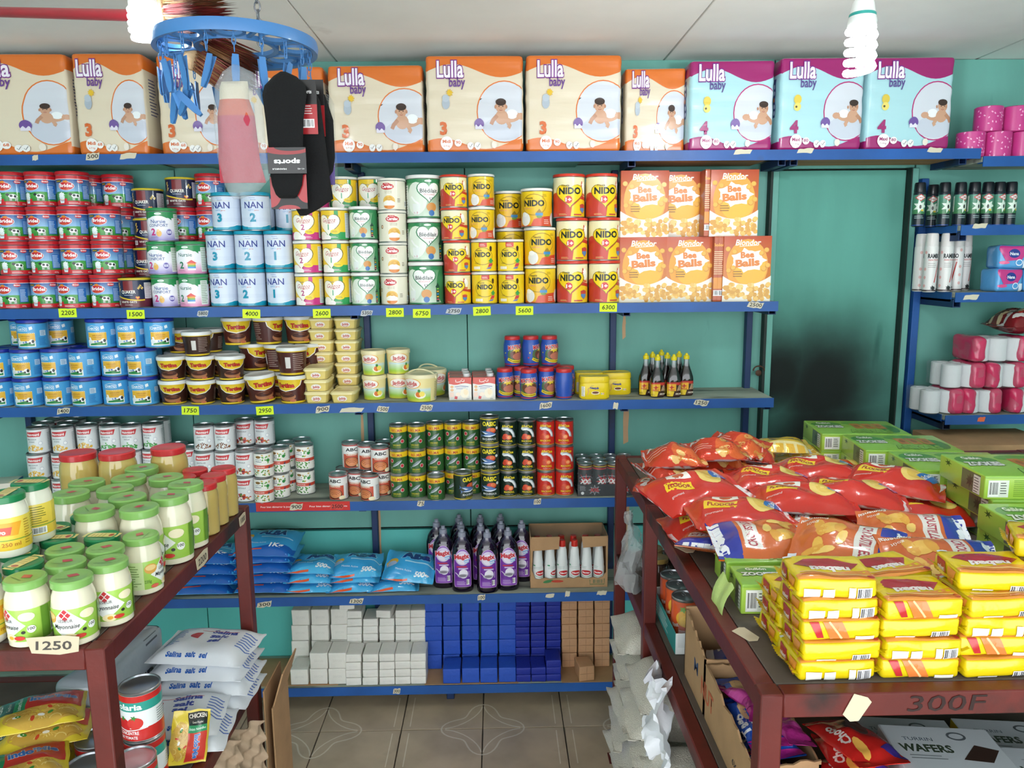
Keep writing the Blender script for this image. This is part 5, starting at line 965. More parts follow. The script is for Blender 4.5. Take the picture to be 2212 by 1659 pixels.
def diaper(w, h, blue, cnt, num):
    a = Art(); W, H = w/2, h/2; bg, band = ('#a9d3da', '#9a1f68') if blue else ('#ddd0b8', '#d8722c')
    a.rect(-W, -H, W, H, bg)
    a.wave(-W, W, H, lambda x: H-0.050-0.022*math.sin((x/W-0.05)*3.1), band, n=18); a.wave(-W, W, -H, lambda x: -H+0.030-0.018*math.sin((x/W+0.25)*3.4), band, n=18)
    cx, cy, rx, ry = W*0.62, -H*0.16, W*0.56, H*0.62
    a.ell(cx, cy, rx+0.004, ry+0.004, '#b3246e' if blue else '#d8722c', n=32); a.ell(cx, cy, rx, ry, '#cfd3dc', n=32); a.ell(cx, cy-ry*0.55, rx*0.8, ry*0.40, '#c2c7d4', n=24)
    baby(a, cx+(0.02 if blue else -0.01), cy-0.012, min(w, 0.34)*1.55, blue)
    a.text('Lulla', -W*0.50, H*0.55, 0.055, '#efe9f2', bold=0.025, width=0.092, out='#7a2a86', outw=0.045); a.text('baby', -W*0.36, H*0.36, 0.030, '#6a3f8c' if not blue else '#5a4a8c', bold=0.02, width=0.056)
    ax, ay = -W*0.60, H*0.02
    if blue: a.ell(ax, ay+0.012, 0.014, 0.016, '#d9c04a', n=14); a.ell(ax, ay-0.012, 0.013, 0.014, '#e2cf6a', n=12); a.ell(ax-0.004, ay-0.012, 0.004, 0.004, '#4a3a20', n=8)
    else: a.ell(ax, ay, 0.014, 0.020, '#a9b4c0', n=14); a.ell(ax, ay+0.016, 0.013, 0.012, '#b4bfca', n=12); a.burst(ax+0.014, ay+0.034, 0.013, 0.008, 9, '#e2b82c', 2)
    a.ell(cx-rx*0.95, cy-ry*0.40, 0.0175, 0.0175, '#6a4a94', n=18); a.wave(cx-rx*0.95-0.014, cx-rx*0.95+0.014, cy-ry*0.40-0.018, lambda x: cy-ry*0.40-0.006+0.004*math.sin(x*400), '#dcd8e6', n=8)
    a.text(str(num), -W*0.66, -H*0.62, 0.040, '#d2662c' if not blue else '#9a1f68', bold=0.05); a.ell(-W*0.60, -H*0.80, 0.022, 0.022, '#efece8', n=20); a.text('Midi' if not blue else 'Maxi', -W*0.60, -H*0.80, 0.011, '#d2662c' if not blue else '#9a1f68', bold=0.03, width=0.028); a.text('6-9 kg' if not blue else '7-14 kg', -W*0.60, -H*0.88, 0.006, '#d2662c' if not blue else '#9a1f68', width=0.022)
    a.ell(-W*0.36, -H*0.80, 0.013, 0.012, '#efece8', n=16); a.text(str(cnt), -W*0.36, -H*0.82, 0.010, '#d2662c' if not blue else '#9a1f68', bold=0.02, width=0.016)
    for x in (-W*0.10, W*0.05): a.ell(x, -H*0.86, 0.0115, 0.0115, '#e9e7e4', n=16); a.line([(x-0.005, -H*0.86), (x-0.001, -H*0.86-0.005), (x+0.007, -H*0.86+0.006)], 0.002, '#6a6a70')
    a.ell(W*0.4, -H*0.84, 0.010, 0.012, '#e6dccf', n=12); return a
def diaper_side(d, h, blue):
    a = Art(); bg, band = ('#a9d3da', '#9a1f68') if blue else ('#ddd0b8', '#d8722c'); a.rect(-d/2, -h/2, d/2, h/2, bg); a.rect(-d/2, h/2-0.05, d/2, h/2, band); a.rect(-d/2, -h/2, d/2, -h/2+0.03, band)
    a.lines(-d*0.3, d*0.05, -h*0.1, h*0.28, 12, '#4a4a70'); a.rect(d*0.15, -h*0.12, d*0.27, h*0.3, '#3a3f80')
    for i in range(5): a.ell(d*0.21, -h*0.07+0.022*i, 0.007, 0.008, '#cfd4ea' if i != 2 else '#d8722c', n=12)
    return a
DIA = {}
for key, (w, h, blue, cnt, num) in {'o68': (0.255, 0.330, False, 68, 3), 'o90s': (0.338, 0.292, False, 90, 3), 'o90': (0.343, 0.318, False, 90, 3), 'b80s': (0.308, 0.298, True, 80, 4), 'b80': (0.305, 0.306, True, 80, 4)}.items():
    K['d_'+key] = boxkind('diaper_pack', 'diaper pack', 'diaper pack', 'orange diaper packs' if not blue else 'blue diaper packs', w, 0.16, h, {'*': '#ddd0b8' if not blue else '#a9d3da', 'top': '#cfccc6'}, {'front': diaper(w, h, blue, cnt, num), 'left': diaper_side(0.16, h, blue), 'right': diaper_side(0.16, h, blue)}, r=0.012, bulge=0.004, wr=0.0028, wf=(5, 9, 34), n=(18, 5, 24), material=M_PACK, bodyname='pack')
# washing powder bags
def alba(kg):
    a = Art(); a.rect(-0.14, -0.12, 0.14, 0.12, '#3a9cda', '#46aee2'); a.wave(-0.14, 0.14, -0.12, lambda x: -0.058+0.012*math.sin(22*x), '#1f5fb4' if kg == '1Kg' else '#48b0e2', n=14)
    a.text('Alba' if kg != '1Kg' else 'ALBA', 0.018, 0.018, 0.034, '#17357f', bold=0.07, width=0.10, shear=0.15, out='#7fc4ea', outw=0.05); a.ell(-0.07, 0.0, 0.022, 0.018, '#e2b03a', n=14); a.ell(-0.07, -0.012, 0.019, 0.015, '#b8c4e2', n=14); a.line([(-0.02, -0.002), (0.1, -0.002)], 0.006, '#a8d8f0')
    a.text(kg, 0.05, -0.062, 0.020, '#f2f6fa', bold=0.04, width=0.05, shear=0.2); a.text('Mousse Active', -0.02, -0.045, 0.008, '#e6f2fa', width=0.06)
    a.ell(-0.02, 0.075, 0.03, 0.014, '#d9552c', n=14); a.text('ALBA', -0.02, 0.07, 0.010, '#f4e6d8', bold=0.04, width=0.035); a.line([(-0.13, -0.08), (0.0, -0.07)], 0.004, '#d9552c'); return a
ALB1 = bagkinds('washing_powder_bag', 'bag', 'blue washing powder bag', 'blue one-kilo washing powder bags', 0.175, 0.245, 0.062, '#3a9cda', alba('1Kg'), 3, rot=-PI/2, kw=dict(p=4, wr=0.007, wf=16, flat=0.3, crimp=0.014))
ALB5 = bagkinds('washing_powder_bag', 'bag', 'light blue washing powder bag', 'light blue half-kilo washing powder bags', 0.150, 0.195, 0.058, '#39a0da', alba('500g'), 3, rot=-PI/2, kw=dict(p=3.4, wr=0.009, wf=18, flat=0.3, crimp=0.014), seed=9)
# soap blocks: pressed blocks with softened, slightly uneven edges and a stamp groove
def soap(name, desc, group, w, d, h, col, matl, seed, groove=False):
    out = []
    for i in range(3):
        k = Kind(name, 'soap', desc, group); k.h = h; k.R = w/2; rb = RBox(w, d, h, 0.0035, 0.0, 0.0018, (30, 30, 30), (2, 3, 2), seed+i)
        k.part('block', rb.mesh(name, matl, col))
        if groove:
            g = MB(); g.box((0, -d/2-0.0002, h/2), (w*0.92, 0.001, 0.0015), '#9a7456'); g.box((0, -d/2-0.0002, h/2), (0.0015, 0.001, h*0.9), '#9a7456'); k.part('groove', g.mesh('groove', matl))
        else:
            A = Art(); A.text('SAVON', 0, -0.004, h*0.16, tuple(c*0.86 for c in srgb(col)[:3])+(1,), width=w*0.5); k.part('stamp', rb.art(name+'_stamp', 'front', A, matl, off=0.0003))
        out.append(k)
    return out
M_SOAP = mat('pressed_soap', None, 0.55, var=0.06, vscale=20, bump=0.15, bscale=90, sss=0.05)
SOAP_W = soap('soap_block', 'large white soap block', 'large white soap blocks', 0.0675, 0.095, 0.0640, '#dcdad2', M_SOAP, 1)
SOAP_S = soap('soap_bar', 'small white soap bar', 'small white soap bars', 0.0590, 0.095, 0.0310, '#dfddd6', M_SOAP, 7)
SOAP_B = soap('soap_block', 'bright blue soap block', 'bright blue soap blocks', 0.0665, 0.090, 0.0600, '#2450b4', M_SOAP, 13)
SOAP_D = soap('soap_bar', 'dark blue soap bar', 'dark blue soap bars', 0.0560, 0.090, 0.0285, '#1a2b90', M_SOAP, 19)
SOAP_T = soap('soap_block', 'tan double soap block', 'tan soap blocks', 0.0600, 0.080, 0.0600, '#b98d68', M_SOAP, 25, True)
# ------------------------------------------------------------------ stacks of tins on the shelves
def put(kind, px, z, y, rz=0.0, label=None, jit=0.12, zoff=0.0):
    k = K[kind] if isinstance(kind, str) else kind
    p = (wx(px, y, z+k.h/2), y, z+zoff); return k.at(p, rz+rnd.uniform(-jit, jit), label=label)
def stack(kind, pxs, z, y, where, lev0=0, rz=0.0, jit=0.22, desc=None, n_all=None):
    k = K[kind]; out = []
    for i, px in enumerate(pxs):
        if px is None: continue
        lv = lev0+i; last = lv == (n_all or lev0+len(pxs))-1
        pos = ('only' if last and lv == 0 else 'bottom' if lv == 0 else 'topmost' if last else ['', 'second', 'third', 'fourth'][lv])
        nm = k.cat; out.append(put(kind, px, z+lv*(k.h+0.0004), y, rz, f"{pos} {desc or k.desc} {where}", jit))
    return out
z2, z3, z4 = S[1]+0.0005, S[2]+0.0005, S[3]+0.0005
F = 0.058           # depth of the front row's centre line
# second shelf
stack('bridel', [50, 44, 38, 29], z2, F, 'of the stack farthest from the oat tins')
stack('bridel', [103, 98, 95, 90], z2, F, 'of the fourth stack from the oat tins')
stack('bridel', [164, 161, 158, 157], z2, F, 'of the third stack from the oat tins')
stack('bridel', [223, 221, 219, None], z2, F, 'of the stack against the oat tins', n_all=3)
stack('bridel', [264, 262, 258, 249], z2, F+0.103, 'of the back stack behind the front oat tin')
stack('bridel', [205, 205, 205, 204], z2, F+0.103, 'of the back stack behind the other milk tins')
stack('bridel', [446, 448, 450, 452], z2, F+0.095, 'of the stack behind the pink infant tins')
stack('bridel', [402, 403, 405], z2, F+0.100, 'of the back stack half hidden by infant milk tins')
stack('quaker', [280], z2, F, 'standing at the shelf front')
stack('quaker', [318, 318, 320, 312], z2, F+0.098, 'of the stack behind the purple infant tins')
put('quaker', 396, z2+3*(K['bridel'].h+0.0006), F+0.100, 0.0, 'dark blue oat tin set on a red-lidded milk tin'); 
stack('nursieC', [358, 355, 351], z2, F-0.002, 'of the stack beside the pink ones', jit=0.2)
stack('nursieP', [419, 418], z2, F-0.002, 'of the stack beside the purple ones', rz=-0.15)
stack('nan3', [500, 493, 490], z2, F, 'of its stack'); stack('nan2', [557, 553, 553], z2, F, 'of its stack'); stack('nan1', [614, 612], z2, F, 'of the front stack', rz=-0.1)
stack('nan1', [622, 624, 626], z2, F+0.10, 'of the back stack'); stack('nan2', [572, 574, 580], z2, F+0.10, 'of the stack hidden at the back')
stack('guigoz2', [675, 672, 671], z2, F, 'of the front stack', rz=-0.15); stack('guigoz1', [735, 732, 728], z2, F, 'of the front stack', rz=-0.12)
stack('guigoz2', [690, 690, 690, 692], z2, F+0.098, 'of the back stack'); stack('guigoz1', [742, 742, 742, 741], z2, F+0.098, 'of the back stack behind its own kind'); stack('guigoz1', [795, 795, 795, 792], z2, F+0.098, 'of the back stack behind the small green tins')
stack('bledi', [793, 789, 785], z2, F, 'of its stack', rz=0.1); stack('cerelac', [849, 846, 842, 839], z2, F, 'of the front stack', rz=-0.1); stack('cerelac', [866, 866, 866, 864], z2, F+0.098, 'of the stack behind')
stack('blediL', [914], z2, F-0.006, 'at the shelf front, below two others', jit=0.05, n_all=3); stack('blediL', [916, 915], z2, F+0.012, 'of the pile beside the cereal tins', lev0=1, rz=0.35, jit=0.05)
stack('nido1', [981, 979, 976, 975], z2, F, 'of its stack', rz=-0.08); stack('nidoK', [1035, 1035], z2, F, 'under the small splash tins', n_all=9); stack('nidoY', [1034, 1033], z2+2*(K['nidoK'].h-K['nidoY'].h), F, 'of the stack beside the small red ones', lev0=2, n_all=4)
stack('nidoK', [1090, 1088], z2, F-0.004, 'of the front stack beside the large ones', n_all=2)
stack('nidoB', [1103, 1102, 1098], z2, F+0.105, 'of the stack behind the green-arrow tins'); stack('nidoB', [1164, 1166, 1165], z2, F, 'of the stack beside the large red-lidded tins', rz=-0.1)
stack('nido1B', [1231, 1230, 1226], z2, F, 'of the stack beside the yellow tins', rz=0.0); stack('nido1B', [1303, 1304, 1297], z2, F, 'of the stack beside the cereal boxes', rz=0.2)
for i, hh in enumerate((0, 1, 2)): put('bledi', -18, z2+i*(K['bledi'].h+0.0005), F, 0.5, f"small green tin, {['bottom', 'second', 'topmost'][i]} of the stack cut by the picture edge")
# third shelf: sky blue tins
g = 0.052
for n_, (px, tops) in enumerate(((22, [22, 18]), (82, [80, 78]), (134, [130, 129]), (196, [196, 190]), (253, [253, 249]), (313, [313, 310]))):
    stack('chato', tops, z3, g, f"of the {['farthest', 'fifth', 'fourth', 'third', 'second', 'first'][n_]} front stack from the spread tubs", rz=-0.1, jit=0.28, n_all=3 if n_ in (2,) else 2)
zt = z3+2*(K['chato'].h+0.0005)
for px, y, rz, lb in ((73, g-0.002, -0.1, 'front third-layer blue milk tin under the first yellow price'), (55, g+0.10, 0.0, 'back third-layer blue milk tin half hidden by another'), (126, g+0.09, 0.3, 'dark third-layer blue milk tin in the shadow of the shelf'),
                      (225, g, 0.1, 'third-layer blue milk tin beside the shadowed gap'), (283, g, -0.1, 'third-layer blue milk tin in the middle of three'), (342, g, 0.5, 'third-layer blue milk tin next to the spread tubs')):
    put('chato', px, zt, y, rz, 'sky blue tin, '+lb.replace(' blue milk tin', ' one'))
for px, lv in ((60, 2), (118, 2), (176, 2), (234, 2), (292, 2), (352, 2)): stack('chato', [px]*lv, z3, g+0.101, f"of the back row, {['sixth', 'fifth', 'fourth', 'third', 'second', 'first'][[60, 118, 176, 234, 292, 352].index(px)]} stack from the spread tubs")
# fourth shelf: vegetable, stew and fish cans
c0 = 0.05
stack('corn', [84, 84, 84], z4, c0, 'of the outer front stack'); stack('corn', [138, 137, 137], z4, c0, 'of the inner front stack'); stack('corn', [190, 190, 190], z4, c0+0.03, 'of the stack beside the peas')
for i, px in enumerate((96, 150)): stack('corn', [px]*3, z4, c0+0.076, f"of the {['outer', 'inner'][i]} middle row"); 
for i, px in enumerate((122, 165)): stack('corn', [px]*3, z4, c0+0.150, f"of the {['outer', 'inner'][i]} row by the wall")
for i, (px, t) in enumerate(((240, 4), (285, 4), (332, 4))): stack('peas', [px]*3, z4, c0+0.02+0.03*(i == 2), f"of the {['outer', 'middle', 'inner'][i]} front stack")
for i, px in enumerate((222, 345, 384)): stack('peas', [px]*(3 if i < 2 else 2), z4, c0+0.11, f"of the back stack {['beside the corn', 'near the beans', 'next to the beans'][i]}")
stack('beans', [412, 412], z4, c0+0.06, 'of the stack beside the lentils')
stack('lentils', [444, 443, 442], z4, c0, 'of the stack beside the beans'); stack('lentils', [488, 488, 486], z4, c0, 'of the stack beside the vegetable stew')
stack('ratatouille', [537, 536], z4, c0-0.005, 'of the front stack', jit=0.08); stack('ratatouille', [532, 531, 531], z4, c0+0.085, 'of the back stack beside the lentils'); stack('ratatouille', [571, 571, 570], z4, c0+0.085, 'of the back stack beside the red-banded cans')
stack('fermeM', [580, 578], z4, c0-0.008, 'of its stack', jit=0.05); stack('ferme', [603, 602], z4, c0+0.045, 'of the front stack'); stack('ferme', [622, 620], z4, c0+0.095, 'of the middle stack'); stack('ferme', [644, 643], z4, c0+0.160, 'of the rear stack'); stack('ferme', [660, 658], z4, c0+0.075, 'of the stack nearest the stew cans', rz=-0.3)
stack('abc', [731], z4, 0.048, 'alone at the shelf front', rz=-0.15, jit=0.05, desc='stew can'); stack('abc', [800], z4, 0.036, 'nearest the shelf edge', rz=-0.35, jit=0.05, desc='stew can'); stack('abc', [770], z4, 0.090, 'between two front ones', rz=-0.1, jit=0.05, desc='stew can')
stack('abc', [748], z4, 0.125, 'behind the outer front one', jit=0.05, desc='stew can'); stack('abc', [824], z4, 0.090, 'beside the sardine cans', rz=0.4, jit=0.05, desc='stew can')
zt = z4+K['abc'].h+0.0005
for px, y, lb in ((761, 0.125, 'outermost'), (792, 0.100, 'middle'), (819, 0.062, 'front'), (831, 0.135, 'rear')): put('abc', px, zt, y, 0.3, f'stew can, {lb} of the four on the upper layer', 0.1)
for i, px in enumerate((863, 902, 942, 981, 1019)):
    lv = [px, px-1, px-2]
    if i < 2: stack('belma', lv, z4, 0.058, f"of the {ORD[i]} front stack from the stew cans", jit=0.1, rz=-0.05)
    else: stack('belma', lv, z4, 0.088, f"of the {ORD[i]} stack from the stew cans", jit=0.1, rz=-0.05)
put('belma', 942, z4, 0.0345, -0.05, 'green sardine can standing alone before the third stack', 0.04)
put('oasic', 1001, z4, 0.036, 0.75, 'black-green mackerel can turned aside before the sardine cans', 0.03)
stack('oasic', [1061, 1060, 1057], z4, 0.0375, 'of its stack', jit=0.12)
for i, px in enumerate((1101, 1140)): stack('afrG', [px, px-1, px-2], z4, 0.058, f"of the stack beside the {['black-green ones', 'red ones'][i]}", jit=0.1)
for i, px in enumerate((1178, 1218)): stack('afrR', [px, px-1, px-2], z4, 0.060, f"of the stack beside the {['dark green ones', 'energy drinks'][i]}", jit=0.15)
# ------------------------------------------------------------------ top shelf: diaper packs and paper rolls
z1 = S[0]+0.0005
for key, a, b, y, lb in (('o68', -62, 153, 0.098, 'orange diaper pack cut by the end of the top shelf'), ('o68', 160, 318, 0.098, 'orange diaper pack with a size strip down its right side'), ('o68', 340, 500, 0.130, 'orange diaper pack behind the peg hanger and pegs'),
                         ('o90s', 500, 704, 0.130, 'orange diaper pack hidden behind the hanging black socks'), ('o90s', 707, 917, 0.115, 'lower orange diaper pack between the socks and taller packs'), ('o90', 918, 1133, 0.098, 'tall orange diaper pack beside a lower one and a tall one'),
                         ('o90', 1134, 1345, 0.096, 'tall orange diaper pack overlapping the last orange pack'), ('b80s', 1486, 1674, 0.098, 'blue diaper pack with glossy creases next to the orange packs'), ('b80', 1681, 1868, 0.096, 'blue diaper pack beside the lit hanging bulb'), ('b80', 1870, 2060, 0.096, 'blue diaper pack at the end near the pink rolls')):
    k = K['d_'+key]; yy = y-0.08; xa, xb = wx(a, yy, z1+0.15), wx(b, yy, z1+0.15); k.at(((xa+xb)/2, y, z1), 0.0, label=lb, scale=((xb-xa-0.014)/(2*k.R), 1, 1))
_x = wx(1415, 0.07, z1+0.15); K['d_o90s'].at((_x, 0.150, z1), 0, label='lower orange diaper pack between a tall one and the blue packs', scale=(0.62, 1, 0.98)); del _x
# pink wrapped paper rolls on the top of the other rack
def rollart():
    a = Art(); a.rect(-1, 0, 1, 1, '#c43a86'); rd = random.Random(3); a.hold = True
    for i in range(46): a.ell(rd.uniform(-0.9, 0.9), rd.uniform(0.03, 0.97), 0.045, 0.028, '#e9a8cc', n=6, rot=rd.random()*3)
    a.hold = False; return a
def roll(name, desc, group, R, h, col, art=None, core='#efeae4', hole=0.016, matl=None):
    k = Kind(name, 'roll', desc, group); k.R, k.h = R, h; m = MB(); m.lathe([(hole, 0.012), (hole, 0.0), (R-0.004, 0.0), (R, 0.003), (R, h-0.003), (R-0.004, h), (hole, h), (hole, h-0.012)], 24, col, cap=False); k.part('paper', m.mesh(name+'_paper', matl or M_PRINT))
    if art: k.part('wrapper', art.mesh(name+'_wrap', wrap(R), arcs(R), [], M_PRINT, scale=h, oy=0, base=0.0004, clip=(-PI*R*0.98, 0.002, PI*R*0.98, h-0.002)))
    c = MB(); c.lathe([(hole-0.001, 0.001), (hole-0.001, h-0.001)], 16, '#a8825a', cap=False); k.part('core', c.mesh(name+'_core', M_CARDIN)); return k
ROLLP = roll('toilet_roll', 'pink patterned toilet roll', 'pink patterned toilet rolls', 0.046, 0.088, '#c43a86', rollart())
zr = R2[0]+0.0005
for i, px in enumerate((2095, 2152, 2210)):
    ROLLP.at((wx(px, 0.055, zr+0.04)+0.0, 0.055+0.0, zr), 0.7*i, label=f"pink toilet roll, lower front row, {['nearest the blue diaper pack', 'in the middle', 'farthest from the diapers'][i]}")
for i, px in enumerate((2100, 2158)): ROLLP.at((wx(px, 0.15, zr+0.04), 0.152, zr), 0.5*i, label=f"pink toilet roll, lower back row, {['nearer the diapers', 'away from the diapers'][i]}")
for i, px in enumerate((2134, 2192)): ROLLP.at((wx(px, 0.075, zr+0.13), 0.075, zr+0.089), 0.4+i, label=f"pink toilet roll on the upper layer, {['nearer the diapers', 'away from the diapers'][i]}")
# ------------------------------------------------------------------ cereal boxes
def boxat(k, a, b, y, z, rz=0.0, label=None):     # by the picture columns of its front edges
    yy = y-k.rb.hd[1]; xa, xb = wx(a, yy, z+k.h/2), wx(b, yy, z+k.h/2); return k.at(((xa+xb)/2, y, z), rz, label=label)
c = K['cereal']
boxat(c, 1338, 1440, 0.075, z2, 0, 'cereal box, bottom layer next to the red tins'); boxat(c, 1441, 1538, 0.075, z2, 0, 'cereal box, bottom layer in the middle'); boxat(c, 1563, 1664, 0.045, z2, 0.0, 'cereal box pulled forward at the shelf end')
for i, px in enumerate((1547, 1556)): boxat(K['cerealS'], px-5, px+5, 0.115, z2, 0, f"cereal box standing edge-on in the bottom layer, {['inner', 'outer'][i]}")
zt = z2+c.h+0.0006
boxat(c, 1341, 1444, 0.078, zt, 0, 'cereal box, top layer next to the red tins'); boxat(c, 1420, 1519, 0.122, zt, 0, 'cereal box, top layer, half hidden behind its neighbour'); boxat(c, 1534, 1637, 0.068, zt, 0.0, 'cereal box, top layer, with a bright reflection at the end')
boxat(K['cerealS'], 1523, 1532, 0.120, zt, 0, 'cereal box standing edge-on in the top layer')
# ------------------------------------------------------------------ third shelf: spread tubs
y0 = 0.052
for i, px in enumerate((368, 428, 487)):
    stack('tartS', [px, px-(2 if i != 1 else -2)], z3, y0, f"of the {['outer', 'middle', 'inner'][i]} front stack", rz=[0, -0.1, 0.3][i], jit=0.25)
    stack('tartS', [px+4]*2, z3, y0+0.104, f"of the {['outer', 'middle', 'inner'][i]} back stack")
zt = z3+2*(K['tartS'].h+0.0005)
for px, y, rz, lb in ((430, y0+0.004, 2.6, 'third-layer front'), (385, y0+0.085, 0.5, 'third-layer outer'), (476, y0+0.088, -0.5, 'third-layer inner')): put('tartS', px, zt, y, rz, f'small chocolate spread tub, {lb} one')
e = put('tartL', 549, z3, y0, 0.2, 'large chocolate spread tub leaning at the shelf front', 0.05); e.rotation_euler = (0.0, -0.09, 0.5); e.location.z += 0.005
put('tartL', 613, z3, y0-0.002, -0.35, 'large chocolate spread tub standing at the front beside margarine boxes', 0.05)
for px, y in ((510, y0+0.108), (566, y0+0.112), (622, y0+0.108)): put('tartL', px, z3, y, 0.3, f"large chocolate spread tub, bottom back row, {'outer' if px < 550 else 'middle' if px < 600 else 'inner'}")
zt = z3+K['tartL'].h+0.0005
for px, y, lb, rz in ((511, y0+0.098, 'outer', 0.9), (574, y0+0.112, 'middle', 1.6), (612, y0+0.0, 'front', 2.7), (632, y0+0.115, 'inner', -0.6)): put('tartL', px, zt, y, rz, f'large chocolate spread tub, second layer, {lb} one')
zt += K['tartL'].h+0.0005
for px, y, lb, rz in ((508, y0+0.09, 'outer', 0.3), (572, y0+0.1, 'middle', 1.2), (640, y0+0.12, 'inner', 0.2)): put('tartL', px, zt, y, rz, f'large chocolate spread tub, third layer, {lb} one')
# margarine boxes
J = K['jadS']
for i, px in enumerate((690, 690, 688)): put('jadS', px, z3+i*(J.h+0.0004), 0.070, 0.05, f"small yellow margarine box, {['bottom', 'middle', 'topmost'][i]} of the short front pile", 0.04)
for i in range(7): put('jadS', [699, 700, 699, 700, 700, 698, 697][i], z3+i*(J.h+0.0004), 0.198-0.012*(i == 6)*0, 0.02, f"small yellow margarine box, {LEV[i]} of the rear pile beside the spread", 0.04)
put('jadS', 747, z3, 0.066, -0.02, 'small yellow margarine box alone before the tall pile', 0.02)
for i in range(7): put('jadS', [756, 756, 755, 755, 754, 753, 751][i], z3+i*(J.h+0.0004), 0.196, 0.0, f"small yellow margarine box, {LEV[i]} of the tall pile by the tubs", 0.04)
stack('jadT', [810, 809], z3, 0.09, 'of the stack beside the small boxes', rz=-0.1, jit=0.08); stack('jadT', [866, 863], z3, 0.105, 'of the stack behind the bucket', rz=0.35, jit=0.1)
put('jadB', 900, z3, 0.060, -0.45, 'large cream margarine bucket at the shelf front', 0.0); put('jadH', 931, z3, 0.165, 0.9, 'large cream margarine bucket with its handle raised', 0.0)
for i, px in enumerate((995, 1046)):
    for j, y in enumerate((0.066, 0.127, 0.188)): put('juice', px-j*1.5, z3, y, 0, f"white juice carton, {['front', 'middle', 'back'][j]} of the {['margarine-side', 'cocoa-side'][i]} row", 0.015)
for px, y, rz, lb in ((1094, 0.085, 0.3, 'beside the juice cartons'), (1142, 0.048, 0.0, 'front and centre'), (1180, 0.085, 0.5, 'behind the front ones'), (1218, 0.052, 2.4, 'next to the yellow tubs'), (1122, 0.112, -0.5, 'in the middle row'), (1108, 0.170, 0, 'by the wall, outer'), (1150, 0.175, 0, 'by the wall, middle'), (1196, 0.172, 0, 'by the wall, inner'), (1222, 0.125, 0, 'behind the yellow-tub end')):
    put('matinal', px, z3, y, rz, f'blue cocoa jar, bottom layer, {lb}')
zt = z3+K['matinal'].h+0.0005
for px, y, rz, lb in ((1107, 0.132, 0.5, 'outer'), (1147, 0.135, 1.3, 'middle'), (1186, 0.132, 0.5, 'inner')): put('matinal', px, zt, y, rz, f'blue cocoa jar, upper layer, {lb} of three')
put('nesq', 1283, z3, 0.055, 0.0, 'yellow cocoa tub at the shelf front', 0.02); put('nesq', 1330, z3, 0.140, 0.05, 'yellow cocoa tub set back toward the sauce bottles', 0.02); put('nesq', 1272, z3, 0.150, 0.0, 'yellow cocoa tub hidden behind the front one', 0.02)
for i, (px, y) in enumerate(((1420, 0.055), (1455, 0.055), (1482, 0.085), (1395, 0.098), (1409, 0.14), (1441, 0.108), (1428, 0.20), (1466, 0.145))):
    put('maggi', px, z3, y, 0.0, f"brown sauce bottle, {['front left of the pair', 'front right of the pair', 'outer right end', 'outer left end', 'second row left', 'middle of the group', 'rearmost by the wall', 'rear right'][i]}".replace('front left of the pair', 'front one nearer the cocoa').replace('front right of the pair', 'front one nearer the upright').replace('outer right end', 'end nearest the door').replace('outer left end', 'end nearest the cocoa').replace('second row left', 'second row on the cocoa side').replace('rear right', 'rear row on the door side'), 0.1)
# ------------------------------------------------------------------ energy drinks and the green film pack on the can shelf
def endrink():
    a = Art(); a.rect(-2, 0, 2, 1, '#15161c'); a.burst(0, 0.45, 0.28, 0.1, 8, '#b8242c', 4, 1.2); a.text('XXL', 0, 0.38, 0.16, '#e8e4e2', bold=0.06, width=0.40, shear=0.2); a.arc(0, 0.45, 0.3, 0.2, 0.02, '#9aa0a8', 0.4, 2.6); a.rect(-2, 0.88, 2, 0.93, '#b8242c'); a.text('ENERGY', 0, 0.14, 0.07, '#c8ccd0', bold=0.02, width=0.36); a.rect(-2, 0.97, 2, 1.0, '#d8b24a'); return a
DRINK = tin('energy_drink_can', 'can', 'black energy drink can', 'black energy drink cans in a wrapped tray', 0.0262, 0.118, endrink(), '#15161c', ringpull=True)
zr = S[3]+0.003; tx = wx(1247, 0.04, zr+0.05)
tray = tag(empty('shrink_wrapped_tray', (tx, 0.02, S[3]+0.0004)), 'black card tray in clear film holding energy drinks', 'tray'); TW = 0.0546*4+0.008
tr = RBox(TW, 0.18, 0.0018, 0.0005); MB().box((TW/2, 0.095, 0.001), (TW, 0.182, 0.0016), '#15161c').obj('tray_base', M_CARTON, tray)
A = Art(); A.rect(-TW/2, 0, TW/2, 0.045, '#17181e')
for x in (-0.05, 0.06): A.burst(x, 0.024, 0.024, 0.010, 8, '#cfd2d6', 3, 0.8); A.burst(x, 0.024, 0.020, 0.008, 8, '#17181e', 3, 0.8); A.text('XXL', x, 0.018, 0.012, '#c4262c', bold=0.06, width=0.032, shear=0.2)
A.ell(-0.095, 0.012, 0.006, 0.006, '#e8e8e8', n=12); A.lines(-0.105, -0.08, 0.022, 0.04, 4, '#9a9ca0')
MB().box((TW/2, 0.0035, 0.023), (TW, 0.0012, 0.045), '#17181e').obj('tray_front', M_CARTON, tray)
place('tray_print', A.mesh('tray_print', lambda x, y, z: Vector((TW/2+x, 0.0028-z, y)), [], [], M_CARTON), tray)
f = MB(); f.grid(lambda u, v: Vector((TW*u, 0.0015-0.002*math.sin(v*20)*math.sin(u*17)*0.3, 0.001+0.112*v)), lin(0, 1, 10), lin(0, 1, 8)); f.grid(lambda u, v: Vector((TW*u, 0.0015+0.183*v, 0.1225+0.0015*math.sin(u*28)*math.sin(v*22))), lin(0, 1, 14), lin(0, 1, 12)); f.obj('shrink_film', M_CLEAR, tray)
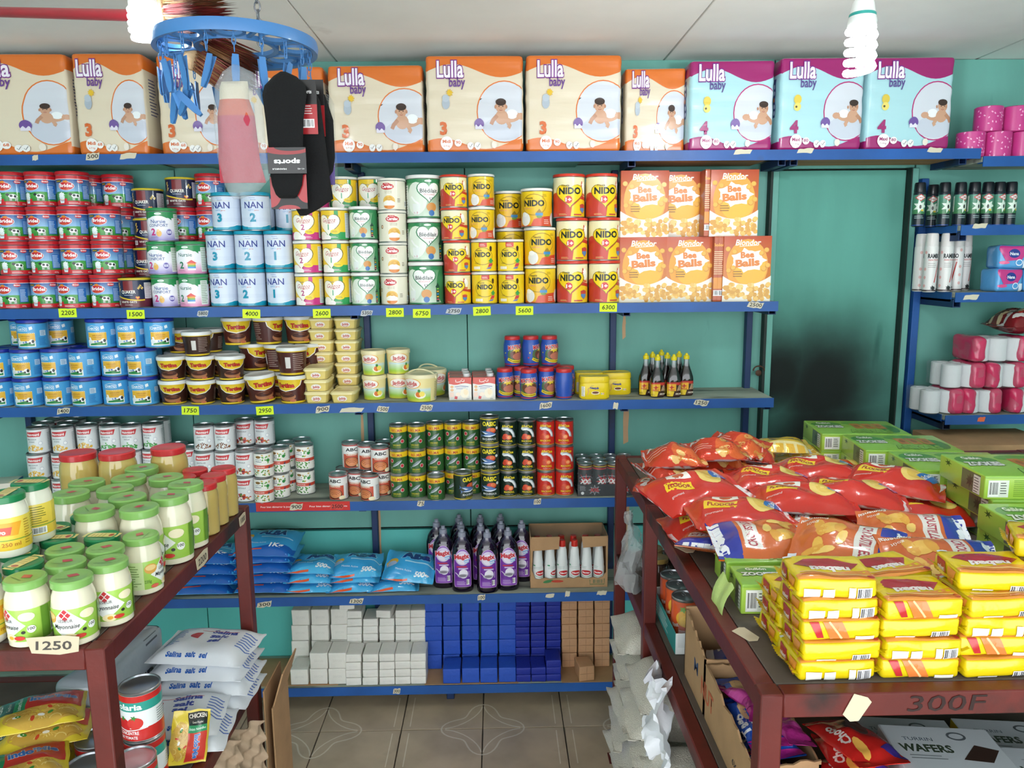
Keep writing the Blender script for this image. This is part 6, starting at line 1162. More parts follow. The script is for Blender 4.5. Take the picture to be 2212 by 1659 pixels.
for i in range(4):
    for j in range(3):
        DRINK.at((tx+0.031+0.0546*i, 0.02+0.034+0.0556*j, S[3]+0.0026), rnd.uniform(-0.6, 0.6), label=f"black energy drink can, {['front', 'middle', 'back'][j]} row, {['first', 'second', 'third', 'fourth'][i]} from the fish cans")
# a second tray beyond the upright, with silver tops, and a flat green pack
DR2 = tin('drink_can', 'can', 'green drink can', 'green drink cans behind the snack table', 0.0262, 0.118, Art().rect(-2, 0, 2, 1, '#2f5f4a').rect(-2, 0.95, 2, 1.0, '#d8b24a'), '#2f5f4a')
tx2 = wx(1478, 0.06, S[3]+0.06)
for i in range(4):
    for j in range(3): DR2.at((tx2+0.030+0.0535*i, 0.055+0.0545*j, S[3]+0.0006), 0, label=f"green drink can behind the snack table, {['front', 'middle', 'back'][j]} row, {['first', 'second', 'third', 'fourth'][i]} from the upright")
gp = wx(1412, 0.1, S[3]+0.05); k = boxkind('bottled_drink_pack', 'pack', 'flat pack wrapped in dull green film behind the table corner post', 'g', 0.115, 0.17, 0.085, '#4a6b58', {}, r=0.012, wr=0.004, wf=(30, 12, 30), n=(8, 6, 4), material=M_FILM, bodyname='pack'); k.group = None; k.at((gp+0.0, 0.115, S[3]+0.0006))
# ------------------------------------------------------------------ fifth shelf: washing powder, dish soap, carton of white bottles
z5 = S[4]+0.0006
def lay(ks, i, px, y, z, rz=0.0, rx=0.0, ry=0.0, label=None, w=0):
    k = ks[i % len(ks)]; x = wx(px, y, z+0.03); e = k.at((x, y, z), label=label); e.rotation_euler = (Matrix.Rotation(rz, 3, 'Z') @ Matrix.Rotation(rx, 3, 'X') @ Matrix.Rotation(ry, 3, 'Y') @ Matrix.Rotation(PI/2, 3, 'Z')).to_euler(); return e
for i in range(4): lay(ALB1, i, 452+rnd.uniform(-6, 6)+i*3, 0.108, z5+i*0.0400, rnd.uniform(-0.05, 0.05), label=f"blue washing powder bag, {LEV[i] if i < 3 else 'topmost'} in the pile behind the jar table")
for i in range(5): lay(ALB1, i+1, 580+rnd.uniform(-4, 4), 0.112, z5+i*0.0400, rnd.uniform(-0.05, 0.05), rx=0.0 if i < 4 else 0.18, label=f"blue washing powder bag, {LEV[i] if i < 4 else 'topmost tilted one'} in the pile behind the red post")
for i in range(3): lay(ALB5, i, 678+rnd.uniform(-4, 4), 0.095, z5+i*0.0375, rnd.uniform(-0.1, 0.1), label=f"light blue powder bag, {['bottom', 'middle', 'topmost'][i]} of the left half-kilo pile".replace('left half-kilo', 'half-kilo') + ' by the large bags')
for i in range(3): lay(ALB5, i+1, 768+rnd.uniform(-4, 4), 0.092, z5+i*0.0375, rnd.uniform(-0.1, 0.1), rx=0.0 if i < 2 else 0.22, label=f"light blue powder bag, {['bottom', 'middle', 'peaked topmost'][i]} of the pile between the others")
lay(ALB5, 2, 852, 0.092, z5, 0.05, label='light blue powder bag lying under the leaning one')
e = lay(ALB5, 0, 887, 0.085, z5+0.042, -0.12, rx=0.42, ry=0.10, label='light blue powder bag leaning with its big lettering to the room')
e.location.z += 0.028
for i, (px, y, lb) in enumerate(((997, 0.050, 'front, nearer the powder bags'), (1053, 0.038, 'foremost of all'), (1094, 0.066, 'front, nearer the white bottles'), (964, 0.090, 'second row at the powder end'), (945, 0.155, 'third row at the powder end'), (1040, 0.112, 'behind the foremost'), (1003, 0.125, 'second row centre'), (1114, 0.135, 'end next to the carton'), (1087, 0.150, 'third row centre'), (993, 0.200, 'by the wall, powder side'), (1042, 0.205, 'by the wall, middle'), (1078, 0.215, 'by the wall, carton side'))):
    put('magix', px, z5, y, rnd.uniform(-0.1, 0.1), 'purple dish soap bottle, '+lb, 0.05)
# carton with a torn window
bx0, bx1 = wx(1146, 0.03, z5+0.1), wx(1314, 0.03, z5+0.1); BW = bx1-bx0; BD, BH = 0.15, 0.205
crt = tag(empty('bottle_carton', ((bx0+bx1)/2, 0.045, S[4]+0.0006)), 'brown carton with a torn front window holding white bottles', 'box'); th = 0.003
MB().box((0, BD/2, th/2), (BW, BD, th), bev=0.0005).obj('base', M_CARD, crt); MB().box((0, BD-th/2, BH/2), (BW, th, BH), bev=0.0005).obj('back_panel', M_CARD, crt)
for sgn in (-1, 1): MB().box((sgn*(BW/2-th/2), BD/2, BH/2), (th, BD, BH), bev=0.0005).obj('side_panel', M_CARD, crt)
def torn(P, y0_, t=0.003):
    m = MB(); n = len(P); m.add([(x, y0_, z) for x, z in P]+[(x, y0_+t, z) for x, z in P], [tuple(range(n)), tuple(range(n, 2*n))[::-1]]+[(i, (i+1) % n, n+(i+1) % n, n+i) for i in range(n)]); return m
rd = random.Random(8); top = [(BW/2-BW*i/16, 0.038+rd.uniform(-0.004, 0.004)) for i in range(17)]
torn([(-BW/2, 0), (BW/2, 0), (BW/2, BH*0.97), (BW/2-0.008, BH*0.95), (BW/2-0.006, 0.06)]+top[1:-1]+[(-BW/2+0.006, 0.07), (-BW/2+0.012, BH*0.95), (-BW/2, BH*0.97)], -0.0005).obj('front_panel', M_CARD, crt)
A = Art(); A.line([(0.08, 0.03), (0.08, 0.012), (0.135, 0.012), (0.135, 0.034)], 0.0025, '#3f6a44'); A.bars(0.09, 0.132, 0.014, 0.032, 10, bg='#ad8862', fg='#5a6a50'); A.ell(-0.08, 0.026, 0.02, 0.006, '#3f7a4a', n=12, rot=0.2); A.ell(-0.045, 0.026, 0.024, 0.005, '#b8402e', n=12)
place('print', A.mesh('carton_print', lambda x, y, z: Vector((x, -0.0009-z, y)), [], [], M_CARDIN), crt)
for x0, x1, dz in ((-BW/2+0.004, -BW*0.12, 0.055), (BW*0.16, BW/2-0.004, 0.045)):
    P = [(x0, BH), (x0+0.006, BH-dz), (x1-0.004, BH-dz+0.006), (x1, BH)]; torn(P, -0.004).obj('flap', M_CARD, crt)
f = MB(); f.grid(lambda u, v: Vector((BW*(u-0.5), -0.006+0.12*v, BH+0.004+0.004*math.sin(u*19)*math.cos(v*7))), lin(0, 1, 14), lin(0, 1, 5)); f.obj('film_remnant', M_CLEAR, crt)
for i in range(6):
    x = -BW/2+0.030+(BW-0.06)*i/5
    for j in range(2): K['nectar'].at(((bx0+bx1)/2+x, 0.045+0.028+0.05*j, S[4]+0.0040+(0.030 if i in (2, 3) and j == 0 else 0.0)*0), rnd.uniform(-0.8, 0.8), label=f"white red-capped bottle in the torn carton, {['front', 'back'][j]} row, {ORD[i]} from the dish soap")
# ------------------------------------------------------------------ bottom shelf: soap
z6 = S[5]+0.0008; nsoap = 0
card = tag(MB().box((0, 0, 0.001), (0.42, 0.21, 0.0022), bev=0.0004).obj('cardboard_sheet', M_CARD, loc=(wx(690, 0.1, 0.1)-0.12, 0.120, S[5]+0.0003)), 'flattened cardboard sheet under the large white soap', 'cardboard')
z6 += 0.0022
def pile(ks, pxs, rows, y, z, name, zstep, skip=(), where=''):
    for j, px in enumerate(pxs):
        for i in range(rows[j] if isinstance(rows, (list, tuple)) else rows):
            if (j, i) in skip: continue
            k = rnd.choice(ks); yy = y[j] if isinstance(y, (list, tuple)) else y
            yy += rnd.uniform(-0.002, 0.002); ds = k.desc
            k.at((wx(px, yy, z+i*zstep+k.h/2)+rnd.uniform(-0.0008, 0.0008), yy, z+i*(zstep+0.0004)), rnd.uniform(-0.012, 0.012), label=f"{ds}, {LEV[i]} in the {ORD[j]} {where}")
pile(SOAP_W, [655, 697, 738], [4, 4, 4], 0.165, z6, 'w', 0.0645, where='back column from the bare end')
pile(SOAP_W, [653, 694, 734], [1, 2, 2], 0.066, z6, 'w', 0.0645, where='front column from the bare end')
pile(SOAP_S, [770, 804, 839, 873, 905], [8, 7, 7, 8, 8], 0.160, z6-0.0022, 's', 0.0315, where='back column from the large blocks')
pile(SOAP_S, [768, 804, 839, 873, 906], [4, 4, 4, 4, 4], 0.058, z6-0.0022, 's', 0.0315, where='front column from the large blocks')
for px, lb, rz in ((745, 'askew on top near the large blocks', 0.25), (830, 'twisted on the top row', -0.3)):
    kk = SOAP_S[0]; kk.at((wx(px, 0.10, 0.37), 0.160, z6+(4*0.0649 if px < 800 else 7*0.0319-0.0022)), rz*0.5, label='small white soap bar '+lb)
card2 = tag(MB().box((0, 0, 0.001), (0.36, 0.19, 0.0022), bev=0.0004).obj('cardboard_sheet', M_CARD, loc=(wx(1020, 0.08, 0.1), 0.098, S[5]+0.0003)), 'flattened printed cardboard under the bright blue soap', 'cardboard')
pile(SOAP_B, [938, 977, 1017, 1057, 1096], [5, 5, 5, 6, 6], 0.158, z6, 'b', 0.0605, where='back column from white soap')
pile(SOAP_B, [977, 1017, 1056, 1096], 1, 0.052, z6, 'b', 0.0605, where='front column from white soap')
pile(SOAP_D, [1128, 1161, 1194], [11, 11, 11], 0.158, z6-0.0022, 'd', 0.0288, where='back column from bright blue soap')
pile(SOAP_D, [1130, 1162, 1194], [2, 2, 3], 0.056, z6-0.0022, 'd', 0.0288, where='front column from bright blue soap')
card3 = tag(MB().box((0, 0, 0.001), (0.24, 0.2, 0.0022), bev=0.0004).obj('cardboard_sheet', M_CARD, loc=(wx(1275, 0.08, 0.1), 0.100, S[5]+0.0003)), 'flattened cardboard under the tan soap', 'cardboard')
pile(SOAP_T, [1228, 1263, 1298], [5, 5, 5], 0.150, z6, 't', 0.0605, where='column from dark blue soap')
SOAP_T[0].at((wx(1262, 0.045, 0.13), 0.045, z6), 0.15, label='pale tan soap block lying alone before its columns')

k = boxkind('stock_cube_carton', 'carton', 'blue and white carton at the far end of the can shelf', 'g', 0.11, 0.10, 0.085, {'*': '#cfc8b8', 'right': '#2a5f9a'}, {'front': Art().rect(-0.055, -0.042, 0.055, 0.02, '#2a5f9a').line([(0.01, -0.03), (0.014, 0.005)], 0.006, '#8a3a2c').line([(0.028, -0.03), (0.03, 0.01)], 0.006, '#7a3226')}, r=0.001); k.group = None
k.at((wx(-4, 0.03, z4+0.04), 0.055, z4), 0.2)
# let round goods that stand side by side settle so that none cuts into another
def settle(items, ymin, ymax, it=160):
    for _ in range(it):
        moved = False
        for i in range(len(items)):
            a = items[i]
            for j in range(i+1, len(items)):
                b = items[j]
                if a[3] >= b[4]-1e-4 or b[3] >= a[4]-1e-4: continue
                dx, dy = b[0]-a[0], b[1]-a[1]; need = a[2]+b[2]+0.0012; d = math.hypot(dx, dy)
                if d >= need: continue
                g = (need-d)/2+1e-5; 
                if d < 1e-5: dx, dy, d = 0.3, 1, 1.04
                ux, uy = dx/d, dy/d; sy = 1.0
                a[0] -= ux*g*0.8; b[0] += ux*g*0.8; a[1] -= uy*g*sy; b[1] += uy*g*sy; moved = True
        for a in items: a[1] = max(ymin+a[2], min(ymax-a[2], a[1]))
        if not moved: break
ROUND = {'milk_powder_tin', 'oat_tin', 'infant_milk_tin', 'growing_up_milk_tin', 'infant_cereal_tin', 'vegetable_can', 'stew_can', 'sardine_can', 'mackerel_can', 'spread_tub', 'margarine_tub', 'margarine_bucket', 'cocoa_jar', 'sauce_bottle', 'dish_soap_bottle', 'cocoa_tub', 'margarine_box', 'toilet_roll', 'juice_carton', 'spray_can'}
RAD = {}
for k in list(K.values())+[ROLLP]: RAD[k.parts[0][1].name] = (k.R, k.h)
shelf_items = {}
for o in list(COL.objects):
    if o.type == 'EMPTY' and o.name.split('.')[0] in ROUND and o.parent is None:
        me = [c for c in COL.objects if False] or None
        shelf_items.setdefault(min(range(6), key=lambda i: (o.location.z-S[i]) if o.location.z >= S[i]-0.01 else 99), []).append(o)
kid = {}
for o in COL.objects:
    if o.parent and o.parent.name not in kid and o.data: kid[o.parent.name] = o.data.name
for sh_, obs in shelf_items.items():
    it = []
    for o in obs:
        R, h = RAD[kid[o.name]]; nm = o.name.split('.')[0]
        R *= {'sauce_bottle': 0.86, 'dish_soap_bottle': 0.92, 'cocoa_tub': 0.86, 'margarine_box': 1.07, 'juice_carton': 0.82}.get(nm, 1.0); R += {'spread_tub': 0.0025, 'margarine_tub': 0.0025, 'margarine_bucket': 0.0025}.get(nm, 0.0022 if 'tin' in nm else 0.0008)
        if nm in ('margarine_box', 'juice_carton', 'cocoa_tub', 'toilet_roll'): continue
        it.append([o.location.x, o.location.y, R, o.location.z, o.location.z+h, o])
    settle(it, -0.006, YW-0.003)
    for a in it: a[5].location.x, a[5].location.y = a[0], a[1]
# ------------------------------------------------------------------ left display table with jars
ZT = 1.08
def table(label, x0, x1, y0, y1, zl, posts, board, extra=()):
    t = tag(empty('display_table', ((x0+x1)/2, (y0+y1)/2, 0)), label, 'table'); cx, cy = (x0+x1)/2, (y0+y1)/2
    def P(n, a, b, w, h, m=M_RED): MB().bar((a[0]-cx, a[1]-cy, a[2]), (b[0]-cx, b[1]-cy, b[2]), w, h).obj(n, m, t)
    for (x, y) in posts: P('post', (x, y, 0.0), (x, y, ZT), 0.034, 0.034)
    for (x, y) in posts: MB().box((x-cx, y-cy, 0.003), (0.06, 0.06, 0.006), bev=0.001).obj('foot_plate', M_RED, t)
    for z, n in ((ZT-0.02, 'top_rail'), (zl-0.015, 'shelf_rail')):
        P(n, (x0, y0+0.017, z), (x0, y1-0.017, z), 0.03, 0.038); P(n, (x1, y0+0.017, z), (x1, y1-0.017, z), 0.03, 0.038); P(n, (x0+0.017, y0, z), (x1-0.017, y0, z), 0.03, 0.038); P(n, (x0+0.017, y1, z), (x1-0.017, y1, z), 0.03, 0.038)
        MB().box((0, 0, z+0.0128), (x1-x0-0.032, y1-y0-0.032, 0.012), bev=0.001).obj('board', board, t)
    for z in extra: MB().box((0, 0, z), (x1-x0-0.032, y1-y0-0.032, 0.012), bev=0.001).obj('board', board, t)
    return t
fl, rl = onz(208, 1392, ZT), onz(543, 1094, ZT)
LX, LY0, LY1 = (fl.x+rl.x)/2-0.012, fl.y, rl.y; LZ = 0.60
M_DBOARD = mat('dark_table_board', '#5c5148', 0.75, var=0.3, vscale=8, dirt='#33302c', dscale=6, damt=0.45)
table('red steel display table holding jars of mayonnaise and mustard', -1.75, LX, LY0, LY1, LZ, [(LX, LY0), (LX, LY1), (-1.75, LY0), (-1.75, LY1)], M_DBOARD)
zj = ZT-0.0006
def jar(name, desc, group, prof, hg, hl, lidR, fill, art, lidc, ay, asc, lidart=None, matl=None, glassz=None):
    k = round_bottle(name, 'jar', desc, group, prof, fill, art, matl=matl or M_GLASSJAR, ay=ay, asc=asc, h=hl); L = MB()
    L.lathe([(0.001, hg-0.001), (lidR-0.001, hg-0.001), (lidR, hg), (lidR, hl-0.003), (lidR-0.002, hl-0.0005), (lidR-0.005, hl), (lidR-0.009, hl-0.001), (0.001, hl-0.001)], NSEG, lidc); lm = L.mesh(name+'_lid', M_PRINT)
    kids = []
    if lidart: kids = [('lid_print', lidart.mesh(name+'_lidprint', lambda x, y, z: Vector((x, y, hl-0.0004+z)), [], [], M_PRINT))]
    k.part('lid', lm, None, kids); k.h = hl; return k
def mayo():
    a = Art(); a.rect(-2, 0.0, 2, 1.0, '#8fb944', '#a4cc58'); a.rect(-2, 0.0, -0.75, 1.0, '#cfe0a4'); a.lines(-1.5, -0.8, 0.1, 0.9, 9, '#7f9a58'); a.poly([(-0.52, 0.5), (0.0, 1.06), (0.58, 0.5), (0.0, 0.06)], '#e6e8e2'); a.ell(-0.5, 0.72, 0.22, 0.18, '#d8a04a', n=14); a.ell(-0.5, 0.76, 0.18, 0.10, '#e9c98a', n=12)
    for dx, dy in ((0, 0.11), (0.09, 0), (-0.09, 0), (0, -0.11)): a.poly([(dx, 0.82+dy+0.085), (dx+0.08, 0.82+dy), (dx, 0.82+dy-0.085), (dx-0.08, 0.82+dy)], '#c0303a')
    a.text('LESIEUR', 0.0, 0.60, 0.10, '#6a6a6c', bold=0.01, width=0.42); a.text('Mayonnaise', 0.0, 0.40, 0.14, '#2f2f30', shear=0.25, bold=0.01, width=0.74); a.text('235g', -0.62, 0.22, 0.11, '#3f6a2a', width=0.22)
    a.ell(0.62, 0.78, 0.22, 0.14, '#efe4c2', n=16); a.ell(0.1, 0.12, 0.22, 0.12, '#f2e3b4', n=16); a.ell(0.12, 0.12, 0.09, 0.06, '#e2a83a', n=12); a.ell(0.38, 0.12, 0.16, 0.07, '#c8382e', n=12); a.ell(-0.4, 0.08, 0.14, 0.07, '#d0604e', n=12); a.ell(0.5, 0.3, 0.06, 0.05, '#2a2a24', n=10); a.ell(0.72, 0.38, 0.12, 0.12, '#e6e8e2', n=14); a.text('100', 0.72, 0.36, 0.09, '#3a3a3a', bold=0.02, width=0.18)
    a.rect(1.0, 0.0, 1.25, 1.0, '#5f8a2c'); a.bars(1.3, 1.6, 0.1, 0.7, 12); return a
def mayolid():
    a = Art(); 
    a.poly([(-0.010, 0.004), (0.004, 0.011), (0.013, 0.002), (-0.001, -0.006)], '#b9474a'); a.lines(-0.02, 0.02, -0.014, -0.010, 1, '#5f8a4a'); return a
pr = lambda w, h: [(w*0.86, 0.0), (w*0.95, 0.0025), (w*0.97, h*0.30), (w, h*0.60), (w*0.93, h*0.76), (w*0.80, h*0.88), (w*0.76, h*0.93)]
MAYO = jar('mayonnaise_jar', 'light green lidded mayonnaise jar', 'light green lidded mayonnaise jars', pr(0.0352, 0.112), 0.100, 0.1135, 0.0328, '#e2dcc2', mayo(), '#7fae5c', (0.012, 0.068), 0.056, mayolid())
MAYOB = jar('mayonnaise_jar', 'large light green lidded mayonnaise jar', 'large light green lidded mayonnaise jars', pr(0.0412, 0.145), 0.130, 0.146, 0.0375, '#e2dcc2', mayo(), '#7fae5c', (0.014, 0.086), 0.072, mayolid())
def amora():
    a = Art(); a.rect(-2.2, 0.0, 2.2, 1.0, '#e2bd36', '#e8cf58'); a.rect(-2.2, 0.3, 2.2, 0.33, '#6f9a3a'); a.lines(1.0, 1.7, 0.36, 0.95, 8, '#7a7a2c'); a.bars(1.05, 1.6, 0.04, 0.26, 14); a.text('250 ml', 0.3, 0.12, 0.12, '#b8742a', bold=0.02, width=0.5); a.poly([(-0.5, 0.45), (0.5, 0.45), (0.62, 0.85), (-0.38, 0.85)], '#e2a02c'); a.poly([(-0.42, 0.48), (0.3, 0.48), (0.36, 0.72), (-0.36, 0.72)], '#c84a34'); a.text('mayo', -0.03, 0.52, 0.13, '#f4e8d8', bold=0.04, width=0.42); a.lines(0.68, 0.9, 0.1, 0.9, 10, '#b08a2a'); return a
def amoralid():
    a = Art(); a.rect(-0.010, -0.034, 0.012, 0.034, '#d9c77a'); a.ell(0.001, -0.018, 0.007, 0.005, '#a83a2e', n=10); a.lines(-0.008, 0.010, -0.008, 0.028, 5, '#b09a4a'); return a
AMORA = jar('mayonnaise_jar', 'dark green lidded mayonnaise jar', 'dark green lidded mayonnaise jars', [(0.031, 0.0), (0.0335, 0.003), (0.0348, 0.02), (0.0352, 0.070), (0.0330, 0.087), (0.0295, 0.098), (0.029, 0.102)], 0.1000, 0.1135, 0.0320, '#e6e3d2', amora(), '#1d7a4a', (0.014, 0.074), 0.060, amoralid())
MUST = jar('mustard_jar', 'large red-lidded mustard jar', 'large red-lidded mustard jars', [(0.038, 0.0), (0.0425, 0.004), (0.0440, 0.03), (0.0445, 0.125), (0.0430, 0.145), (0.0390, 0.158), (0.038, 0.163)], 0.160, 0.176, 0.0415, '#c2a960', None, '#bf2c30', (0, 1), 1)
def mustlab():
    a = Art(); a.rect(0.9, 0.2, 1.3, 0.95, '#b8302c'); a.rect(0.94, 0.24, 1.26, 0.91, '#c8a03a'); a.rect(0.98, 0.28, 1.22, 0.87, '#b8302c'); a.lines(1.02, 1.18, 0.32, 0.83, 5, '#e8cf8a'); return a
MUSTS = jar('mustard_jar', 'small red-lidded mustard jar', 'small red-lidded mustard jars', [(0.026, 0.0), (0.0295, 0.003), (0.0305, 0.02), (0.0315, 0.09), (0.030, 0.102), (0.0275, 0.109), (0.027, 0.112)], 0.110, 0.124, 0.030, '#b8a05c', mustlab(), '#bf2c30', (0.01, 0.09), 0.08)
JARS = []
def stand(k, px, py, label, z=0.0, rz=None, ymin=None):
    p = onz(px, py, zj+z+k.h); JARS.append([p.x, p.y, k.R+0.0012, zj+z, zj+z+k.h, k, label, rz if rz is not None else rnd.uniform(-0.25, 0.25)])
for i, (px, py, rz) in enumerate(((106, 1238, -0.55), (197, 1238, 0.05), (150, 1210, -0.2), (238, 1208, 0.15), (193, 1185, 0.1), (275, 1182, 0.2), (310, 1160, 1.6))):
    stand(MAYO, px, py, 'light green lidded mayonnaise jar '+['with its back label by the dark green ones', 'facing forward at the table corner', 'behind the two front ones', 'beside the table rail, second along', 'in the third row', 'beside the table rail, third along', 'turned to show its barcode by the rail'][i], rz=rz)
for i, (px, py, rz) in enumerate(((217, 1105, -0.9), (313, 1099, 0.9), (367, 1077, -0.5), (402, 1055, -0.5), (387, 1040, 0), (277, 1080, 0.3), (287, 1062, 0.2), (306, 1042, 0), (312, 1020, 0), (222, 1048, 0), (193, 1070, 0.4))):
    stand(MAYOB, px, py, 'large light green lidded jar '+['nearest the dark green lids', 'just behind the small ones by the rail', 'by the rail with a spoon label', 'by the rail next to the mustard', 'behind the rail pair near the small mustard', 'in the middle of the large ones', 'in the middle, one row back', 'in the middle, two rows back', 'rearmost, before the big mustard', 'before the middle big mustard jar', 'before the outer big mustard jar'][i], rz=rz)
for i, (px, py) in enumerate(((8, 1240), (64, 1213), (5, 1212), (105, 1189), (30, 1191), (144, 1166), (226, 1162), (80, 1169), (140, 1146), (166, 1127))):
    stand(AMORA, px, py, 'dark green lidded jar, '+['front at the picture edge', 'second row, lid strip lengthwise', 'second row at the picture edge', 'third row inner', 'third row outer', 'fourth row inner', 'deep among the light green jars', 'fourth row outer', 'fifth row', 'rearmost near the large jars'][i], rz=rnd.uniform(-0.5, 1.8))
for i, (px, py) in enumerate(((17, 1060), (58, 1041))): stand(AMORA, px, py, 'dark green lidded jar stacked on the lids below, '+['front of the two', 'rear one showing its barcode'][i], z=0.1142, rz=[0.1, -1.6][i])
for i, (px, py) in enumerate(((168, 976), (256, 975), (348, 975))): stand(MUST, px, py, 'large red-lidded mustard jar, '+['outermost of three', 'middle of three', 'next to the small mustard jars'][i])
for i, (px, py) in enumerate(((455, 1046), (464, 1029), (495, 1015), (432, 1016), (397, 1031))): stand(MUSTS, px, py, 'small red-lidded mustard jar, '+['front one by the rail', 'second by the rail', 'at the table corner', 'rear inner one', 'behind the large light green jars'][i], rz=0.1)
lo = [j for j in JARS if j[3] < zj+0.05]; hi = [j for j in JARS if j[3] >= zj+0.05]
for grp in (lo, hi):
    settle(grp, LY0-0.012, LY1+0.012)
    for _ in range(40):
        for a in grp: a[0] = min(a[0], LX+0.016-a[2])
        settle(grp, LY0-0.012, LY1+0.012, 4)
for x, y, R, z0, z1_, k, lb, rz in JARS: k.at((x, y, z0), rz, label=lb)
# price stickers on the red rails
def rail_tag(txt, p, rot, w, h, label, ink='#4a4440'):
    o = tag(empty('price_sticker', p, rot), label, 'price sticker'); A = Art(); rd = random.Random(int(p[0]*1000))
    m = MB(); P = [(-w/2, h*0.4), (w*0.2, h/2), (w/2, h*0.42), (w*0.46, -h*0.35), (w*0.1, -h/2), (-w*0.42, -h*0.40)]; n = len(P)
    m.add([(a, 0, b) for a, b in P]+[(a, 0.0008, b) for a, b in P], [tuple(range(n))[::-1], tuple(range(n, 2*n))]+[(i, (i+1) % n, n+(i+1) % n, n+i) for i in range(n)], '#c9bba0'); m.obj('paper', M_STICK, o)
    if txt: A.text(txt, 0, -h*0.22, h*0.45, ink, bold=0.02, shear=0.12, width=w*0.66); place('handwriting', A.mesh('handwriting', lambda x, y, z: Vector((x, -0.0003-z, y)), [], [], M_STICK), o)
p = ony(115, 1394, LY0-0.017); rail_tag('1250', p, (0, 0, 0), 0.088, 0.034, 'torn paper price tag reading 1250 on the red jar table')
p = onx(437, 1208, LX+0.017); rail_tag('2200', p, (0, 0, PI/2), 0.07, 0.034, 'torn price tag reading 2200 on the side of the jar table')
p = onx(524, 1122, LX+0.017); rail_tag('1000', p, (0, 0, PI/2), 0.05, 0.03, 'small price tag reading 1000 near the mustard corner')
# ------------------------------------------------------------------ lower shelf of the left table
zl = LZ+0.0044
def salt():
    a = Art(); a.rect(-0.14, -0.09, 0.14, 0.09, '#dfe3e8')
    a.text('Salina', 0.035, 0.03, 0.020, '#2a3f9c', bold=0.05, width=0.065, rot=0.0); a.text('salt', 0.03, 0.004, 0.020, '#2a3f9c', bold=0.05, width=0.045); a.text('sel', 0.026, -0.02, 0.018, '#2a3f9c', bold=0.05, width=0.03); a.ell(-0.022, 0.012, 0.026, 0.017, '#c23a48', n=16, a0=PI/2, a1=1.5*PI)
    a.line([(-0.03, 0.04), (0.07, 0.043)], 0.002, '#c23a48'); a.lines(-0.11, -0.06, -0.04, 0.05, 9, '#5a74b8', 3); a.lines(0.085, 0.125, -0.03, 0.05, 7, '#5a74b8', 4); a.text('Salina  salt  sel', -0.02, -0.074, 0.010, '#2a5fb0', bold=0.03, width=0.105); return a
M_SALT = mat('salt_bag_film', None, 0.25, coat=0.3, bump=0.15, bscale=24)
SALT = bagkinds('salt_bag', 'bag', 'white salt bag', 'white salt bags', 0.165, 0.245, 0.058, '#dfe3e8', salt(), 4, material=M_SALT, rot=-PI/2, kw=dict(p=4, wr=0.005, wf=16, flat=0.35, crimp=0.012), seed=3)
def bagz(ks, i, x, y, z, rz=0.0, rx=0.0, ry=0.0, label=None):
    e = ks[i % len(ks)].at((x, y, z), label=label); e.rotation_euler = (Matrix.Rotation(rz, 3, 'Z') @ Matrix.Rotation(rx, 3, 'X') @ Matrix.Rotation(ry, 3, 'Y') @ Matrix.Rotation(PI/2, 3, 'Z')).to_euler(); return e
SP = [(-0.762, -1.055, 0.12, 2), (-0.752, -0.878, -0.05, 4)]
for s_, (x, y, rz, n) in enumerate(SP):
    for i in range(n): bagz(SALT, i+s_, x+rnd.uniform(-0.006, 0.006)-0.012*i*(s_ == 0), y+rnd.uniform(-0.004, 0.004), zl+i*0.0400, rz+rnd.uniform(-0.08, 0.08), label=f"white salt bag, {(['bottom', 'topmost'] if n == 2 else ['bottom', 'second-up', 'third-up', 'topmost'])[i]} of the {['low front pile', 'tall rear pile'][s_]}")
# grey sack with black letters
def hub():
    a = Art(); a.rect(-0.16, -0.14, 0.16, 0.14, '#b9c0c6', '#8f989f'); a.text('HUB', 0.02, -0.05, 0.055, '#23282e', bold=0.03, width=0.13); a.lines(0.06, 0.13, 0.06, 0.11, 3, '#4a5058'); return a
k = boxkind('water_pack', 'pack', 'grey film pack lettered HUB beside the salt bags', 'g', 0.30, 0.10, 0.17, '#9aa3aa', {'right': hub(), 'front': hub()}, r=0.02, bulge=0.004, wr=0.006, wf=(14, 14, 14), n=(7, 4, 6), material=M_FILM, bodyname='pack'); k.group = None
k.at((-0.955, -0.955, zl), PI/2-0.1)
# tomato paste cans
kt = K['tomato']
for x, y, lv, lb in ((-0.772, -1.20, 0, 'bottom one of the stacked pair'), (-0.772, -1.20, 1, 'upper one of the stacked pair'), (-0.752, -1.288, 0, 'front one beside the red post'), (-0.838, -1.305, 0, 'outer front one'), (-0.866, -1.215, 0, 'rear outer one')): kt.at((x, y, zl+lv*(kt.h+0.0005)), rnd.uniform(-0.5, 0.4), label='tomato paste can, '+lb)
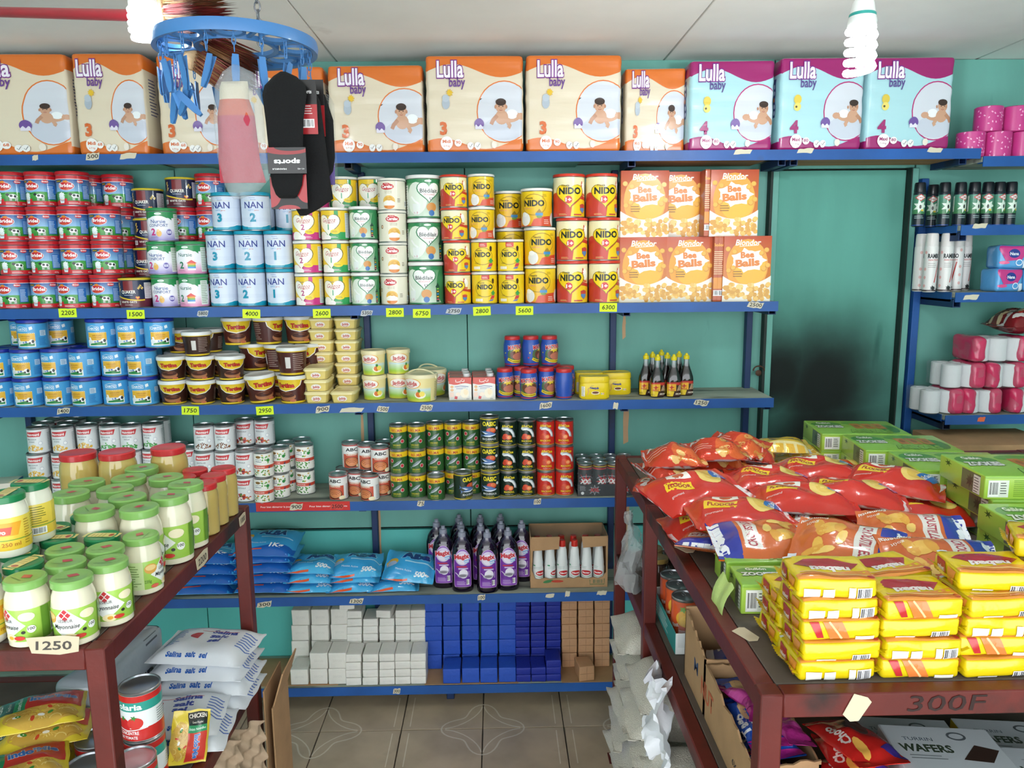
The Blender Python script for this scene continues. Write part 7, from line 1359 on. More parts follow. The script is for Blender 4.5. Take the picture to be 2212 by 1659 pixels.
# noodle packets
def noodles():
    a = Art(); a.rect(-0.09, -0.065, 0.09, 0.065, '#d8c03a'); a.ell(0.01, -0.035, 0.07, 0.03, '#c9a24a', n=18); rd = random.Random(6); a.hold = True
    for i in range(26): a.arc(rd.uniform(-0.05, 0.07), rd.uniform(-0.055, -0.015), 0.012, 0.008, 0.002, rd.choice(['#e2c878', '#b88a38', '#d8b45a']), 0, PI, 5)
    for i in range(6): a.ell(rd.uniform(-0.04, 0.06), rd.uniform(-0.05, -0.015), 0.007, 0.004, rd.choice(['#3f8a3c', '#c8482e', '#f0ece0']), n=7, rot=rd.random()*3)
    a.hold = False
    a.rect(-0.085, -0.012, -0.045, 0.055, '#23201e'); a.text('CHICKEN', -0.068, 0.021, 0.012, '#eee6d8', bold=0.02, width=0.058, rot=PI/2); a.text('Gout Poulet', -0.052, 0.021, 0.007, '#eee6d8', width=0.04, rot=PI/2); a.rect(-0.045, -0.012, -0.02, 0.055, '#2f8a5a'); a.text('Instant Noodles', -0.029, 0.021, 0.009, '#dceadf', bold=0.01, width=0.058, rot=PI/2); a.rect(-0.02, -0.012, 0.085, 0.055, '#c23a30'); a.text("Indo'Mie", 0.03, 0.016, 0.017, '#3a6fb8', bold=0.05, width=0.085, out='#e8e2da', outw=0.03); return a
NOOD = bagkinds('noodle_packet', 'packet', 'yellow noodle packet', 'yellow noodle packets', 0.128, 0.185, 0.040, '#d8c03a', noodles(), 3, rot=-PI/2, kw=dict(p=3.2, wr=0.005, wf=22, flat=0.4, crimp=0.016), seed=5, bodyname='packet')
for i, (x, y, z, rz, rx, ry, lb) in enumerate(((-0.955, -1.33, 0.0, 0.5, 0, 0, 'bottom of the front pile'), (-0.965, -1.34, 0.036, 0.45, 0, 0, 'second of the front pile'), (-0.95, -1.335, 0.072, 0.6, 0, 0.05, 'third of the front pile'), (-0.965, -1.33, 0.108, 0.5, 0.02, 0, 'fourth of the front pile'), (-1.15, -1.33, 0.0, 0.3, 0, 0, 'bottom of the outer pile'), (-1.15, -1.34, 0.036, 0.45, 0, 0, 'second of the outer pile'), (-1.14, -1.33, 0.072, 0.4, 0, 0, 'topmost of the outer pile'), (-1.0, -1.20, 0.0, 0.2, 0, 0, 'rear bottom'), (-1.0, -1.20, 0.036, 0.3, 0, 0, 'rear second'), (-1.0, -1.195, 0.072, 0.1, 0, 0, 'rear third'), (-0.985, -1.20, 0.108, 0.35, 0.0, 0, 'rear fourth'), (-1.0, -1.19, 0.144, 0.4, 0, 0, 'rear topmost'))): bagz(NOOD, i, x, y, zl+z, rz, rx, ry, 'yellow noodle packet, '+lb)
k = NOOD[1].at((-0.70, -1.145, zl+0.062), label='yellow noodle packet standing on end behind the tomato cans'); k.rotation_euler = (1.35, 0.2, 0.5); k.scale = (0.62, 0.62, 0.62)
# egg tray and carton below, standing on the floor side of the table
M_PULP = mat('grey_paper_pulp', '#a9937b', 0.95, var=0.12, vscale=30, bump=0.2, bscale=60)
def egg_tray(x, y, z, rot, label):
    m = MB(); n = 5; c = 0.05
    def fn(u, v): 
        return Vector((u, v, 0.013*math.cos(2*PI*u/c)*math.cos(2*PI*v/c)))
    m.grid(fn, lin(-n*c/2, n*c/2, 40), lin(-n*c/2, n*c/2, 40)); m.grid(lambda u, v: fn(u, v)-Vector((0, 0, 0.003)), lin(-n*c/2, n*c/2, 40), lin(-n*c/2, n*c/2, 40), flip=True)
    return tag(m.obj('egg_tray', M_PULP, loc=(x, y, z), rot=rot), label, 'egg tray')
for i, (dx, y, rz) in enumerate(((-0.045, -1.10, -0.75), (-0.012, -1.02, -0.75))):
    m = Matrix.Rotation(rz, 4, 'Z') @ Matrix.Rotation(PI/2-0.06, 4, 'Y'); e = egg_tray(LX+dx, y, 0.440, m.to_euler(), ['grey paper egg tray leaning by the jar table, nearer one', 'grey paper egg tray leaning behind the nearer tray'][i])
cb = tag(empty('folded_carton', (LX+0.052, -0.745, 0)), 'folded brown carton standing against the jar table leg', 'box')
for (cx, cy, cz, w, d, h, n_) in ((-0.010, 0.0, 0.29, 0.004, 0.16, 0.58, 'back_panel'), (0.010, -0.004, 0.265, 0.004, 0.15, 0.53, 'front_panel'), (0.0, 0.078, 0.26, 0.018, 0.004, 0.52, 'side_panel')): MB().box((cx, cy, cz), (w, d, h), bev=0.0006).obj(n_, M_CARD, cb)
o = MB().box((0, 0, 0.05), (0.004, 0.14, 0.10), bev=0.0006).obj('flap', M_CARD, cb, (0.012, -0.004, 0.53)); o.rotation_euler = (0, 0.30, 0.0)
# ------------------------------------------------------------------ goods on the rack beyond the door
def oro():
    a = Art(); a.rect(-2, 0, 2, 0.34, '#16202a'); a.rect(-2, 0.34, 2, 0.88, '#3f7a4a', '#4f8a78'); a.poly([(-0.16, 0.80), (0.0, 0.90), (0.16, 0.80), (0.0, 0.70)], '#c23a3a'); a.poly([(-0.12, 0.80), (0.0, 0.87), (0.12, 0.80), (0.0, 0.73)], '#e2e6e2'); a.text('ORO', 0, 0.775, 0.05, '#b02a2a', bold=0.03, width=0.14)
    a.burst(0, 0.55, 0.2, 0.1, 7, '#d8e4d8', 2); a.ell(0.0, 0.54, 0.03, 0.06, '#2a2a26', n=8); a.ell(0.06, 0.44, 0.04, 0.03, '#d9b83a', n=8); a.lines(-0.14, 0.16, 0.2, 0.3, 2, '#9ab0b0'); a.rect(-0.6, 0.4, -0.28, 0.84, '#cfdacf'); a.lines(-0.58, -0.3, 0.42, 0.82, 8, '#5a6a60'); a.bars(-0.55, -0.35, 0.08, 0.2, 6); a.rect(-2, 0, 2, 0.03, '#26489a'); return a
def spray(name, desc, group, R, h, art, base, cap, ascale):
    k = Kind(name, 'spray can', desc, group); k.R, k.h = R, h; hb = h*0.80
    b = MB(); b.lathe([(0.001, 0.001), (R-0.003, 0.0), (R, 0.003), (R, hb-0.008), (R*0.93, hb-0.002), (R*0.8, hb)], NSEG, base); bm2 = b.mesh(name+'_can', M_PRINT)
    k.part('can', join(name+'_c', [bm2, art.mesh(name+'_p', wrap(R), arcs(R), [], M_PRINT, scale=ascale, oy=0.003, base=0.0003, clip=(-PI*R*0.97, 0.004, PI*R*0.97, hb-0.008))], M_PRINT))
    c = MB(); c.lathe([(0.001, hb-0.004), (R*0.95, hb-0.004), (R*0.96, hb+0.002), (R*0.90, h-0.006), (R*0.8, h-0.001), (0.001, h)], NSEG, cap); k.part('cap', c.mesh(name+'_cap', M_PLAST)); return k
ORO = spray('insect_spray_can', 'green and black insect spray can', 'green and black insect spray cans', 0.0205, 0.158, oro(), '#16202a', '#10141c', 0.125)
zr = R2[1]+0.0005; sp = 1
for i, px in enumerate((1985, 2014, 2039, 2073, 2103, 2132, 2157, 2182)):
    y = 0.19 if i == 1 else 0.10; ORO.at((wx(px, y, zr+0.08), y, zr), rnd.uniform(-0.6, 0.5), label=f"insect spray can, {ORD[i]} in the row counting from the green door")
def rambo():
    a = Art(); a.rect(-2, 0, 2, 1, '#dcdad8'); a.text('RAMBO', 0, 0.60, 0.075, '#22242a', bold=0.05, width=0.22); a.text('INSECTICIDE', 0, 0.55, 0.028, '#b8322e', bold=0.02, width=0.2); a.line([(0.09, 0.53), (0.02, 0.16)], 0.02, '#b8322e'); a.lines(-0.1, 0.06, 0.42, 0.52, 3, '#a8a4a2')
    for y in (0.1, 0.25, 0.4, 0.7, 0.82): a.ell(-0.15, y, 0.025, 0.03, '#d8a8a4', n=8); a.ell(0.15, y+0.04, 0.025, 0.03, '#d8a8a4', n=8)
    a.burst(0.0, 0.06, 0.05, 0.03, 7, '#2a2a2c', 2); a.rect(-2, 0, 2, 0.03, '#4a3a38'); a.rect(0.3, 0.1, 0.42, 0.72, '#cfc8c4'); a.rect(0.33, 0.3, 0.40, 0.36, '#a82a30'); return a
RAM = spray('insecticide_can', 'slim white insecticide can', 'slim white insecticide cans', 0.0225, 0.212, rambo(), '#dcdad8', '#d6d2d0', 0.20)
zr = R2[2]+0.0005
for i, (px, y, rz) in enumerate(((1988, 0.13, 0.9), (2010, 0.065, 0.05), (2043, 0.075, 0.1), (2066, 0.12, -1.3), (2083, 0.19, 0.2), (2030, 0.17, 0.4))): RAM.at((wx(px, y, zr+0.1), y, zr), rz, label=f"white insecticide can, {['end nearest the green door', 'foremost', 'second at the front', 'turned to its barcode', 'rear end away from the door', 'hidden rear one'][i]}")
def nana():
    a = Art(); a.poly([(-0.07, 0.045), (0.07, 0.045), (0.03, -0.01), (-0.03, -0.015)], '#c83a86'); a.ell(0, 0.012, 0.022, 0.016, '#2a3a8c', n=16); a.text('Nana', 0, 0.006, 0.011, '#e8eaf4', bold=0.03, width=0.032); a.ell(-0.035, -0.02, 0.02, 0.006, '#e2508c', n=12); a.arc(0.02, -0.02, 0.012, 0.010, 0.003, '#e6eef8'); a.rect(0.035, -0.04, 0.055, -0.012, '#e6eef8'); return a
NANA = boxkind('sanitary_pad_pack', 'pack', 'blue pack', 'g', 0.115, 0.09, 0.082, '#5aa0d8', {'front': nana()}, r=0.012, bulge=0.003, wr=0.003, wf=(20, 20, 20), n=(6, 4, 5), material=M_FILM, bodyname='pack'); NANA.group = None
for px, lv, lb in ((2168, 0, 'lower blue sanitary pad pack beside the white cans'), (2176, 1, 'upper blue sanitary pad pack with a pink corner')): NANA.at((wx(px, 0.06, zr+0.04), 0.075, zr+lv*0.0835), 0.1-0.2*lv, label=lb, scale=(0.9, 1, 1))
NANA.at((wx(2222, 0.08, zr+0.04)+0.012, 0.085, zr), 0.05, label='blue sanitary pad pack at the picture edge')
# tissue packs: rolls under clear film with pink end wraps
TIS = roll('tissue_roll', 'white tissue roll', 'white tissue rolls in clear packs', 0.034, 0.085, '#e3e4e6', None, matl=mat('tissue_paper', None, 0.9, bump=0.1, bscale=80))
def tissue_pack(x, y, z, n, label, rz=0.0, mid=True):
    e = tag(empty('tissue_pack', (x, y, z), (0, 0, rz)), label, 'tissue pack'); w = 0.068*n+0.006; R = 0.034
    rl = MB()
    for i in range(n):
        for j in range(2):
            me = TIS.parts[0][1]; o = place('tissue_roll', me, e, (-w/2+0.003+R+0.068*i, R+0.004+0.0685*j-0.07, 0.002)); 
    for s_ in (-1, 1):
        rb = RBox(0.060 if mid else 0.05, 0.146, 0.094, 0.018, 0.0, 0.004, (40, 40, 40), (3, 5, 4), seed=n+s_); b = rb.base('#c8305c'); o = b.mesh('pink_wrap', M_FILM, sharp=60, merge=1e-6)
        if s_ > 0 or not mid: place('pink_wrap', o, e, (s_*(w/2-0.022), 0.0, 0.0), scale=(1.0, 1.02, 1.0))
    rb = RBox(w+0.004, 0.146, 0.092, 0.014, 0.0, 0.0035, (35, 35, 35), (8, 5, 4), seed=n); place('clear_film', rb.mesh('film', M_CLEAR, '#fff'), e)
    return e
zr = R2[3]+0.0005
tissue_pack(wx(2012, 0.10, zr+0.04), 0.085, zr, 2, 'clear tissue pack at the shelf end, bottom layer', 0.0); tissue_pack(wx(2095, 0.08, zr+0.04)+0.01, 0.085, zr, 2, 'pink-ended tissue pack, bottom layer middle', 0.0, False); tissue_pack(wx(2192, 0.08, zr+0.04)+0.015, 0.085, zr, 2, 'pink-ended tissue pack, bottom layer beyond the middle', 0.0, False)
tissue_pack(wx(2068, 0.09, zr+0.14)-0.01, 0.09, zr+0.0955, 2, 'clear tissue pack, second layer end', 0.0); tissue_pack(wx(2150, 0.08, zr+0.14)+0.004, 0.085, zr+0.0955, 2, 'pink-ended tissue pack, second layer', 0.0, False)
tissue_pack(wx(2140, 0.10, zr+0.24), 0.10, zr+0.191, 3, 'clear tissue pack with a pink end, topmost layer', 0.0, False)
# bag of red-wrapped sweets lying on the topmost tissue pack
def sweets():
    a = Art(); rd = random.Random(2); a.hold = True
    for i in range(26): a.ell(rd.uniform(-0.09, 0.09), rd.uniform(-0.06, 0.06), 0.016, 0.008, rd.choice(['#e2c9a0', '#d8d4d0', '#c23a30', '#7a1a20']), n=8, rot=rd.random()*3)
    a.hold = False; return a
k = bagkinds('snack_bag', 'bag', 'clear bag of dark red wrapped snacks on top of the tissue packs', 'g', 0.16, 0.2, 0.13, '#7c1c22', sweets(), 1, rot=-PI/2, kw=dict(p=2.4, wr=0.012, wf=20, flat=0.5, crimp=0.02))[0]; k.group = None
k.at((wx(2195, 0.09, zr+0.33)+0.02, 0.10, zr+0.288), PI/2)
# printed cardboard box on the floor level shelf behind the green cookie boxes
gb = wx(2040, -0.12, 0.93); cb = tag(empty('cardboard_box', (gb+0.20, -0.02, 0.0)), 'brown cardboard box with blue print below the tissue shelf', 'box')
zb0, zb1 = ony(2130, 1052, -0.15).z, ony(2130, 962, -0.15).z
rb = RBox(0.40, 0.26, 0.30, 0.003, n=(1, 1, 1)); o = place('carton', rb.mesh('carton', M_CARD, '#fff'), cb, (0.0, 0.0, zb1-0.30))
A = Art(); A.rect(-0.185, 0.06, 0.2, 0.125, '#27487c'); A.wave(-0.185, 0.2, 0.06, lambda x: 0.075+0.02*math.sin(x*14), '#a27c55', n=10); A.line([(-0.16, 0.11), (-0.16, -0.005), (-0.10, -0.005), (-0.10, 0.11)], 0.003, '#27487c'); A.text('GOURMET', 0.05, -0.035, 0.022, '#7a2a22', bold=0.04, width=0.14, rot=PI); A.text('House', 0.06, -0.005, 0.02, '#7a2a22', bold=0.04, width=0.09, rot=PI); A.text('100', 0.02, 0.02, 0.018, '#7a3a2a', width=0.05, rot=PI)
place('print', rb.art('carton_print', 'front', A, M_CARDIN), cb, (0, 0, zb1-0.30))
MB().box((0.0, 0.0, (zb1-0.30)/2), (0.36, 0.22, zb1-0.302), bev=0.003).obj('lower_carton', M_CARD, cb)
# ------------------------------------------------------------------ right display table with snacks
RX, RY0, RY1, RZ = 0.398, -1.684, -0.321, 0.75
rt = table('red steel display table piled with crisps, wafers and cookie boxes', RX, 1.72, RY0, RY1, RZ, [(RX, RY1), (RX, -0.805), (RX, RY0), (1.72, RY0), (1.72, RY1)], M_DBOARD, extra=(0.09,))
zt = ZT-0.0006; zm = RZ+0.0044
rail_tag('', ony(1850, 1530, RY0-0.017), (0, 0.5, 0), 0.03, 0.045, 'torn folded paper tag on the red front rail of the snack table')
hw = ony(2000, 1520, RY0-0.0158)-rt.location
A = Art(); A.text('300F', 0.03, -0.012, 0.026, '#2a1512', shear=0.15, width=0.115); place('handwriting', A.mesh('handwriting', lambda x, y, z: Vector((x, -0.0004-z, y)), [], [], M_STICK), rt, hw)
for px, py, lb in ((1612, 1370, 'near the cookie boxes'), (1480, 1185, 'below the red crisp bags')):
    p = onz(px, py, ZT+0.0006); rail_tag('', p, (-PI/2, 0, 0.4), 0.028, 0.05, f'torn paper scrap on the side rail {lb}')
# --- wafer packs
def nabati():
    a = Art(); a.rect(-0.07, -0.06, 0.07, 0.06, '#dabf10'); a.poly([(-0.059, -0.045), (0.059, -0.045), (0.059, -0.012), (-0.059, -0.03)], '#d98a3a'); a.poly([(-0.052, 0.004), (-0.03, 0.024), (0.01, 0.028), (0.05, 0.010), (0.03, -0.012), (-0.02, -0.014)], '#a5292c'); a.text('nabati', 0.0, -0.004, 0.016, '#e9e0da', bold=0.05, width=0.058, shear=0.1, rot=PI); a.line([(-0.05, -0.024), (0.05, -0.034)], 0.004, '#e8b46a'); a.line([(-0.05, -0.032), (0.05, -0.040)], 0.003, '#c8742c')
    a.rect(-0.058, 0.034, -0.044, 0.043, '#d8e4ee'); a.ell(0.05, -0.038, 0.006, 0.004, '#a5292c', n=10); return a
def nabside(v):
    a = Art()
    if v % 3 == 0: a.rect(-0.05, -0.014, -0.026, 0.0, '#e6e4da'); a.rect(-0.022, -0.014, -0.005, 0.0, '#dcdcd6'); a.rect(0.016, -0.014, 0.026, 0.002, '#e6e4da'); a.bars(0.028, 0.05, -0.014, 0.002, 8, fg='#4a4a50')
    elif v % 3 == 1: a.poly([(-0.05, 0.014), (-0.036, 0.014), (-0.028, -0.010), (-0.038, -0.010)], '#b82c2e'); a.poly([(-0.03, 0.014), (0.0, 0.014), (0.012, -0.012), (-0.018, -0.012)], '#d97a3a'); a.line([(-0.02, 0.014), (0.0, -0.012)], 0.003, '#e8c08a'); a.rect(0.02, -0.013, 0.048, -0.008, '#e6e4da')
    else: a.rect(-0.04, -0.015, -0.01, -0.011, '#e6e4da'); a.bars(0.014, 0.042, -0.014, -0.004, 9, fg='#4a4a50')
    return a
def nableft():
    a = Art(); a.poly([(-0.03, 0.012), (0.0, 0.012), (0.006, -0.008), (-0.02, -0.010)], '#a5292c'); a.text('nabati', -0.012, -0.003, 0.007, '#e9e0da', bold=0.03, width=0.02); a.poly([(0.01, 0.01), (0.035, 0.01), (0.03, -0.012), (0.012, -0.012)], '#d98a3a'); return a
NAB = []
for v in range(3):
    k = boxkind('wafer_pack', 'wafer pack', 'yellow wafer pack', 'yellow wafer packs', 0.119, 0.088, 0.0305, '#dabf10', {'front': nabside(v), 'top': nabati(), 'left': nableft()}, r=0.006, bulge=0.0014, wr=0.0030, wf=(32, 32, 32), n=(9, 6, 2), material=M_FILM, bodyname='wrapper', seed=v)
    for s_ in (-1, 1):
        m = MB(); n = 14
        m.grid(lambda u, w_, s_=s_: Vector((s_*(0.058+w_*(0.012+0.0012*math.cos(u*n*PI*2))), -0.043+0.086*u, 0.010+0.010*w_*math.sin(u*7+v)*0.3+0.005*w_)), lin(0, 1, 28), lin(0, 1, 2), '#ccb10e'); k.part('crimped_end', m.mesh('crimp', M_FILM))
    NAB.append(k)
xs = [0.512, 0.637, 0.762, 0.887]
for c_, x in enumerate(xs):
    for i in range(4):
        NAB[(i*2+c_) % 3].at((x+rnd.uniform(-0.003, 0.003), -1.617+rnd.uniform(-0.004, 0.004), zt+i*0.0322), rnd.uniform(-0.04, 0.04), label=f"yellow wafer pack, {LEV[i]} of the {ORD[c_]} front column from the rail")
    for i in range(3): NAB[(i+c_) % 3].at((x+rnd.uniform(-0.002, 0.002), -1.520+rnd.uniform(-0.002, 0.002), zt+i*0.0322), rnd.uniform(-0.02, 0.02), label=f"yellow wafer pack, {LEV[i]} of the {ORD[c_]} rear column from the rail")
NAB[0].at((0.508, -1.612, zt+4*0.0322), -0.06, label='yellow wafer pack crowning the column at the rail')
NAB[1].at((0.640, -1.530, zt+4*0.0322-0.0318), 0.28, label='yellow wafer pack turned askew on the second rear column')
NAB[2].at((0.765, -1.600, zt+4*0.0322), -0.12, label='yellow wafer pack crowning the third column')
NAB[0].at((0.898, -1.585, zt+4*0.0322), -0.30, label='yellow wafer pack turned askew on the fourth column'); NAB[1].at((0.892, -1.570, zt+5*0.0324), -0.42, label='yellow wafer pack topmost of all, on the fourth column')
# --- green cookie cartons
def cook_top(w, d):
    a = Art(); a.rect(-w/2, -d/2, w/2, d/2, '#7fae3c', '#8dbb48'); a.ell(-w*0.3, d*0.2, w*0.18, d*0.2, '#4f8a34', n=14); a.ell(w*0.1, d*0.3, w*0.2, d*0.14, '#5f9a3c', n=14); a.ell(w*0.36, -d*0.1, w*0.1, d*0.3, '#3f7a30', n=12)
    for i in range(3): a.rect(-w*0.02+w*0.125*i, -d*0.12, w*0.09+w*0.125*i, d*0.26, '#b0742c'); a.ell(w*0.035+w*0.125*i, d*0.07, w*0.03, d*0.09, '#8f5a1e', n=10)
    a.text('ANIMALS', w*0.1, -d*0.40, d*0.20, '#7fae3c', bold=0.05, width=w*0.46, out='#2a5a1e', outw=0.03); a.text('ZOOKIES', -w*0.30, -d*0.06, d*0.16, '#d8dcd4', bold=0.05, width=w*0.3, out='#3a3a38', outw=0.03); a.text('Gullón', -w*0.32, d*0.22, d*0.12, '#e6eadc', bold=0.03, width=w*0.16); return a
def cook_front(w, h):
    a = Art(); a.rect(-w/2, -h/2, w/2, h/2, '#a8cc4e'); a.rect(-w*0.47, -h*0.42, -w*0.30, h*0.32, '#e8ece4'); a.bars(-w*0.46, -w*0.38, -h*0.38, h*0.28, 12); a.lines(-w*0.37, -w*0.31, -h*0.3, h*0.25, 5, '#5a5a58'); a.lines(-w*0.26, w*0.0, -h*0.4, h*0.34, 9, '#6f9a30', 4); a.rect(-w/2, h*0.40, w/2, h*0.5, '#8dbb48'); return a
def cook_end(d, h):
    a = Art(); a.rect(-d/2, -h/2, d/2, h/2, '#a3c84a'); a.rect(d*0.02, -h*0.45, d*0.42, h*0.42, '#5c6a4c'); a.burst(d*0.2, 0, h*0.32, h*0.16, 8, '#3a3f34', 3); a.rect(d*0.28, -h*0.42, d*0.42, h*0.36, '#dfe4da'); a.lines(d*0.29, d*0.41, -h*0.4, h*0.3, 6, '#5a5a58'); a.burst(-d*0.3, h*0.3, h*0.3, h*0.1, 6, '#2f5f24', 2, 0.6); return a
def cookie(w, d, h): return boxkind('cookie_carton', 'carton', 'green animal cookie carton', 'green animal cookie cartons', w, d, h, '#a3c84a', {'top': cook_top(w, d), 'front': cook_front(w, h), 'left': cook_end(d, h)}, r=0.002, bulge=0.0006, n=(2, 2, 1), material=M_CARTON)
CK = cookie(0.235, 0.085, 0.056)
CK.at((0.553, -1.402, zt), -0.04, label='green cookie carton at the table rail with its barcode forward'); CK.at((0.556, -1.296, zt+0.0), -0.02, label='green cookie carton directly behind the barcode one')
tl = tag(MB().grid(lambda u, v: Vector((0.418-0.020*v-0.008*math.sin(v*3), -1.445+0.07*u+0.006*math.sin(v*5), zt+0.052-0.088*v+0.004*math.sin(u*9))), lin(0, 1, 8), lin(0, 1, 8), '#c2d880').obj('wrapper_tail', mat('thin_green_film', None, 0.3, coat=0.2, bump=0.2)), 'pale green torn film hanging over the snack table rail', 'wrapper')
CK2 = cookie(0.26, 0.19, 0.052)
def cookat(k, px, py, z, rz, label): p = onz(px, py, z+k.h); return k.at((p.x, p.y, z), rz, label=label)
for i, (px, py, lv, rz) in enumerate(((1830, 957, 0, -0.12), (1905, 985, 0, -0.12), (1995, 1016, 0, -0.12))): 
    p = onz(px, py, zt+0.052+0.052); CK2.at((1.12+0.035*i, -0.40-0.205*i, zt+0.0525), -0.10, label=f"green cookie carton, {['rearmost', 'middle', 'front'][i]} of three in the row by the door end")
for i in range(3): CK2.at((1.12+0.035*i, -0.40-0.205*i, zt), -0.10, label=f"green cookie carton under the {['rearmost', 'middle', 'front'][i]} one of the door-end row")
for i, (x, y, lv) in enumerate(((1.225, -1.045, 0), (1.215, -1.05, 1), (1.20, -1.04, 2), (1.165, -1.255, 0), (1.16, -1.26, 1), (1.12, -1.465, 0))):
    CK2.at((x, y, zt+lv*0.0525), -0.06, label='green cookie carton, '+['bottom of the three-high stack', 'middle of the three-high stack', 'topmost of the three-high stack', 'bottom of the two-high stack', 'top of the two-high stack', 'single one nearest the wafers'][i])
# --- crisp bags
def flodor():
    a = Art(); a.rect(-0.12, -0.09, 0.12, 0.09, '#c0281a'); a.poly([(-0.085, -0.012), (-0.02, -0.030), (-0.012, 0.002), (-0.078, 0.022)], '#e6c21e'); a.text('FLODOR', -0.049, -0.011, 0.016, '#9c2018', bold=0.04, width=0.056, rot=-0.27); a.poly([(-0.06, 0.03), (-0.005, 0.012), (0.0, 0.042), (-0.05, 0.056)], '#e9e4da'); a.ell(-0.028, 0.034, 0.014, 0.010, '#b8502c', n=12)
    a.ell(0.045, 0.01, 0.030, 0.046, '#e2c46a', n=18, rot=-0.2); a.ell(0.05, 0.015, 0.022, 0.036, '#d8b450', n=16, rot=-0.2); a.poly([(0.05, 0.0), (0.085, -0.012), (0.10, 0.042), (0.072, 0.062)], '#2f6ab8'); a.text('Les Classiques', 0.079, 0.022, 0.010, '#eef2f6', bold=0.02, width=0.062, rot=1.25); a.text('gourmand', -0.07, -0.040, 0.008, '#eed8d0', shear=0.2, width=0.035); return a
FLO = bagkinds('crisp_bag', 'bag', 'red crisp bag', 'red crisp bags', 0.165, 0.232, 0.066, '#c0281a', flodor(), 4, rot=-PI/2, bottom='#d8d4d4', kw=dict(p=2.6, wr=0.011, wf=17, flat=0.55, crimp=0.016), seed=2)
def belin():
    a = Art(); a.rect(-0.12, -0.09, 0.12, 0.09, '#c9622a'); a.rect(-0.12, -0.09, -0.052, 0.09, '#27359a'); a.text('Belin', -0.080, 0.0, 0.040, '#e6e8ee', bold=0.06, width=0.115, rot=PI/2); a.rect(-0.045, -0.058, -0.012, 0.056, '#dcd8d2'); a.text('CROUSTILLES', -0.021, 0.0, 0.018, '#a83a4a', bold=0.03, width=0.104, rot=PI/2)
    rd = random.Random(9); a.hold = True
    for i in range(9): a.ell(rd.uniform(0.005, 0.075), rd.uniform(-0.045, 0.055), 0.022, 0.010, rd.choice(['#e2b04a', '#d89c38', '#ecc468']), n=10, rot=rd.uniform(0.2, 1.8))
    a.hold = False; a.k += 1; a.text('goût', 0.07, -0.045, 0.009, '#efe6da', width=0.022); a.text('Emmental', 0.07, -0.062, 0.010, '#efe6da', bold=0.02, width=0.05); a.rect(0.085, 0.05, 0.105, 0.068, '#d8dce8'); return a
BEL = bagkinds('snack_bag', 'bag', 'orange and blue snack bag', 'orange and blue snack bags', 0.150, 0.200, 0.050, '#c9622a', belin(), 4, rot=-PI/2, kw=dict(p=2.8, wr=0.009, wf=18, flat=0.55, crimp=0.016), seed=12)
def peanut():
    a = Art(); a.rect(-0.1, -0.08, 0.1, 0.08, '#c4371d'); a.ell(0.04, -0.02, 0.05, 0.04, '#d9622c', n=16); rd = random.Random(4); a.hold = True
    for i in range(9): a.ell(rd.uniform(-0.01, 0.085), rd.uniform(-0.05, 0.03), 0.014, 0.009, rd.choice(['#dfa252', '#cf8a3a', '#e8bb74']), n=10, rot=rd.random()*3)
    a.hold = False; a.k += 1; a.text('ARO', -0.035, 0.02, 0.024, '#e6dcd8', bold=0.05, width=0.06); a.lines(-0.07, -0.01, -0.03, 0.0, 3, '#e0a090'); a.rect(-0.1, -0.08, -0.085, 0.08, '#c9ccd2'); return a
PEA = bagkinds('peanut_bag', 'bag', 'shiny red peanut bag', 'shiny red peanut bags', 0.120, 0.165, 0.060, '#c4371d', peanut(), 4, material=M_FOIL, rot=-PI/2, bottom='#c9ccd2', kw=dict(p=2.3, wr=0.014, wf=26, flat=0.6, crimp=0.018), seed=21)
def bagpx(ks, i, px, py, z, rz=0.0, rx=0.0, ry=0.0, label=None):
    k = ks[i % len(ks)]; p = onz(px, py, z+k.h*0.7); return bagz(ks, i, p.x, p.y, z, rz, rx, ry, label)
L0, L1, L2 = zt+0.001, zt+0.050, zt+0.092
for i, (px, py, z, rz, rx, ry, lb) in enumerate((
    (1545, 1128, L0, 0.05, 0, 0, 'bottom front one against the rail'), (1600, 1100, L1, -0.04, 0.02, 0.03, 'front one on the second layer by the rail'), (1500, 1046, L1+0.012, 0.36, 0.16, -0.10, 'tilted one showing its pale underside'),
    (1740, 1112, L0, 0.1, 0, 0, 'bottom one behind the orange bags'), (1735, 1066, L1, -0.22, 0.03, 0.0, 'big one facing up in the middle'), (1650, 1050, L0+0.012, 0.2, 0, 0, 'one tucked behind the middle one'), (1670, 1028, L1-0.004, -0.15, 0, 0.05, 'second-layer one before the peanut bags'),
    (1845, 1052, L1, -0.35, 0.02, 0.05, 'one with a blue corner toward the door'), (1880, 1090, L0, -0.2, 0, 0, 'low one between the orange bags and cartons'), (1930, 1028, L1+0.004, -0.55, 0.05, 0.05, 'one slanting toward the green cartons'), (1770, 1006, L1, -0.15, 0, 0, 'rear one before the yellow snack bags'),
    (1990, 1072, L0+0.006, -0.1, 0, 0, 'one beside the stacked green cartons'), (1998, 1098, L0+0.0, 0.0, 0, 0, 'one next to the orange bags by the cartons'), (1825, 1012, L0, 0.1, 0, 0, 'low rear one under the slanting bag'))):
    bagpx(FLO, i, px, py, z, rz, rx, ry, 'red crisp bag, '+lb)
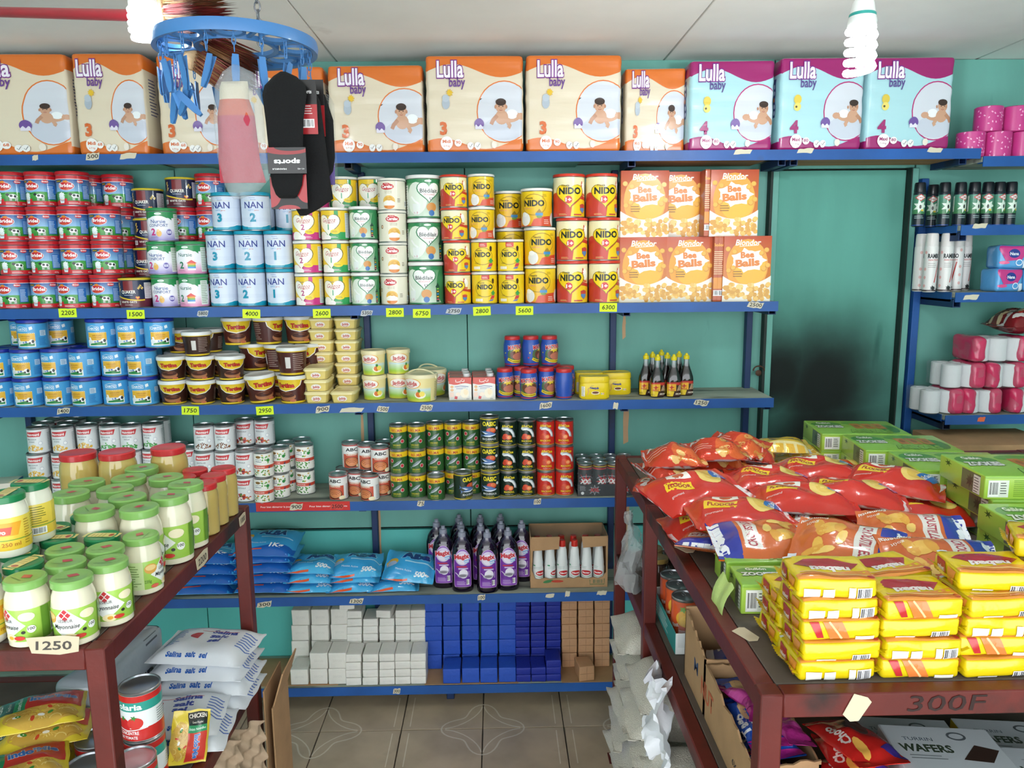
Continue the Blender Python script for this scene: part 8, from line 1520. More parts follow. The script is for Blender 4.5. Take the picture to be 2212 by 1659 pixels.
for i, (px, py, z, rz, rx, ry, lb) in enumerate((
    (1655, 1195, L0, -0.05, 0, 0, 'lower front one by the rail'), (1645, 1156, L1, -0.06, 0.16, 0, 'upper front one by the rail'), (1545, 1165, L0+0.006, 1.2, 0.0, 0.25, 'one hanging over the rail'), (1780, 1215, L0, 0.1, 0, 0, 'bottom one behind the wafer packs'), (1835, 1166, L1+0.030, 2.60, -0.30, 0.0, 'large one turned diagonally on top'),
    (1760, 1135, L0+0.01, -0.4, 0, 0, 'rear one under the diagonal bag'), (1975, 1140, L1+0.024, 2.85, -0.26, 0, 'one with lettering toward the cartons'), (2040, 1202, L1+0.034, 2.95, -0.26, 0, 'one above the wafers by the cartons'), (2030, 1225, L0, 3.1, 0, 0, 'low one just behind the tall wafer column'), (1935, 1160, L0, 3.0, 0, 0, 'low one in the middle'))):
    bagpx(BEL, i, px, py, z, rz, rx, ry, 'orange and blue snack bag, '+lb)
for i, (px, py, z, rz, rx, ry, lb) in enumerate((
    (1420, 1040, L0, 1.3, 0, 0.1, 'nearest the rail corner'), (1440, 1010, L1, 0.3, 0.1, 0.2, 'on the second layer by the corner'), (1490, 1002, L0, 0.8, 0, 0, 'low one in the middle'), (1455, 978, L2-0.006, -0.1, 0.1, 0, 'top one near the corner post'), (1545, 985, L1, 0.1, 0.1, 0, 'facing the crisp bags'),
    (1545, 962, L2, 0.05, 0.15, 0, 'topmost in the middle'), (1600, 1000, L0+0.012, 1.9, 0, 0.1, 'between crisp bags and yellow bags'), (1625, 975, L1, 1.2, 0.1, 0.1, 'leaning on the yellow bags'), (1580, 1030, L0+0.02, 0.5, 0.1, 0, 'before the tilted crisp bag'), (1595, 950, L2-0.010, -0.6, 0.2, 0.1, 'with crumpled silver end'), (1510, 1030, L0+0.014, -0.3, 0, 0, 'under the tilted crisp bag'))):
    bagpx(PEA, i, px, py, z, rz, rx, ry, 'shiny red peanut bag, '+lb)
def cheese():
    a = Art(); a.rect(-0.1, -0.08, 0.1, 0.08, '#d8b63a'); a.rect(-0.1, -0.08, 0.1, -0.03, '#e6d79a'); a.hold = True
    for i in range(6): a.rect(-0.09+0.03*i, -0.07, -0.068+0.03*i, -0.04, '#e2b23c')
    a.hold = False; a.k += 1; a.ell(0.0, 0.02, 0.05, 0.03, '#e6c23a', n=18); a.text('CHEESE', 0, 0.01, 0.016, '#4a5a9a', bold=0.05, width=0.07); a.ell(0.06, 0.05, 0.012, 0.009, '#cf4a2c', n=10); return a
CHE = bagkinds('cheese_snack_bag', 'bag', 'yellow cheese snack bag', 'yellow cheese snack bags', 0.120, 0.165, 0.045, '#d8b63a', cheese(), 2, material=M_FOIL, rot=-PI/2, bottom='#c9ccd2', kw=dict(p=2.6, wr=0.009, wf=20, flat=0.55, crimp=0.018), seed=31)
for i, (px, py, z, rz, lb) in enumerate(((1690, 955, L1+0.01, -0.1, 'upper one'), (1725, 972, L0+0.02, -0.15, 'front one'), (1700, 990, L0, -0.1, 'low one with its silver end out'))): bagpx(CHE, i, px, py, z, rz, 0.1, 0, 'yellow cheese snack bag, '+lb)
# ------------------------------------------------------------------ the shelf below the snack table
def orangecan():
    a = Art(); a.rect(-2, 0, 2, 1, '#cf4a26', '#d4582a'); a.ell(-0.02, 0.58, 0.26, 0.22, '#e0a83a', n=20); a.ell(0.02, 0.52, 0.2, 0.16, '#e8b84a', n=18); a.burst(-0.1, 0.82, 0.1, 0.05, 5, '#6f9a3a', 2)
    for i in range(3): a.line([(0.02-0.17*math.cos(i*1.05), 0.52-0.13*math.sin(i*1.05)), (0.02+0.17*math.cos(i*1.05), 0.52+0.13*math.sin(i*1.05))], 0.008, '#c88a2a')
    a.text('Vinut', -0.3, 0.34, 0.1, '#f2e8e0', bold=0.04, width=0.2, rot=0.3); a.lines(-0.2, 0.2, 0.14, 0.28, 4, '#f0d8c8'); a.text('MANGO', 0.05, 0.06, 0.055, '#e8c24a', bold=0.03, width=0.28); return a
OC = tin('juice_can', 'can', 'orange juice can', 'orange juice cans in the teal tray', 0.0325, 0.112, orangecan(), '#cf4a26', ringpull=True)
for i in range(2):
    for j in range(3): OC.at((0.468+0.067*i, -0.905+0.067*j, zm+0.0035), rnd.uniform(-0.4, 0.3), label=f"orange juice can in the teal tray, {['front', 'middle', 'back'][j]} row, {['outer', 'inner'][i]}")
ty = tag(empty('can_tray', (0.502, -0.855, zm+0.0005)), 'teal and white low card tray holding orange juice cans', 'tray')
def tp(n, c, d, col): MB().box(c, d, col, bev=0.0004).obj(n, M_CARTON, ty)
tp('tray_base', (0, 0, 0.001), (0.15, 0.27, 0.0016), '#2f9a98'); tp('tray_side', (-0.075, 0, 0.028), (0.002, 0.27, 0.054), '#2f9a98'); tp('tray_side', (0.075, 0, 0.028), (0.002, 0.27, 0.054), '#2f9a98'); tp('tray_end', (0, -0.135, 0.028), (0.15, 0.002, 0.054), '#e2e4e2'); tp('tray_end', (0, 0.135, 0.028), (0.15, 0.002, 0.054), '#e2e4e2')
A = Art(); A.text('Vi', -0.025, 0.012, 0.026, '#b8324e', bold=0.05, width=0.022); A.text('nut', 0.018, 0.012, 0.022, '#2f9a98', bold=0.05, width=0.038); place('print', A.mesh('tray_logo', lambda x, y, z: Vector((x, -0.1364-z, y)), [], [], M_CARTON), ty)
A = Art(); A.lines(-0.1, 0.08, 0.01, 0.045, 4, '#d8e8e6'); place('side_print', A.mesh('tray_sideprint', lambda x, y, z: Vector((-0.0763-z, -x, y)), [], [], M_CARTON), ty)
f = MB(); f.grid(lambda u, v: Vector((-0.07+0.14*u, -0.14+0.27*v, 0.117+0.006*math.sin(u*9)*math.sin(v*13))), lin(0, 1, 12), lin(0, 1, 14)); f.grid(lambda u, v: Vector((-0.07+0.14*u, -0.138-0.03*(1-v)*math.sin(u*PI), 0.02+0.097*v+0.004*math.sin(u*14))), lin(0, 1, 10), lin(0, 1, 8)); f.obj('film', M_CLEAR, ty)
# brown jars under film at the back
BJ = jar('cocoa_paste_jar', 'brown jar with a gold lid', 'brown jars under film', [(0.030, 0.0), (0.034, 0.003), (0.035, 0.07), (0.030, 0.085), (0.026, 0.092)], 0.090, 0.103, 0.028, '#3a241a', None, '#a8884a', (0, 1), 1, matl=M_DARKLIQ)
for i in range(3):
    for j in range(2): BJ.at((0.462+0.074*i, -0.62+0.16*j-0.085*(j == 1), zm+0.0006), 0, label=f"brown gold-lidded jar under the snacks, {['front', 'rear'][j]} row, {['outer', 'middle', 'inner'][i]}")
fl_ = tag(MB().grid(lambda u, v: Vector((0.425+0.22*u, -0.67+0.20*v, zm+0.108+0.010*math.sin(u*11+v*4)*math.sin(v*9)+0.004)), lin(0, 1, 16), lin(0, 1, 16)).obj('plastic_film', M_CLEAR), 'loose clear plastic film over the brown jars', 'plastic film')
# cardboard cartons with torn edges
def open_carton(name_label, x0, x1, y0, y1, z0, hs, prints, seed):
    e = tag(empty('open_carton', ((x0+x1)/2, (y0+y1)/2, z0)), name_label, 'box'); rd = random.Random(seed); w, d = x1-x0, y1-y0; t = 0.004
    def wallp(nm, n, fn, h0, h1, jag):
        P = [(0, 0), (1, 0)]+[(1-i/n, h1+(h0-h1)*i/n+rd.uniform(-jag, jag)) for i in range(n+1)]; m = MB(); k_ = len(P)
        m.add([fn(u, v, 0) for u, v in P]+[fn(u, v, 1) for u, v in P], [tuple(range(k_)), tuple(range(k_, 2*k_))[::-1]]+[(i, (i+1) % k_, k_+(i+1) % k_, k_+i) for i in range(k_)]); m.obj(nm, M_CARD, e, smooth=False)
    wallp('side_panel', 14, lambda u, v, s: Vector((-w/2+t*s, -d/2+d*u, v)), hs[0], hs[1], 0.006); wallp('side_panel', 10, lambda u, v, s: Vector((w/2-t*s, -d/2+d*u, v)), hs[0], hs[1], 0.003); wallp('end_panel', 10, lambda u, v, s: Vector((-w/2+w*u, d/2-t*s, v)), hs[1], hs[1], 0.003); wallp('end_panel', 10, lambda u, v, s: Vector((-w/2+w*u, -d/2+t*s, v)), hs[0], hs[0], 0.006)
    MB().box((0, 0, t/2), (w-2*t, d-2*t, t), bev=0.0004).obj('base', M_CARD, e)
    for tx_, u, v, hh, col, wd in prints:
        A = Art(); A.text(tx_, 0, 0, hh, col, bold=0.02, width=wd, rot=-PI/2 if wd and wd < 0 else 0); place('print', A.mesh('carton_text', lambda x, y, z: Vector((-w/2-0.0005-z, u-x, v+y)), [], [], M_CARDIN), e)
    return e
c1 = open_carton('torn brown carton with biscuit packs inside, beside the juice cans', 0.428, 0.70, -1.240, -1.075, zm+0.0006, (0.125, 0.165), [('M', -0.02, 0.06, 0.03, '#3a4a6a', 0.03)], 3)
c2 = open_carton('large torn brown carton of blue wrapped biscuits under the table corner', 0.428, 0.548, -1.545, -1.248, zm+0.0006, (0.10, 0.118), [('6X12X130G', -0.10, 0.03, 0.012, '#3a3230', 0.11), ('NUT', 0.13, 0.04, 0.04, '#b85a3a', 0.09)], 5)
def bluepack(t1, c1_, c2_):
    a = Art(); a.rect(-0.08, -0.05, 0.08, 0.05, c1_); a.ell(0.02, 0.0, 0.04, 0.02, '#d8b080', n=14); a.text(t1, -0.02, 0.018, 0.014, '#e8ecf4', bold=0.04, width=0.06); a.rect(-0.08, -0.05, -0.06, 0.05, c2_); return a
NICE = bagkinds('biscuit_packet', 'packet', 'blue biscuit packet', 'blue biscuit packets in the brown cartons', 0.075, 0.15, 0.028, '#24489c', bluepack('NICE', '#2a4a9a', '#e2e4ea'), 2, rot=-PI/2, kw=dict(p=4, wr=0.003, wf=30, flat=0.6, crimp=0.012), seed=41, bodyname='packet')
for i, (x, y, z, rz) in enumerate(((0.54, -1.155, 0.006, 0.1), (0.54, -1.16, 0.034, -0.1), (0.535, -1.155, 0.062, -0.15), (0.62, -1.15, 0.09, 0.3))): bagz(NICE, i, x, y, zm+z, rz, 0.05, 0.05, f"blue biscuit packet in the smaller carton, {['bottom', 'second', 'third', 'topmost'][i]}")
BLU = bagkinds('wafer_bar', 'wafer bar', 'shiny blue wafer bar', 'shiny blue wafer bars in the large carton', 0.06, 0.16, 0.030, '#1d4fb0', bluepack('Tago', '#1d4fb0', '#b02a86'), 3, material=M_FOIL, rot=-PI/2, kw=dict(p=3, wr=0.006, wf=30, flat=0.6, crimp=0.02), seed=51, bodyname='wrapper')
for i in range(14):
    x, y = 0.475+0.03*rnd.random(), -1.46+0.13*rnd.random(); bagz(BLU, i, x, y, zm+0.006+0.0075*i, PI/2+rnd.uniform(-0.3, 0.3), rnd.uniform(-0.1, 0.1), rnd.uniform(-0.15, 0.15), 'shiny blue wafer bar heaped in the large torn carton')
PNK = bagkinds('wafer_bar', 'wafer bar', 'shiny pink wafer bar', 'shiny pink wafer bars in the large carton', 0.05, 0.12, 0.026, '#a82a7c', Art().rect(-0.02, -0.02, 0.05, 0.02, '#c8489a'), 2, material=M_FOIL, kw=dict(p=3, wr=0.008, wf=34, flat=0.6, crimp=0.02), seed=61, bodyname='wrapper')
for i in range(4): bagz(PNK, i, 0.475+0.012*i, -1.36-0.04*i, zm+0.100+0.006*i, PI/2+rnd.uniform(-0.4, 0.4), 0.2, 0.1, 'shiny pink wafer bar among the blue ones')
# red biscuit bags and white wafer boxes at the front
def redb():
    a = Art(); a.rect(-0.08, -0.06, 0.08, 0.06, '#b3201c'); a.ell(0.02, -0.01, 0.035, 0.02, '#5a2a1c', n=14); a.ell(-0.04, 0.02, 0.02, 0.012, '#d8a04a', n=12); a.text('Choco', 0.0, 0.03, 0.014, '#e6cfc8', bold=0.04, width=0.06); a.poly([(-0.07, -0.05), (-0.03, -0.05), (-0.05, -0.01)], '#3a2a7a'); return a
RED = bagkinds('biscuit_bag', 'bag', 'bright red biscuit bag', 'bright red biscuit bags', 0.10, 0.15, 0.04, '#c4241e', redb(), 3, rot=-PI/2, kw=dict(p=2.6, wr=0.009, wf=24, flat=0.55, crimp=0.015), seed=71)
for i, (x, y, z, rz) in enumerate(((0.606, -1.56, 0.0, 1.6), (0.608, -1.555, 0.030, 1.45), (0.604, -1.56, 0.060, 1.7), (0.606, -1.545, 0.090, 1.5), (0.610, -1.53, 0.116, 1.8))): bagz(RED, i, x, y, zm+z+0.002, rz, 0.1, 0.1, f"bright red biscuit bag beside the wafer boxes, {['lowest', 'second', 'third', 'fourth', 'topmost'][i]}")
def waf(c):
    a = Art(); a.rect(-0.09, -0.06, 0.09, 0.06, '#c6ccd2'); a.text('WAFERS', -0.035, -0.012, 0.020, '#3a4a3a', bold=0.04, width=0.085); a.text('TURRIN', -0.04, 0.018, 0.010, '#4a5a6a', width=0.05); a.poly([(0.015, -0.03), (0.05, 0.012), (0.085, 0.0), (0.06, -0.035)], c); a.arc(0.03, 0.035, 0.014, 0.010, 0.004, '#5a6268'); a.lines(-0.07, 0.0, -0.035, -0.02, 2, '#8a9298'); return a
WB = [boxkind('wafer_box', 'box', 'white wafer box', 'white wafer boxes', 0.185, 0.125, 0.040, {'*': '#c6ccd2', 'left': '#c6ccd2' if i == 0 else '#d8b02a'}, {'top': waf(['#3a2a24', '#c89a5a'][i])}, r=0.0015) for i in range(2)]
for i, (x, y, lv, v) in enumerate(((0.772, -1.535, 0, 0), (0.772, -1.535, 1, 0), (0.766, -1.542, 2, 0), (0.976, -1.555, 0, 1), (0.976, -1.555, 1, 1), (0.787, -1.390, 0, 0), (0.987, -1.405, 0, 1))): WB[v].at((x, y, zm+0.0006+lv*0.0405), -0.12, label=f"white wafer box under the snack table, {['bottom of the chocolate pile', 'middle of the chocolate pile', 'top of the chocolate pile', 'bottom of the pile with yellow ends', 'top of the pile with yellow ends', 'rear chocolate one', 'rear yellow-ended one'][i]}")
bk = tag(MB().box((1.2, -1.05, zm+0.135), (0.9, 0.03, 0.26), bev=0.003).obj('black_crate', mat('black_plastic', '#17181a', 0.5)), 'black plastic crate side behind the wafer boxes', 'crate')
# --- rice bags on the bottom board
def rice():
    a = Art(); a.lines(-0.1, -0.04, -0.04, 0.06, 4, '#9fb4c8'); a.line([(0.03, 0.05), (0.1, 0.02)], 0.003, '#6f8fb8'); return a
M_RICE = mat('rice_in_clear_bag', '#cfc9bc', 0.35, coat=0.5, var=0.10, vscale=260, bump=0.5, bscale=320)
RICE = bagkinds('rice_bag', 'bag', 'clear bag of white rice', 'clear bags of white rice', 0.225, 0.30, 0.108, '#cfc9bc', rice(), 4, material=M_RICE, rot=-PI/2, kw=dict(p=3.6, wr=0.012, wf=13, flat=0.4, crimp=0.012), seed=81)
zb = 0.0965
for s_, (x, y, n) in enumerate(((0.48, -0.665, 8), (0.470, -0.945, 8), (0.480, -1.205, 7))):
    for i in range(n): bagz(RICE, i+s_, x+rnd.uniform(-0.012, 0.012), y+rnd.uniform(-0.01, 0.01), zb+i*0.0740, rnd.uniform(-0.1, 0.1), label=f"clear bag of white rice, {LEV[i] if i < n-1 else 'topmost'} of the {['rear', 'middle', 'front'][s_]} pile under the snack table")
SUG = bagkinds('sugar_bag', 'bag', 'small clear bag of white sugar', 'small clear bags of white sugar', 0.13, 0.18, 0.058, '#dad7cf', Art().lines(-0.05, 0.03, -0.03, 0.03, 3, '#9fb4c8'), 3, material=M_RICE, rot=-PI/2, kw=dict(p=2.8, wr=0.009, wf=20, flat=0.5, crimp=0.016), seed=91)
for i in range(8): bagz(SUG, i, 0.463+rnd.uniform(-0.006, 0.006), -0.435, zb+i*0.0440, rnd.uniform(-0.2, 0.2), label=f"small clear bag of sugar, {LEV[i] if i < 7 else 'topmost'} of the pile inside the corner post")
# crumpled white carrier bag hanging from the shelf rail
def crump(u, v):
    n = noise.noise(Vector((u*4, v*5, 1.3))); n2 = noise.noise(Vector((u*9, v*11, 4.0))); w = 0.045+0.09*v*(1-v)*2.0
    return Vector((RX-0.034+0.05*n+0.02*n2, -1.10+(u-0.5)*w*2.6+0.03*n2, RZ+0.02-0.29*v+0.03*n2*u))
tag(MB().grid(crump, lin(0, 1, 18), lin(0, 1, 26), '#e2e3ea').obj('carrier_bag', mat('thin_white_plastic', '#dfe0e6', 0.45, bump=0.1), sharp=30), 'crumpled white plastic bag hanging from the snack table shelf', 'plastic bag')
# clear bag with sachets hanging between the posts
def crump2(u, v):
    n = noise.noise(Vector((u*5, v*4, 7.7))); n2 = noise.noise(Vector((u*10, v*8, 2.0))); t = 2*PI*u; r = 0.014+0.040*v
    return Vector((0.385+r*math.cos(t)*0.7+0.03*n+0.012*n2, -0.60+r*math.sin(t)*1.3+0.03*n2, 0.99-0.22*v+0.02*n))
tag(MB().grid(crump2, lin(0, 1, 22), lin(0, 1, 14), '#cfd0d2').obj('plastic_bag', mat('cloudy_plastic', '#cfd2d4', 0.2, alpha=0.38, bump=0.5, bscale=30), sharp=30), 'cloudy plastic bag hanging between the two red posts', 'plastic bag')
# ------------------------------------------------------------------ peg hanger with socks, brooms and chain
hc = ony(511, 100, -1.0); HR = 0.166
M_PEG = mat('blue_peg_plastic', '#447ab4', 0.4, coat=0.1)
hg = tag(empty('peg_hanger', hc), 'round blue plastic drying hanger with clothes pegs', 'peg hanger')
r = MB(); r.lathe([(HR-0.010, -0.010), (HR, -0.012), (HR+0.002, 0.0), (HR, 0.012), (HR-0.010, 0.010), (HR-0.010, -0.010)], 64, cap=False); r.obj('outer_ring', M_PEG, hg)
r = MB(); r.lathe([(0.075, -0.004), (0.085, -0.006), (0.087, 0.004), (0.077, 0.006), (0.075, -0.004)], 40, cap=False); r.obj('inner_ring', M_PEG, hg)
for k in range(8):
    t = 2*PI*k/8+0.2; r = MB(); r.lathe([(0.026, -0.003), (0.032, -0.005), (0.034, 0.004), (0.028, 0.005), (0.026, -0.003)], 22, cap=False); r.obj('web_ring', M_PEG, hg, (0.122*math.cos(t), 0.122*math.sin(t), 0))
    MB().bar((0.086*math.cos(t+0.39), 0.086*math.sin(t+0.39), 0), (0.158*math.cos(t+0.39), 0.158*math.sin(t+0.39), 0), 0.008, 0.006).obj('spoke', M_PEG, hg)
def peg_mesh():
    m = MB(); prof = [(-0.006, 0.030), (0.006, 0.030), (0.0075, 0.0), (0.0065, -0.020), (0.0035, -0.034), (-0.0035, -0.034), (-0.0065, -0.020), (-0.0075, 0.0)]
    for s_ in (-1, 1):
        n = len(prof); tilt = lambda z: s_*(0.0025+max(0, z)*0.12)
        m.add([(x, tilt(z)-0.0012, z) for x, z in prof]+[(x, tilt(z)+0.0012, z) for x, z in prof], [tuple(range(n)), tuple(range(n, 2*n))[::-1]]+[(i, (i+1) % n, n+(i+1) % n, n+i) for i in range(n)])
    m.tube([(0.006*math.cos(t), 0.004*math.sin(t), 0.006) for t in lin(0, 2*PI, 8)], 0.0012, 5); return m.mesh('peg', M_PEG)
PEG = peg_mesh(); LINK = MB(); LINK.tube([(0.0035*math.cos(t), 0, 0.009*math.sin(t)) for t in lin(0, 2*PI, 12)], 0.0011, 5); LINK = LINK.mesh('link', M_PEG)
pegs = []
for k in range(18):
    t = 2*PI*k/18+0.1; x, y = 0.150*math.cos(t), 0.150*math.sin(t); L = rnd.uniform(0.028, 0.05)
    for j in range(3): place('link', LINK, hg, (x, y, -0.014-0.012*j), (0, 0, (j % 2)*PI/2+t))
    o = place('peg', PEG, hg, (x, y, -0.052-0.030), (rnd.uniform(-0.25, 0.25), rnd.uniform(-0.5, 0.5) if k % 3 else rnd.uniform(-0.15, 0.15), t+PI/2+rnd.uniform(-0.6, 0.6)))
for (x, y) in ((-0.115, -0.03), (-0.09, -0.07), (-0.14, 0.0), (-0.10, -0.045), (-0.075, -0.09)):      # a cluster of loose pegs clipped to one another
    place('peg', PEG, hg, (x, y, -0.125+rnd.uniform(-0.015, 0.015)), (rnd.uniform(-0.3, 0.3), rnd.uniform(-0.8, 0.8), rnd.uniform(-0.4, 0.4)))
# chain up to the ceiling
M_CHAIN = mat('steel_chain', '#8d9096', 0.35, metal=0.8)
ch = tag(empty('chain', (hc.x+0.045, hc.y+0.02, hc.z)), 'steel chain holding up the blue peg hanger', 'chain'); CL = MB(); CL.tube([(0.006*math.cos(t), 0, 0.011*math.sin(t)) for t in lin(0, 2*PI, 14)], 0.0019, 6); CL = CL.mesh('chain_link', M_CHAIN)
nl = int((ZC-hc.z-0.012)/0.0175)
for j in range(nl): place('link', CL, ch, (-0.0006*j, 0, 0.015+0.0175*j), (0, 0, (j % 2)*PI/2))
# brooms lying on the hanger
M_WOOD = mat('pale_broom_wood', '#c9a77e', 0.6, var=0.2, vscale=30, vstretch=(1, 1, 6)); M_BRIS = mat('broom_bristle', None, 0.7)
def broom(loc, rot, label, handle, tone):
    e = tag(empty('broom', loc, rot), label, 'broom'); b = RBox(0.030, 0.10, 0.075, 0.008, n=(2, 3, 2)); place('head', b.mesh('broom_head', M_WOOD, '#fff'), e, (0, 0, -0.0375))
    m = MB(); rd = random.Random(5)
    for i in range(620):
        y, z = rd.uniform(-0.046, 0.046), rd.uniform(-0.033, 0.033); L = 0.10+0.012*rd.random(); c = ['#8d2a2c', '#a8302e', '#9a6a3a', '#7a5230'][int((z+0.033)/0.0165) % 2*2+(i % 2)] if tone else rd.choice(['#8a5c34', '#6a4426', '#7c2f28'])
        dx = rd.uniform(-0.008, 0.008); dz = z*0.35+rd.uniform(-0.004, 0.004)
        c2 = '#3f2416' if rd.random() < 0.75 else '#7c2420'
        a = Vector((0.013, y, z)); b_ = a+Vector((L*0.62, y*0.15+dx*0.3, dz*0.6)); d_ = a+Vector((L, y*0.25+dx, dz)); w = Vector((0, 0, 0.0011)); q = Vector((0, 0.0011, 0))
        m.add([a-w, a+w, b_+w, b_-w, d_], [(0, 1, 2, 3), (3, 2, 4)], [srgb(c), srgb(c), srgb(c), srgb(c), srgb(c2)]); m.add([a-q, a+q, b_+q, b_-q, d_], [(0, 1, 2, 3), (3, 2, 4)], [srgb(c), srgb(c), srgb(c), srgb(c), srgb(c2)])
    o = m.obj('bristles', M_BRIS, e, smooth=False); o['kind'] = 'stuff'
    if handle:
        MB().tube([(-0.012, 0, 0.0), (-handle, 0, 0.0)], 0.0125, 14).obj('handle', mat('red_painted_stick', '#a82432', 0.4, coat=0.2, var=0.1), e)
    return e
pb = ony(383, 40, -0.98); p0_ = ony(0, 17, -0.60); d = (pb-p0_); yaw_ = math.atan2(d.y, d.x); pit = math.atan2(d.z, math.hypot(d.x, d.y))
broom((pb.x, pb.y, pb.z+0.004), (0.15, -pit*0.9, yaw_), 'red-handled broom with red and brown bristles lying on the hanger', (pb-p0_).length+0.25, True)
broom(ony(440, 108, -0.93), (0.4, 0.55, -0.15), 'second broom head with brown bristles below the hanger ring', 0, False)
# socks in a clear bag and black socks on cards
M_SOCK = mat('pink_sock_knit', None, 0.9, bump=0.2, bscale=220); M_BSOCK = mat('black_sock_knit', '#0b0b0d', 0.95, bump=0.2, bscale=240)
def ribbon(path, t, cols=None, nx=6, name='x', m=None, mesh=True, wav=0.003, seed=1.0):
    """a flat limp thing: list of (z, left x, right x), with real thickness"""
    b = MB(); us = lin(0, 1, nx); vs_ = list(range(len(path)))
    def fn(u, v, s_):
        z, a, c = path[v]; e = (1-(2*u-1)**4)*0.9+0.1; x = a+(c-a)*u; return Vector((x, s_*t*e*(0.25 if v in (0, len(path)-1) else 1)+wav*noise.noise(Vector((x*22, z*14, seed))), z))
    for s_ in (-1, 1): b.add([fn(u, v, s_) for v in vs_ for u in us], [(j*(nx+1)+i, j*(nx+1)+i+1, (j+1)*(nx+1)+i+1, (j+1)*(nx+1)+i) for j in range(len(path)-1) for i in range(nx)], [srgb(cols[v]) if cols else srgb('#fff') for v in vs_ for u in us])
    for u in (0.0, 1.0): b.add([fn(u, v, s_) for v in vs_ for s_ in (-1, 1)], [(2*j, 2*j+1, 2*j+3, 2*j+2) for j in range(len(path)-1)], [srgb(cols[v]) if cols else srgb('#fff') for v in vs_ for s_ in (0, 1)])
    for v in (0, len(path)-1): b.add([fn(u, v, s_) for u in us for s_ in (-1, 1)], [(2*i, 2*i+1, 2*i+3, 2*i+2) for i in range(nx)], srgb(cols[v]) if cols else '#fff')
    return b
ys = -1.155
def zx(px, py, y=ys): p = ony(px, py, y); return p
def path_px(rows, y, org): return [(zx(0.5*(a+c), py, y).z-org.z, zx(a, py, y).x-org.x, zx(c, py, y).x-org.x) for py, a, c in rows]
org = zx(512, 165); sp_ = tag(empty('bagged_socks', org), 'pink and peach socks in a clear bag clipped to the hanger', 'socks')
ribbon(path_px([(176, 478, 535), (190, 474, 537), (215, 474, 538), (216, 474, 538), (250, 470, 550), (251, 470, 550), (300, 472, 556), (350, 473, 562), (395, 476, 575)], ys, org), 0.010, ['#c9bfa8', '#c9bfa8', '#c9bfa8', '#b85a40', '#b85a40', '#a8384c', '#a8384c', '#a63444', '#a83c48'], name='s').obj('sock', M_SOCK, sp_, sharp=60, merge=1e-6)
ribbon(path_px([(138, 500, 510), (155, 480, 545), (185, 463, 560), (260, 460, 568), (340, 470, 576), (385, 478, 585), (412, 490, 560), (430, 505, 522)], ys-0.002, org), 0.016, None, nx=16, wav=0.016, seed=3.0).obj('clear_bag', mat('crinkled_clear_bag', '#d4dce0', 0.04, alpha=0.2, bump=1.0, bscale=45), sp_, sharp=60, merge=1e-6)
def cardart(w, h, up):
    a = Art(); a.rect(-w/2, -h/2, w/2, h/2, '#191718'); a.ell(0, h*0.42, w*0.6, h*0.20, '#8d1f24', n=20); a.ell(w*0.1, h*0.5, w*0.42, h*0.14, '#191718', n=20); a.text('sports', 0, h*0.02, h*0.19, '#dcdcdc', bold=0.04, width=w*0.66, rot=PI); a.text('MIANKUI', -w*0.2, -h*0.30, h*0.06, '#dcdcdc', bold=0.02, width=w*0.36, rot=PI); a.text('41-45', w*0.36, -h*0.30, h*0.055, '#dcdcdc', width=w*0.18, rot=PI); return a
def black_sock(y, dx, label, rows, card=None, side=None):
    org = zx(620+dx, 165, y); e = tag(empty('black_socks', org), label, 'socks'); ribbon(path_px([(py, a+dx, c+dx) for py, a, c in rows], y, org), 0.009, None, nx=8, wav=0.006, seed=dx*0.1).obj('sock', M_BSOCK, e, sharp=60, merge=1e-6)
    if card:
        a0, a1, b0, b1 = card; q0, q1 = zx(a0+dx, b1, y-0.012), zx(a1+dx, b0, y-0.012); w, h = q1.x-q0.x, q1.z-q0.z; cx, cz = (q0.x+q1.x)/2-org.x, (q0.z+q1.z)/2-org.z
        o = MB().box((cx, -0.012, cz), (w, 0.0008, h), '#191718', bev=0.0002).obj('card_band', M_CARTON, e); A = cardart(w, h, True); place('card_print', A.mesh('card_print', lambda x, yy, z: Vector((cx+x, -0.0126-z, cz+yy)), [], [], M_CARTON, clip=(-w/2, -h/2, w/2, h/2)), o)
    if side:
        a0, a1, b0, b1 = side; q0, q1 = zx(a0+dx, b1, y-0.014), zx(a1+dx, b0, y-0.014); w, h = q1.x-q0.x, q1.z-q0.z; cx, cz = (q0.x+q1.x)/2-org.x, (q0.z+q1.z)/2-org.z
        MB().box((cx, -0.014, cz), (w, 0.0008, h), '#191718', bev=0.0002).obj('card', M_CARTON, e); A = Art(); A.rect(-w/2, -h/2, w/2, h*0.05, '#a32228'); A.bars(-w*0.42, w*0.3, -h*0.38, -h*0.22, 10); A.lines(-w*0.4, w*0.3, -h*0.14, h*0.04, 4, '#d8c8c8'); A.text('sports', -w*0.1, h*0.25, h*0.07, '#d8d8d8', bold=0.04, width=w*0.6); place('card_print', A.mesh('card_print2', lambda x, yy, z: Vector((cx+x, -0.0146-z, cz+yy)), [], [], M_CARTON), e)
    return e
rows = [(155, 606, 618), (165, 592, 640), (185, 572, 660), (205, 567, 662), (260, 574, 655), (320, 580, 655), (375, 584, 655), (400, 588, 652), (420, 596, 644), (428, 604, 636)]
black_sock(-1.15, 0, 'black socks with a red and black card band hanging foremost', rows, (580, 660, 318, 375), None)
q0, q1 = zx(587, 452, -1.144), zx(662, 378, -1.144)
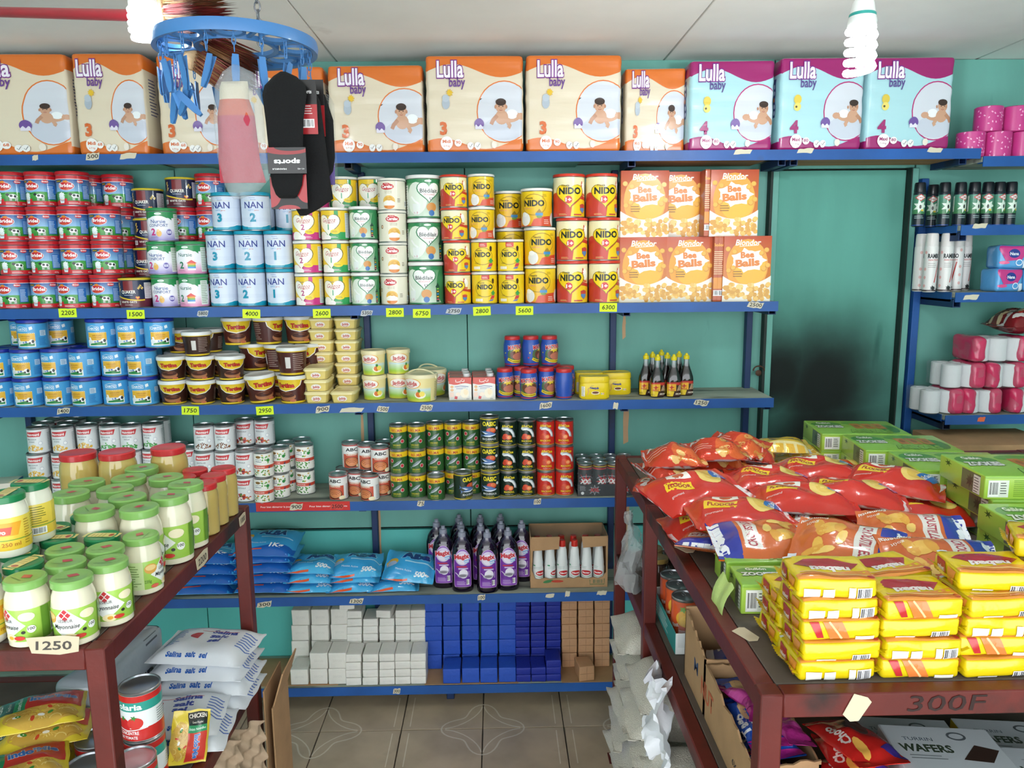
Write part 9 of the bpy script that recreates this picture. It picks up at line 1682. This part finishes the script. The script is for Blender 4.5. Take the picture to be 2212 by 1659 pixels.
lc = tag(empty('sock_card', zx(624, 415, -1.144)), 'red and black card tail below the foremost black socks', 'card'); w, h = q1.x-q0.x, q1.z-q0.z; MB().box((0, 0, 0), (w, 0.0008, h), bev=0.0002).obj('card', mat('black_card', '#1d1a1b', 0.35), lc); A = Art(); A.ell(-w*0.5, 0, w*0.30, h*0.45, '#9a2228', n=18, a0=-PI/2, a1=PI/2); A.ell(w*0.5, h*0.1, w*0.30, h*0.42, '#a32228', n=18, a0=PI/2, a1=1.5*PI); A.ell(0, -h*0.5, w*0.3, h*0.12, '#9a2228', n=16, a0=0, a1=PI); place('card_print', A.mesh('tailprint', lambda x, y, z: Vector((x, -0.0006-z, y)), [], [], M_CARTON), lc)
rows2 = [(172, 618, 630), (185, 612, 655), (220, 610, 672), (300, 618, 682), (380, 622, 692), (430, 618, 700), (452, 620, 668), (466, 628, 642)]
black_sock(-1.115, 20, 'black socks hanging behind, with a barcode card', rows2, None, (632, 662, 172, 290))
rows3 = [(185, 640, 650), (205, 634, 672), (260, 636, 690), (340, 640, 694), (370, 650, 690), (385, 660, 680)]
black_sock(-1.07, 30, 'black socks hanging rearmost beside the bubble bag', rows3, None, (640, 668, 172, 295))
# bubble-wrap pouch at the right and a purple tipped pouch
org = zx(705, 215, -1.04); e = tag(empty('bagged_socks', org), 'clear bubbly pouch with a purple strip behind the black socks', 'socks'); ribbon(path_px([(205, 696, 712), (225, 690, 722), (300, 690, 726), (380, 690, 730), (408, 694, 730), (416, 700, 724)], -1.04, org), 0.012, None, nx=10, wav=0.012, seed=8.0).obj('clear_pouch', M_CLEAR, e, sharp=60, merge=1e-6); ribbon(path_px([(300, 700, 722), (350, 702, 724), (400, 704, 725)], -1.035, org), 0.004, ['#b9a8c4', '#6a4aa0', '#5a3a94'], nx=5).obj('sock', M_SOCK, e, sharp=60, merge=1e-6)
# ------------------------------------------------------------------ lamps
def helix(n, turns, r, h, z0):
    return [(r*math.cos(2*PI*turns*k/n), r*math.sin(2*PI*turns*k/n), z0-h*k/n) for k in range(n+1)]
M_GLOW = mat('lamp_tube_lit', '#ffffff', 0.3, emit='#f2fbff', estr=30.0)
M_WHITEP = mat('white_lamp_plastic', '#e6e8e6', 0.35)
def cfl(p, r, h, label, up, watt):
    e = tag(empty('energy_saving_bulb', p), label, 'light bulb')
    t = MB(); t.tube(helix(72, 4.5, r, h, -0.002), 0.0078, 8); t.tube([(0, 0, 0), (0, 0, -h*0.9)], 0.008, 8); t.obj('glass_spiral', M_GLOW, e)
    MB().lathe([(0.001, -0.004), (r*1.12, -0.002), (r*1.15, 0.006), (r*1.02, 0.02), (r*0.85, 0.045), (r*0.6, 0.055), (0.001, 0.056)], 24, '#e6e8e6').obj('ballast', M_WHITEP, e)
    MB().lathe([(r*1.03, 0.016), (r*1.055, 0.018), (r*1.055, 0.022), (r*1.0, 0.024)], 24, cap=False).obj('teal_ring', mat('teal_band', '#2f9d95', 0.4), e)
    MB().lathe([(0.001, 0.055), (0.016, 0.055), (0.018, 0.06), (0.017, 0.10), (0.012, 0.115), (0.001, 0.116)], 18).obj('lamp_holder', mat('lamp_holder_cream', '#b9ad98', 0.5, var=0.2), e)
    MB().tube([(0, 0, 0.114), (0.004, 0, 0.16), (-0.003, 0, up)], 0.0032, 6).obj('flex', mat('grey_flex', '#77736c', 0.6), e)
    l = bpy.data.lights.new('bulb_light', 'POINT'); l.energy = watt; l.shadow_soft_size = 0.035; l.color = (0.93, 0.98, 1.0)
    lo = bpy.data.objects.new('bulb_light', l); lo.location = (0, 0, -h/2); lo.parent = e; COL.objects.link(lo)
    return e
b = ony(1862, 55, -1.0); cfl(b, 0.026, 0.095, 'lit spiral energy-saving bulb hanging bare in front of the blue diaper packs', ZC-b.z-0.001, BULB_W[0])
b = ony(313, 14, -1.02); cfl(b, 0.028, 0.058, 'lit bulb in a white holder beside the red broom handle', ZC-b.z-0.001, BULB_W[1])
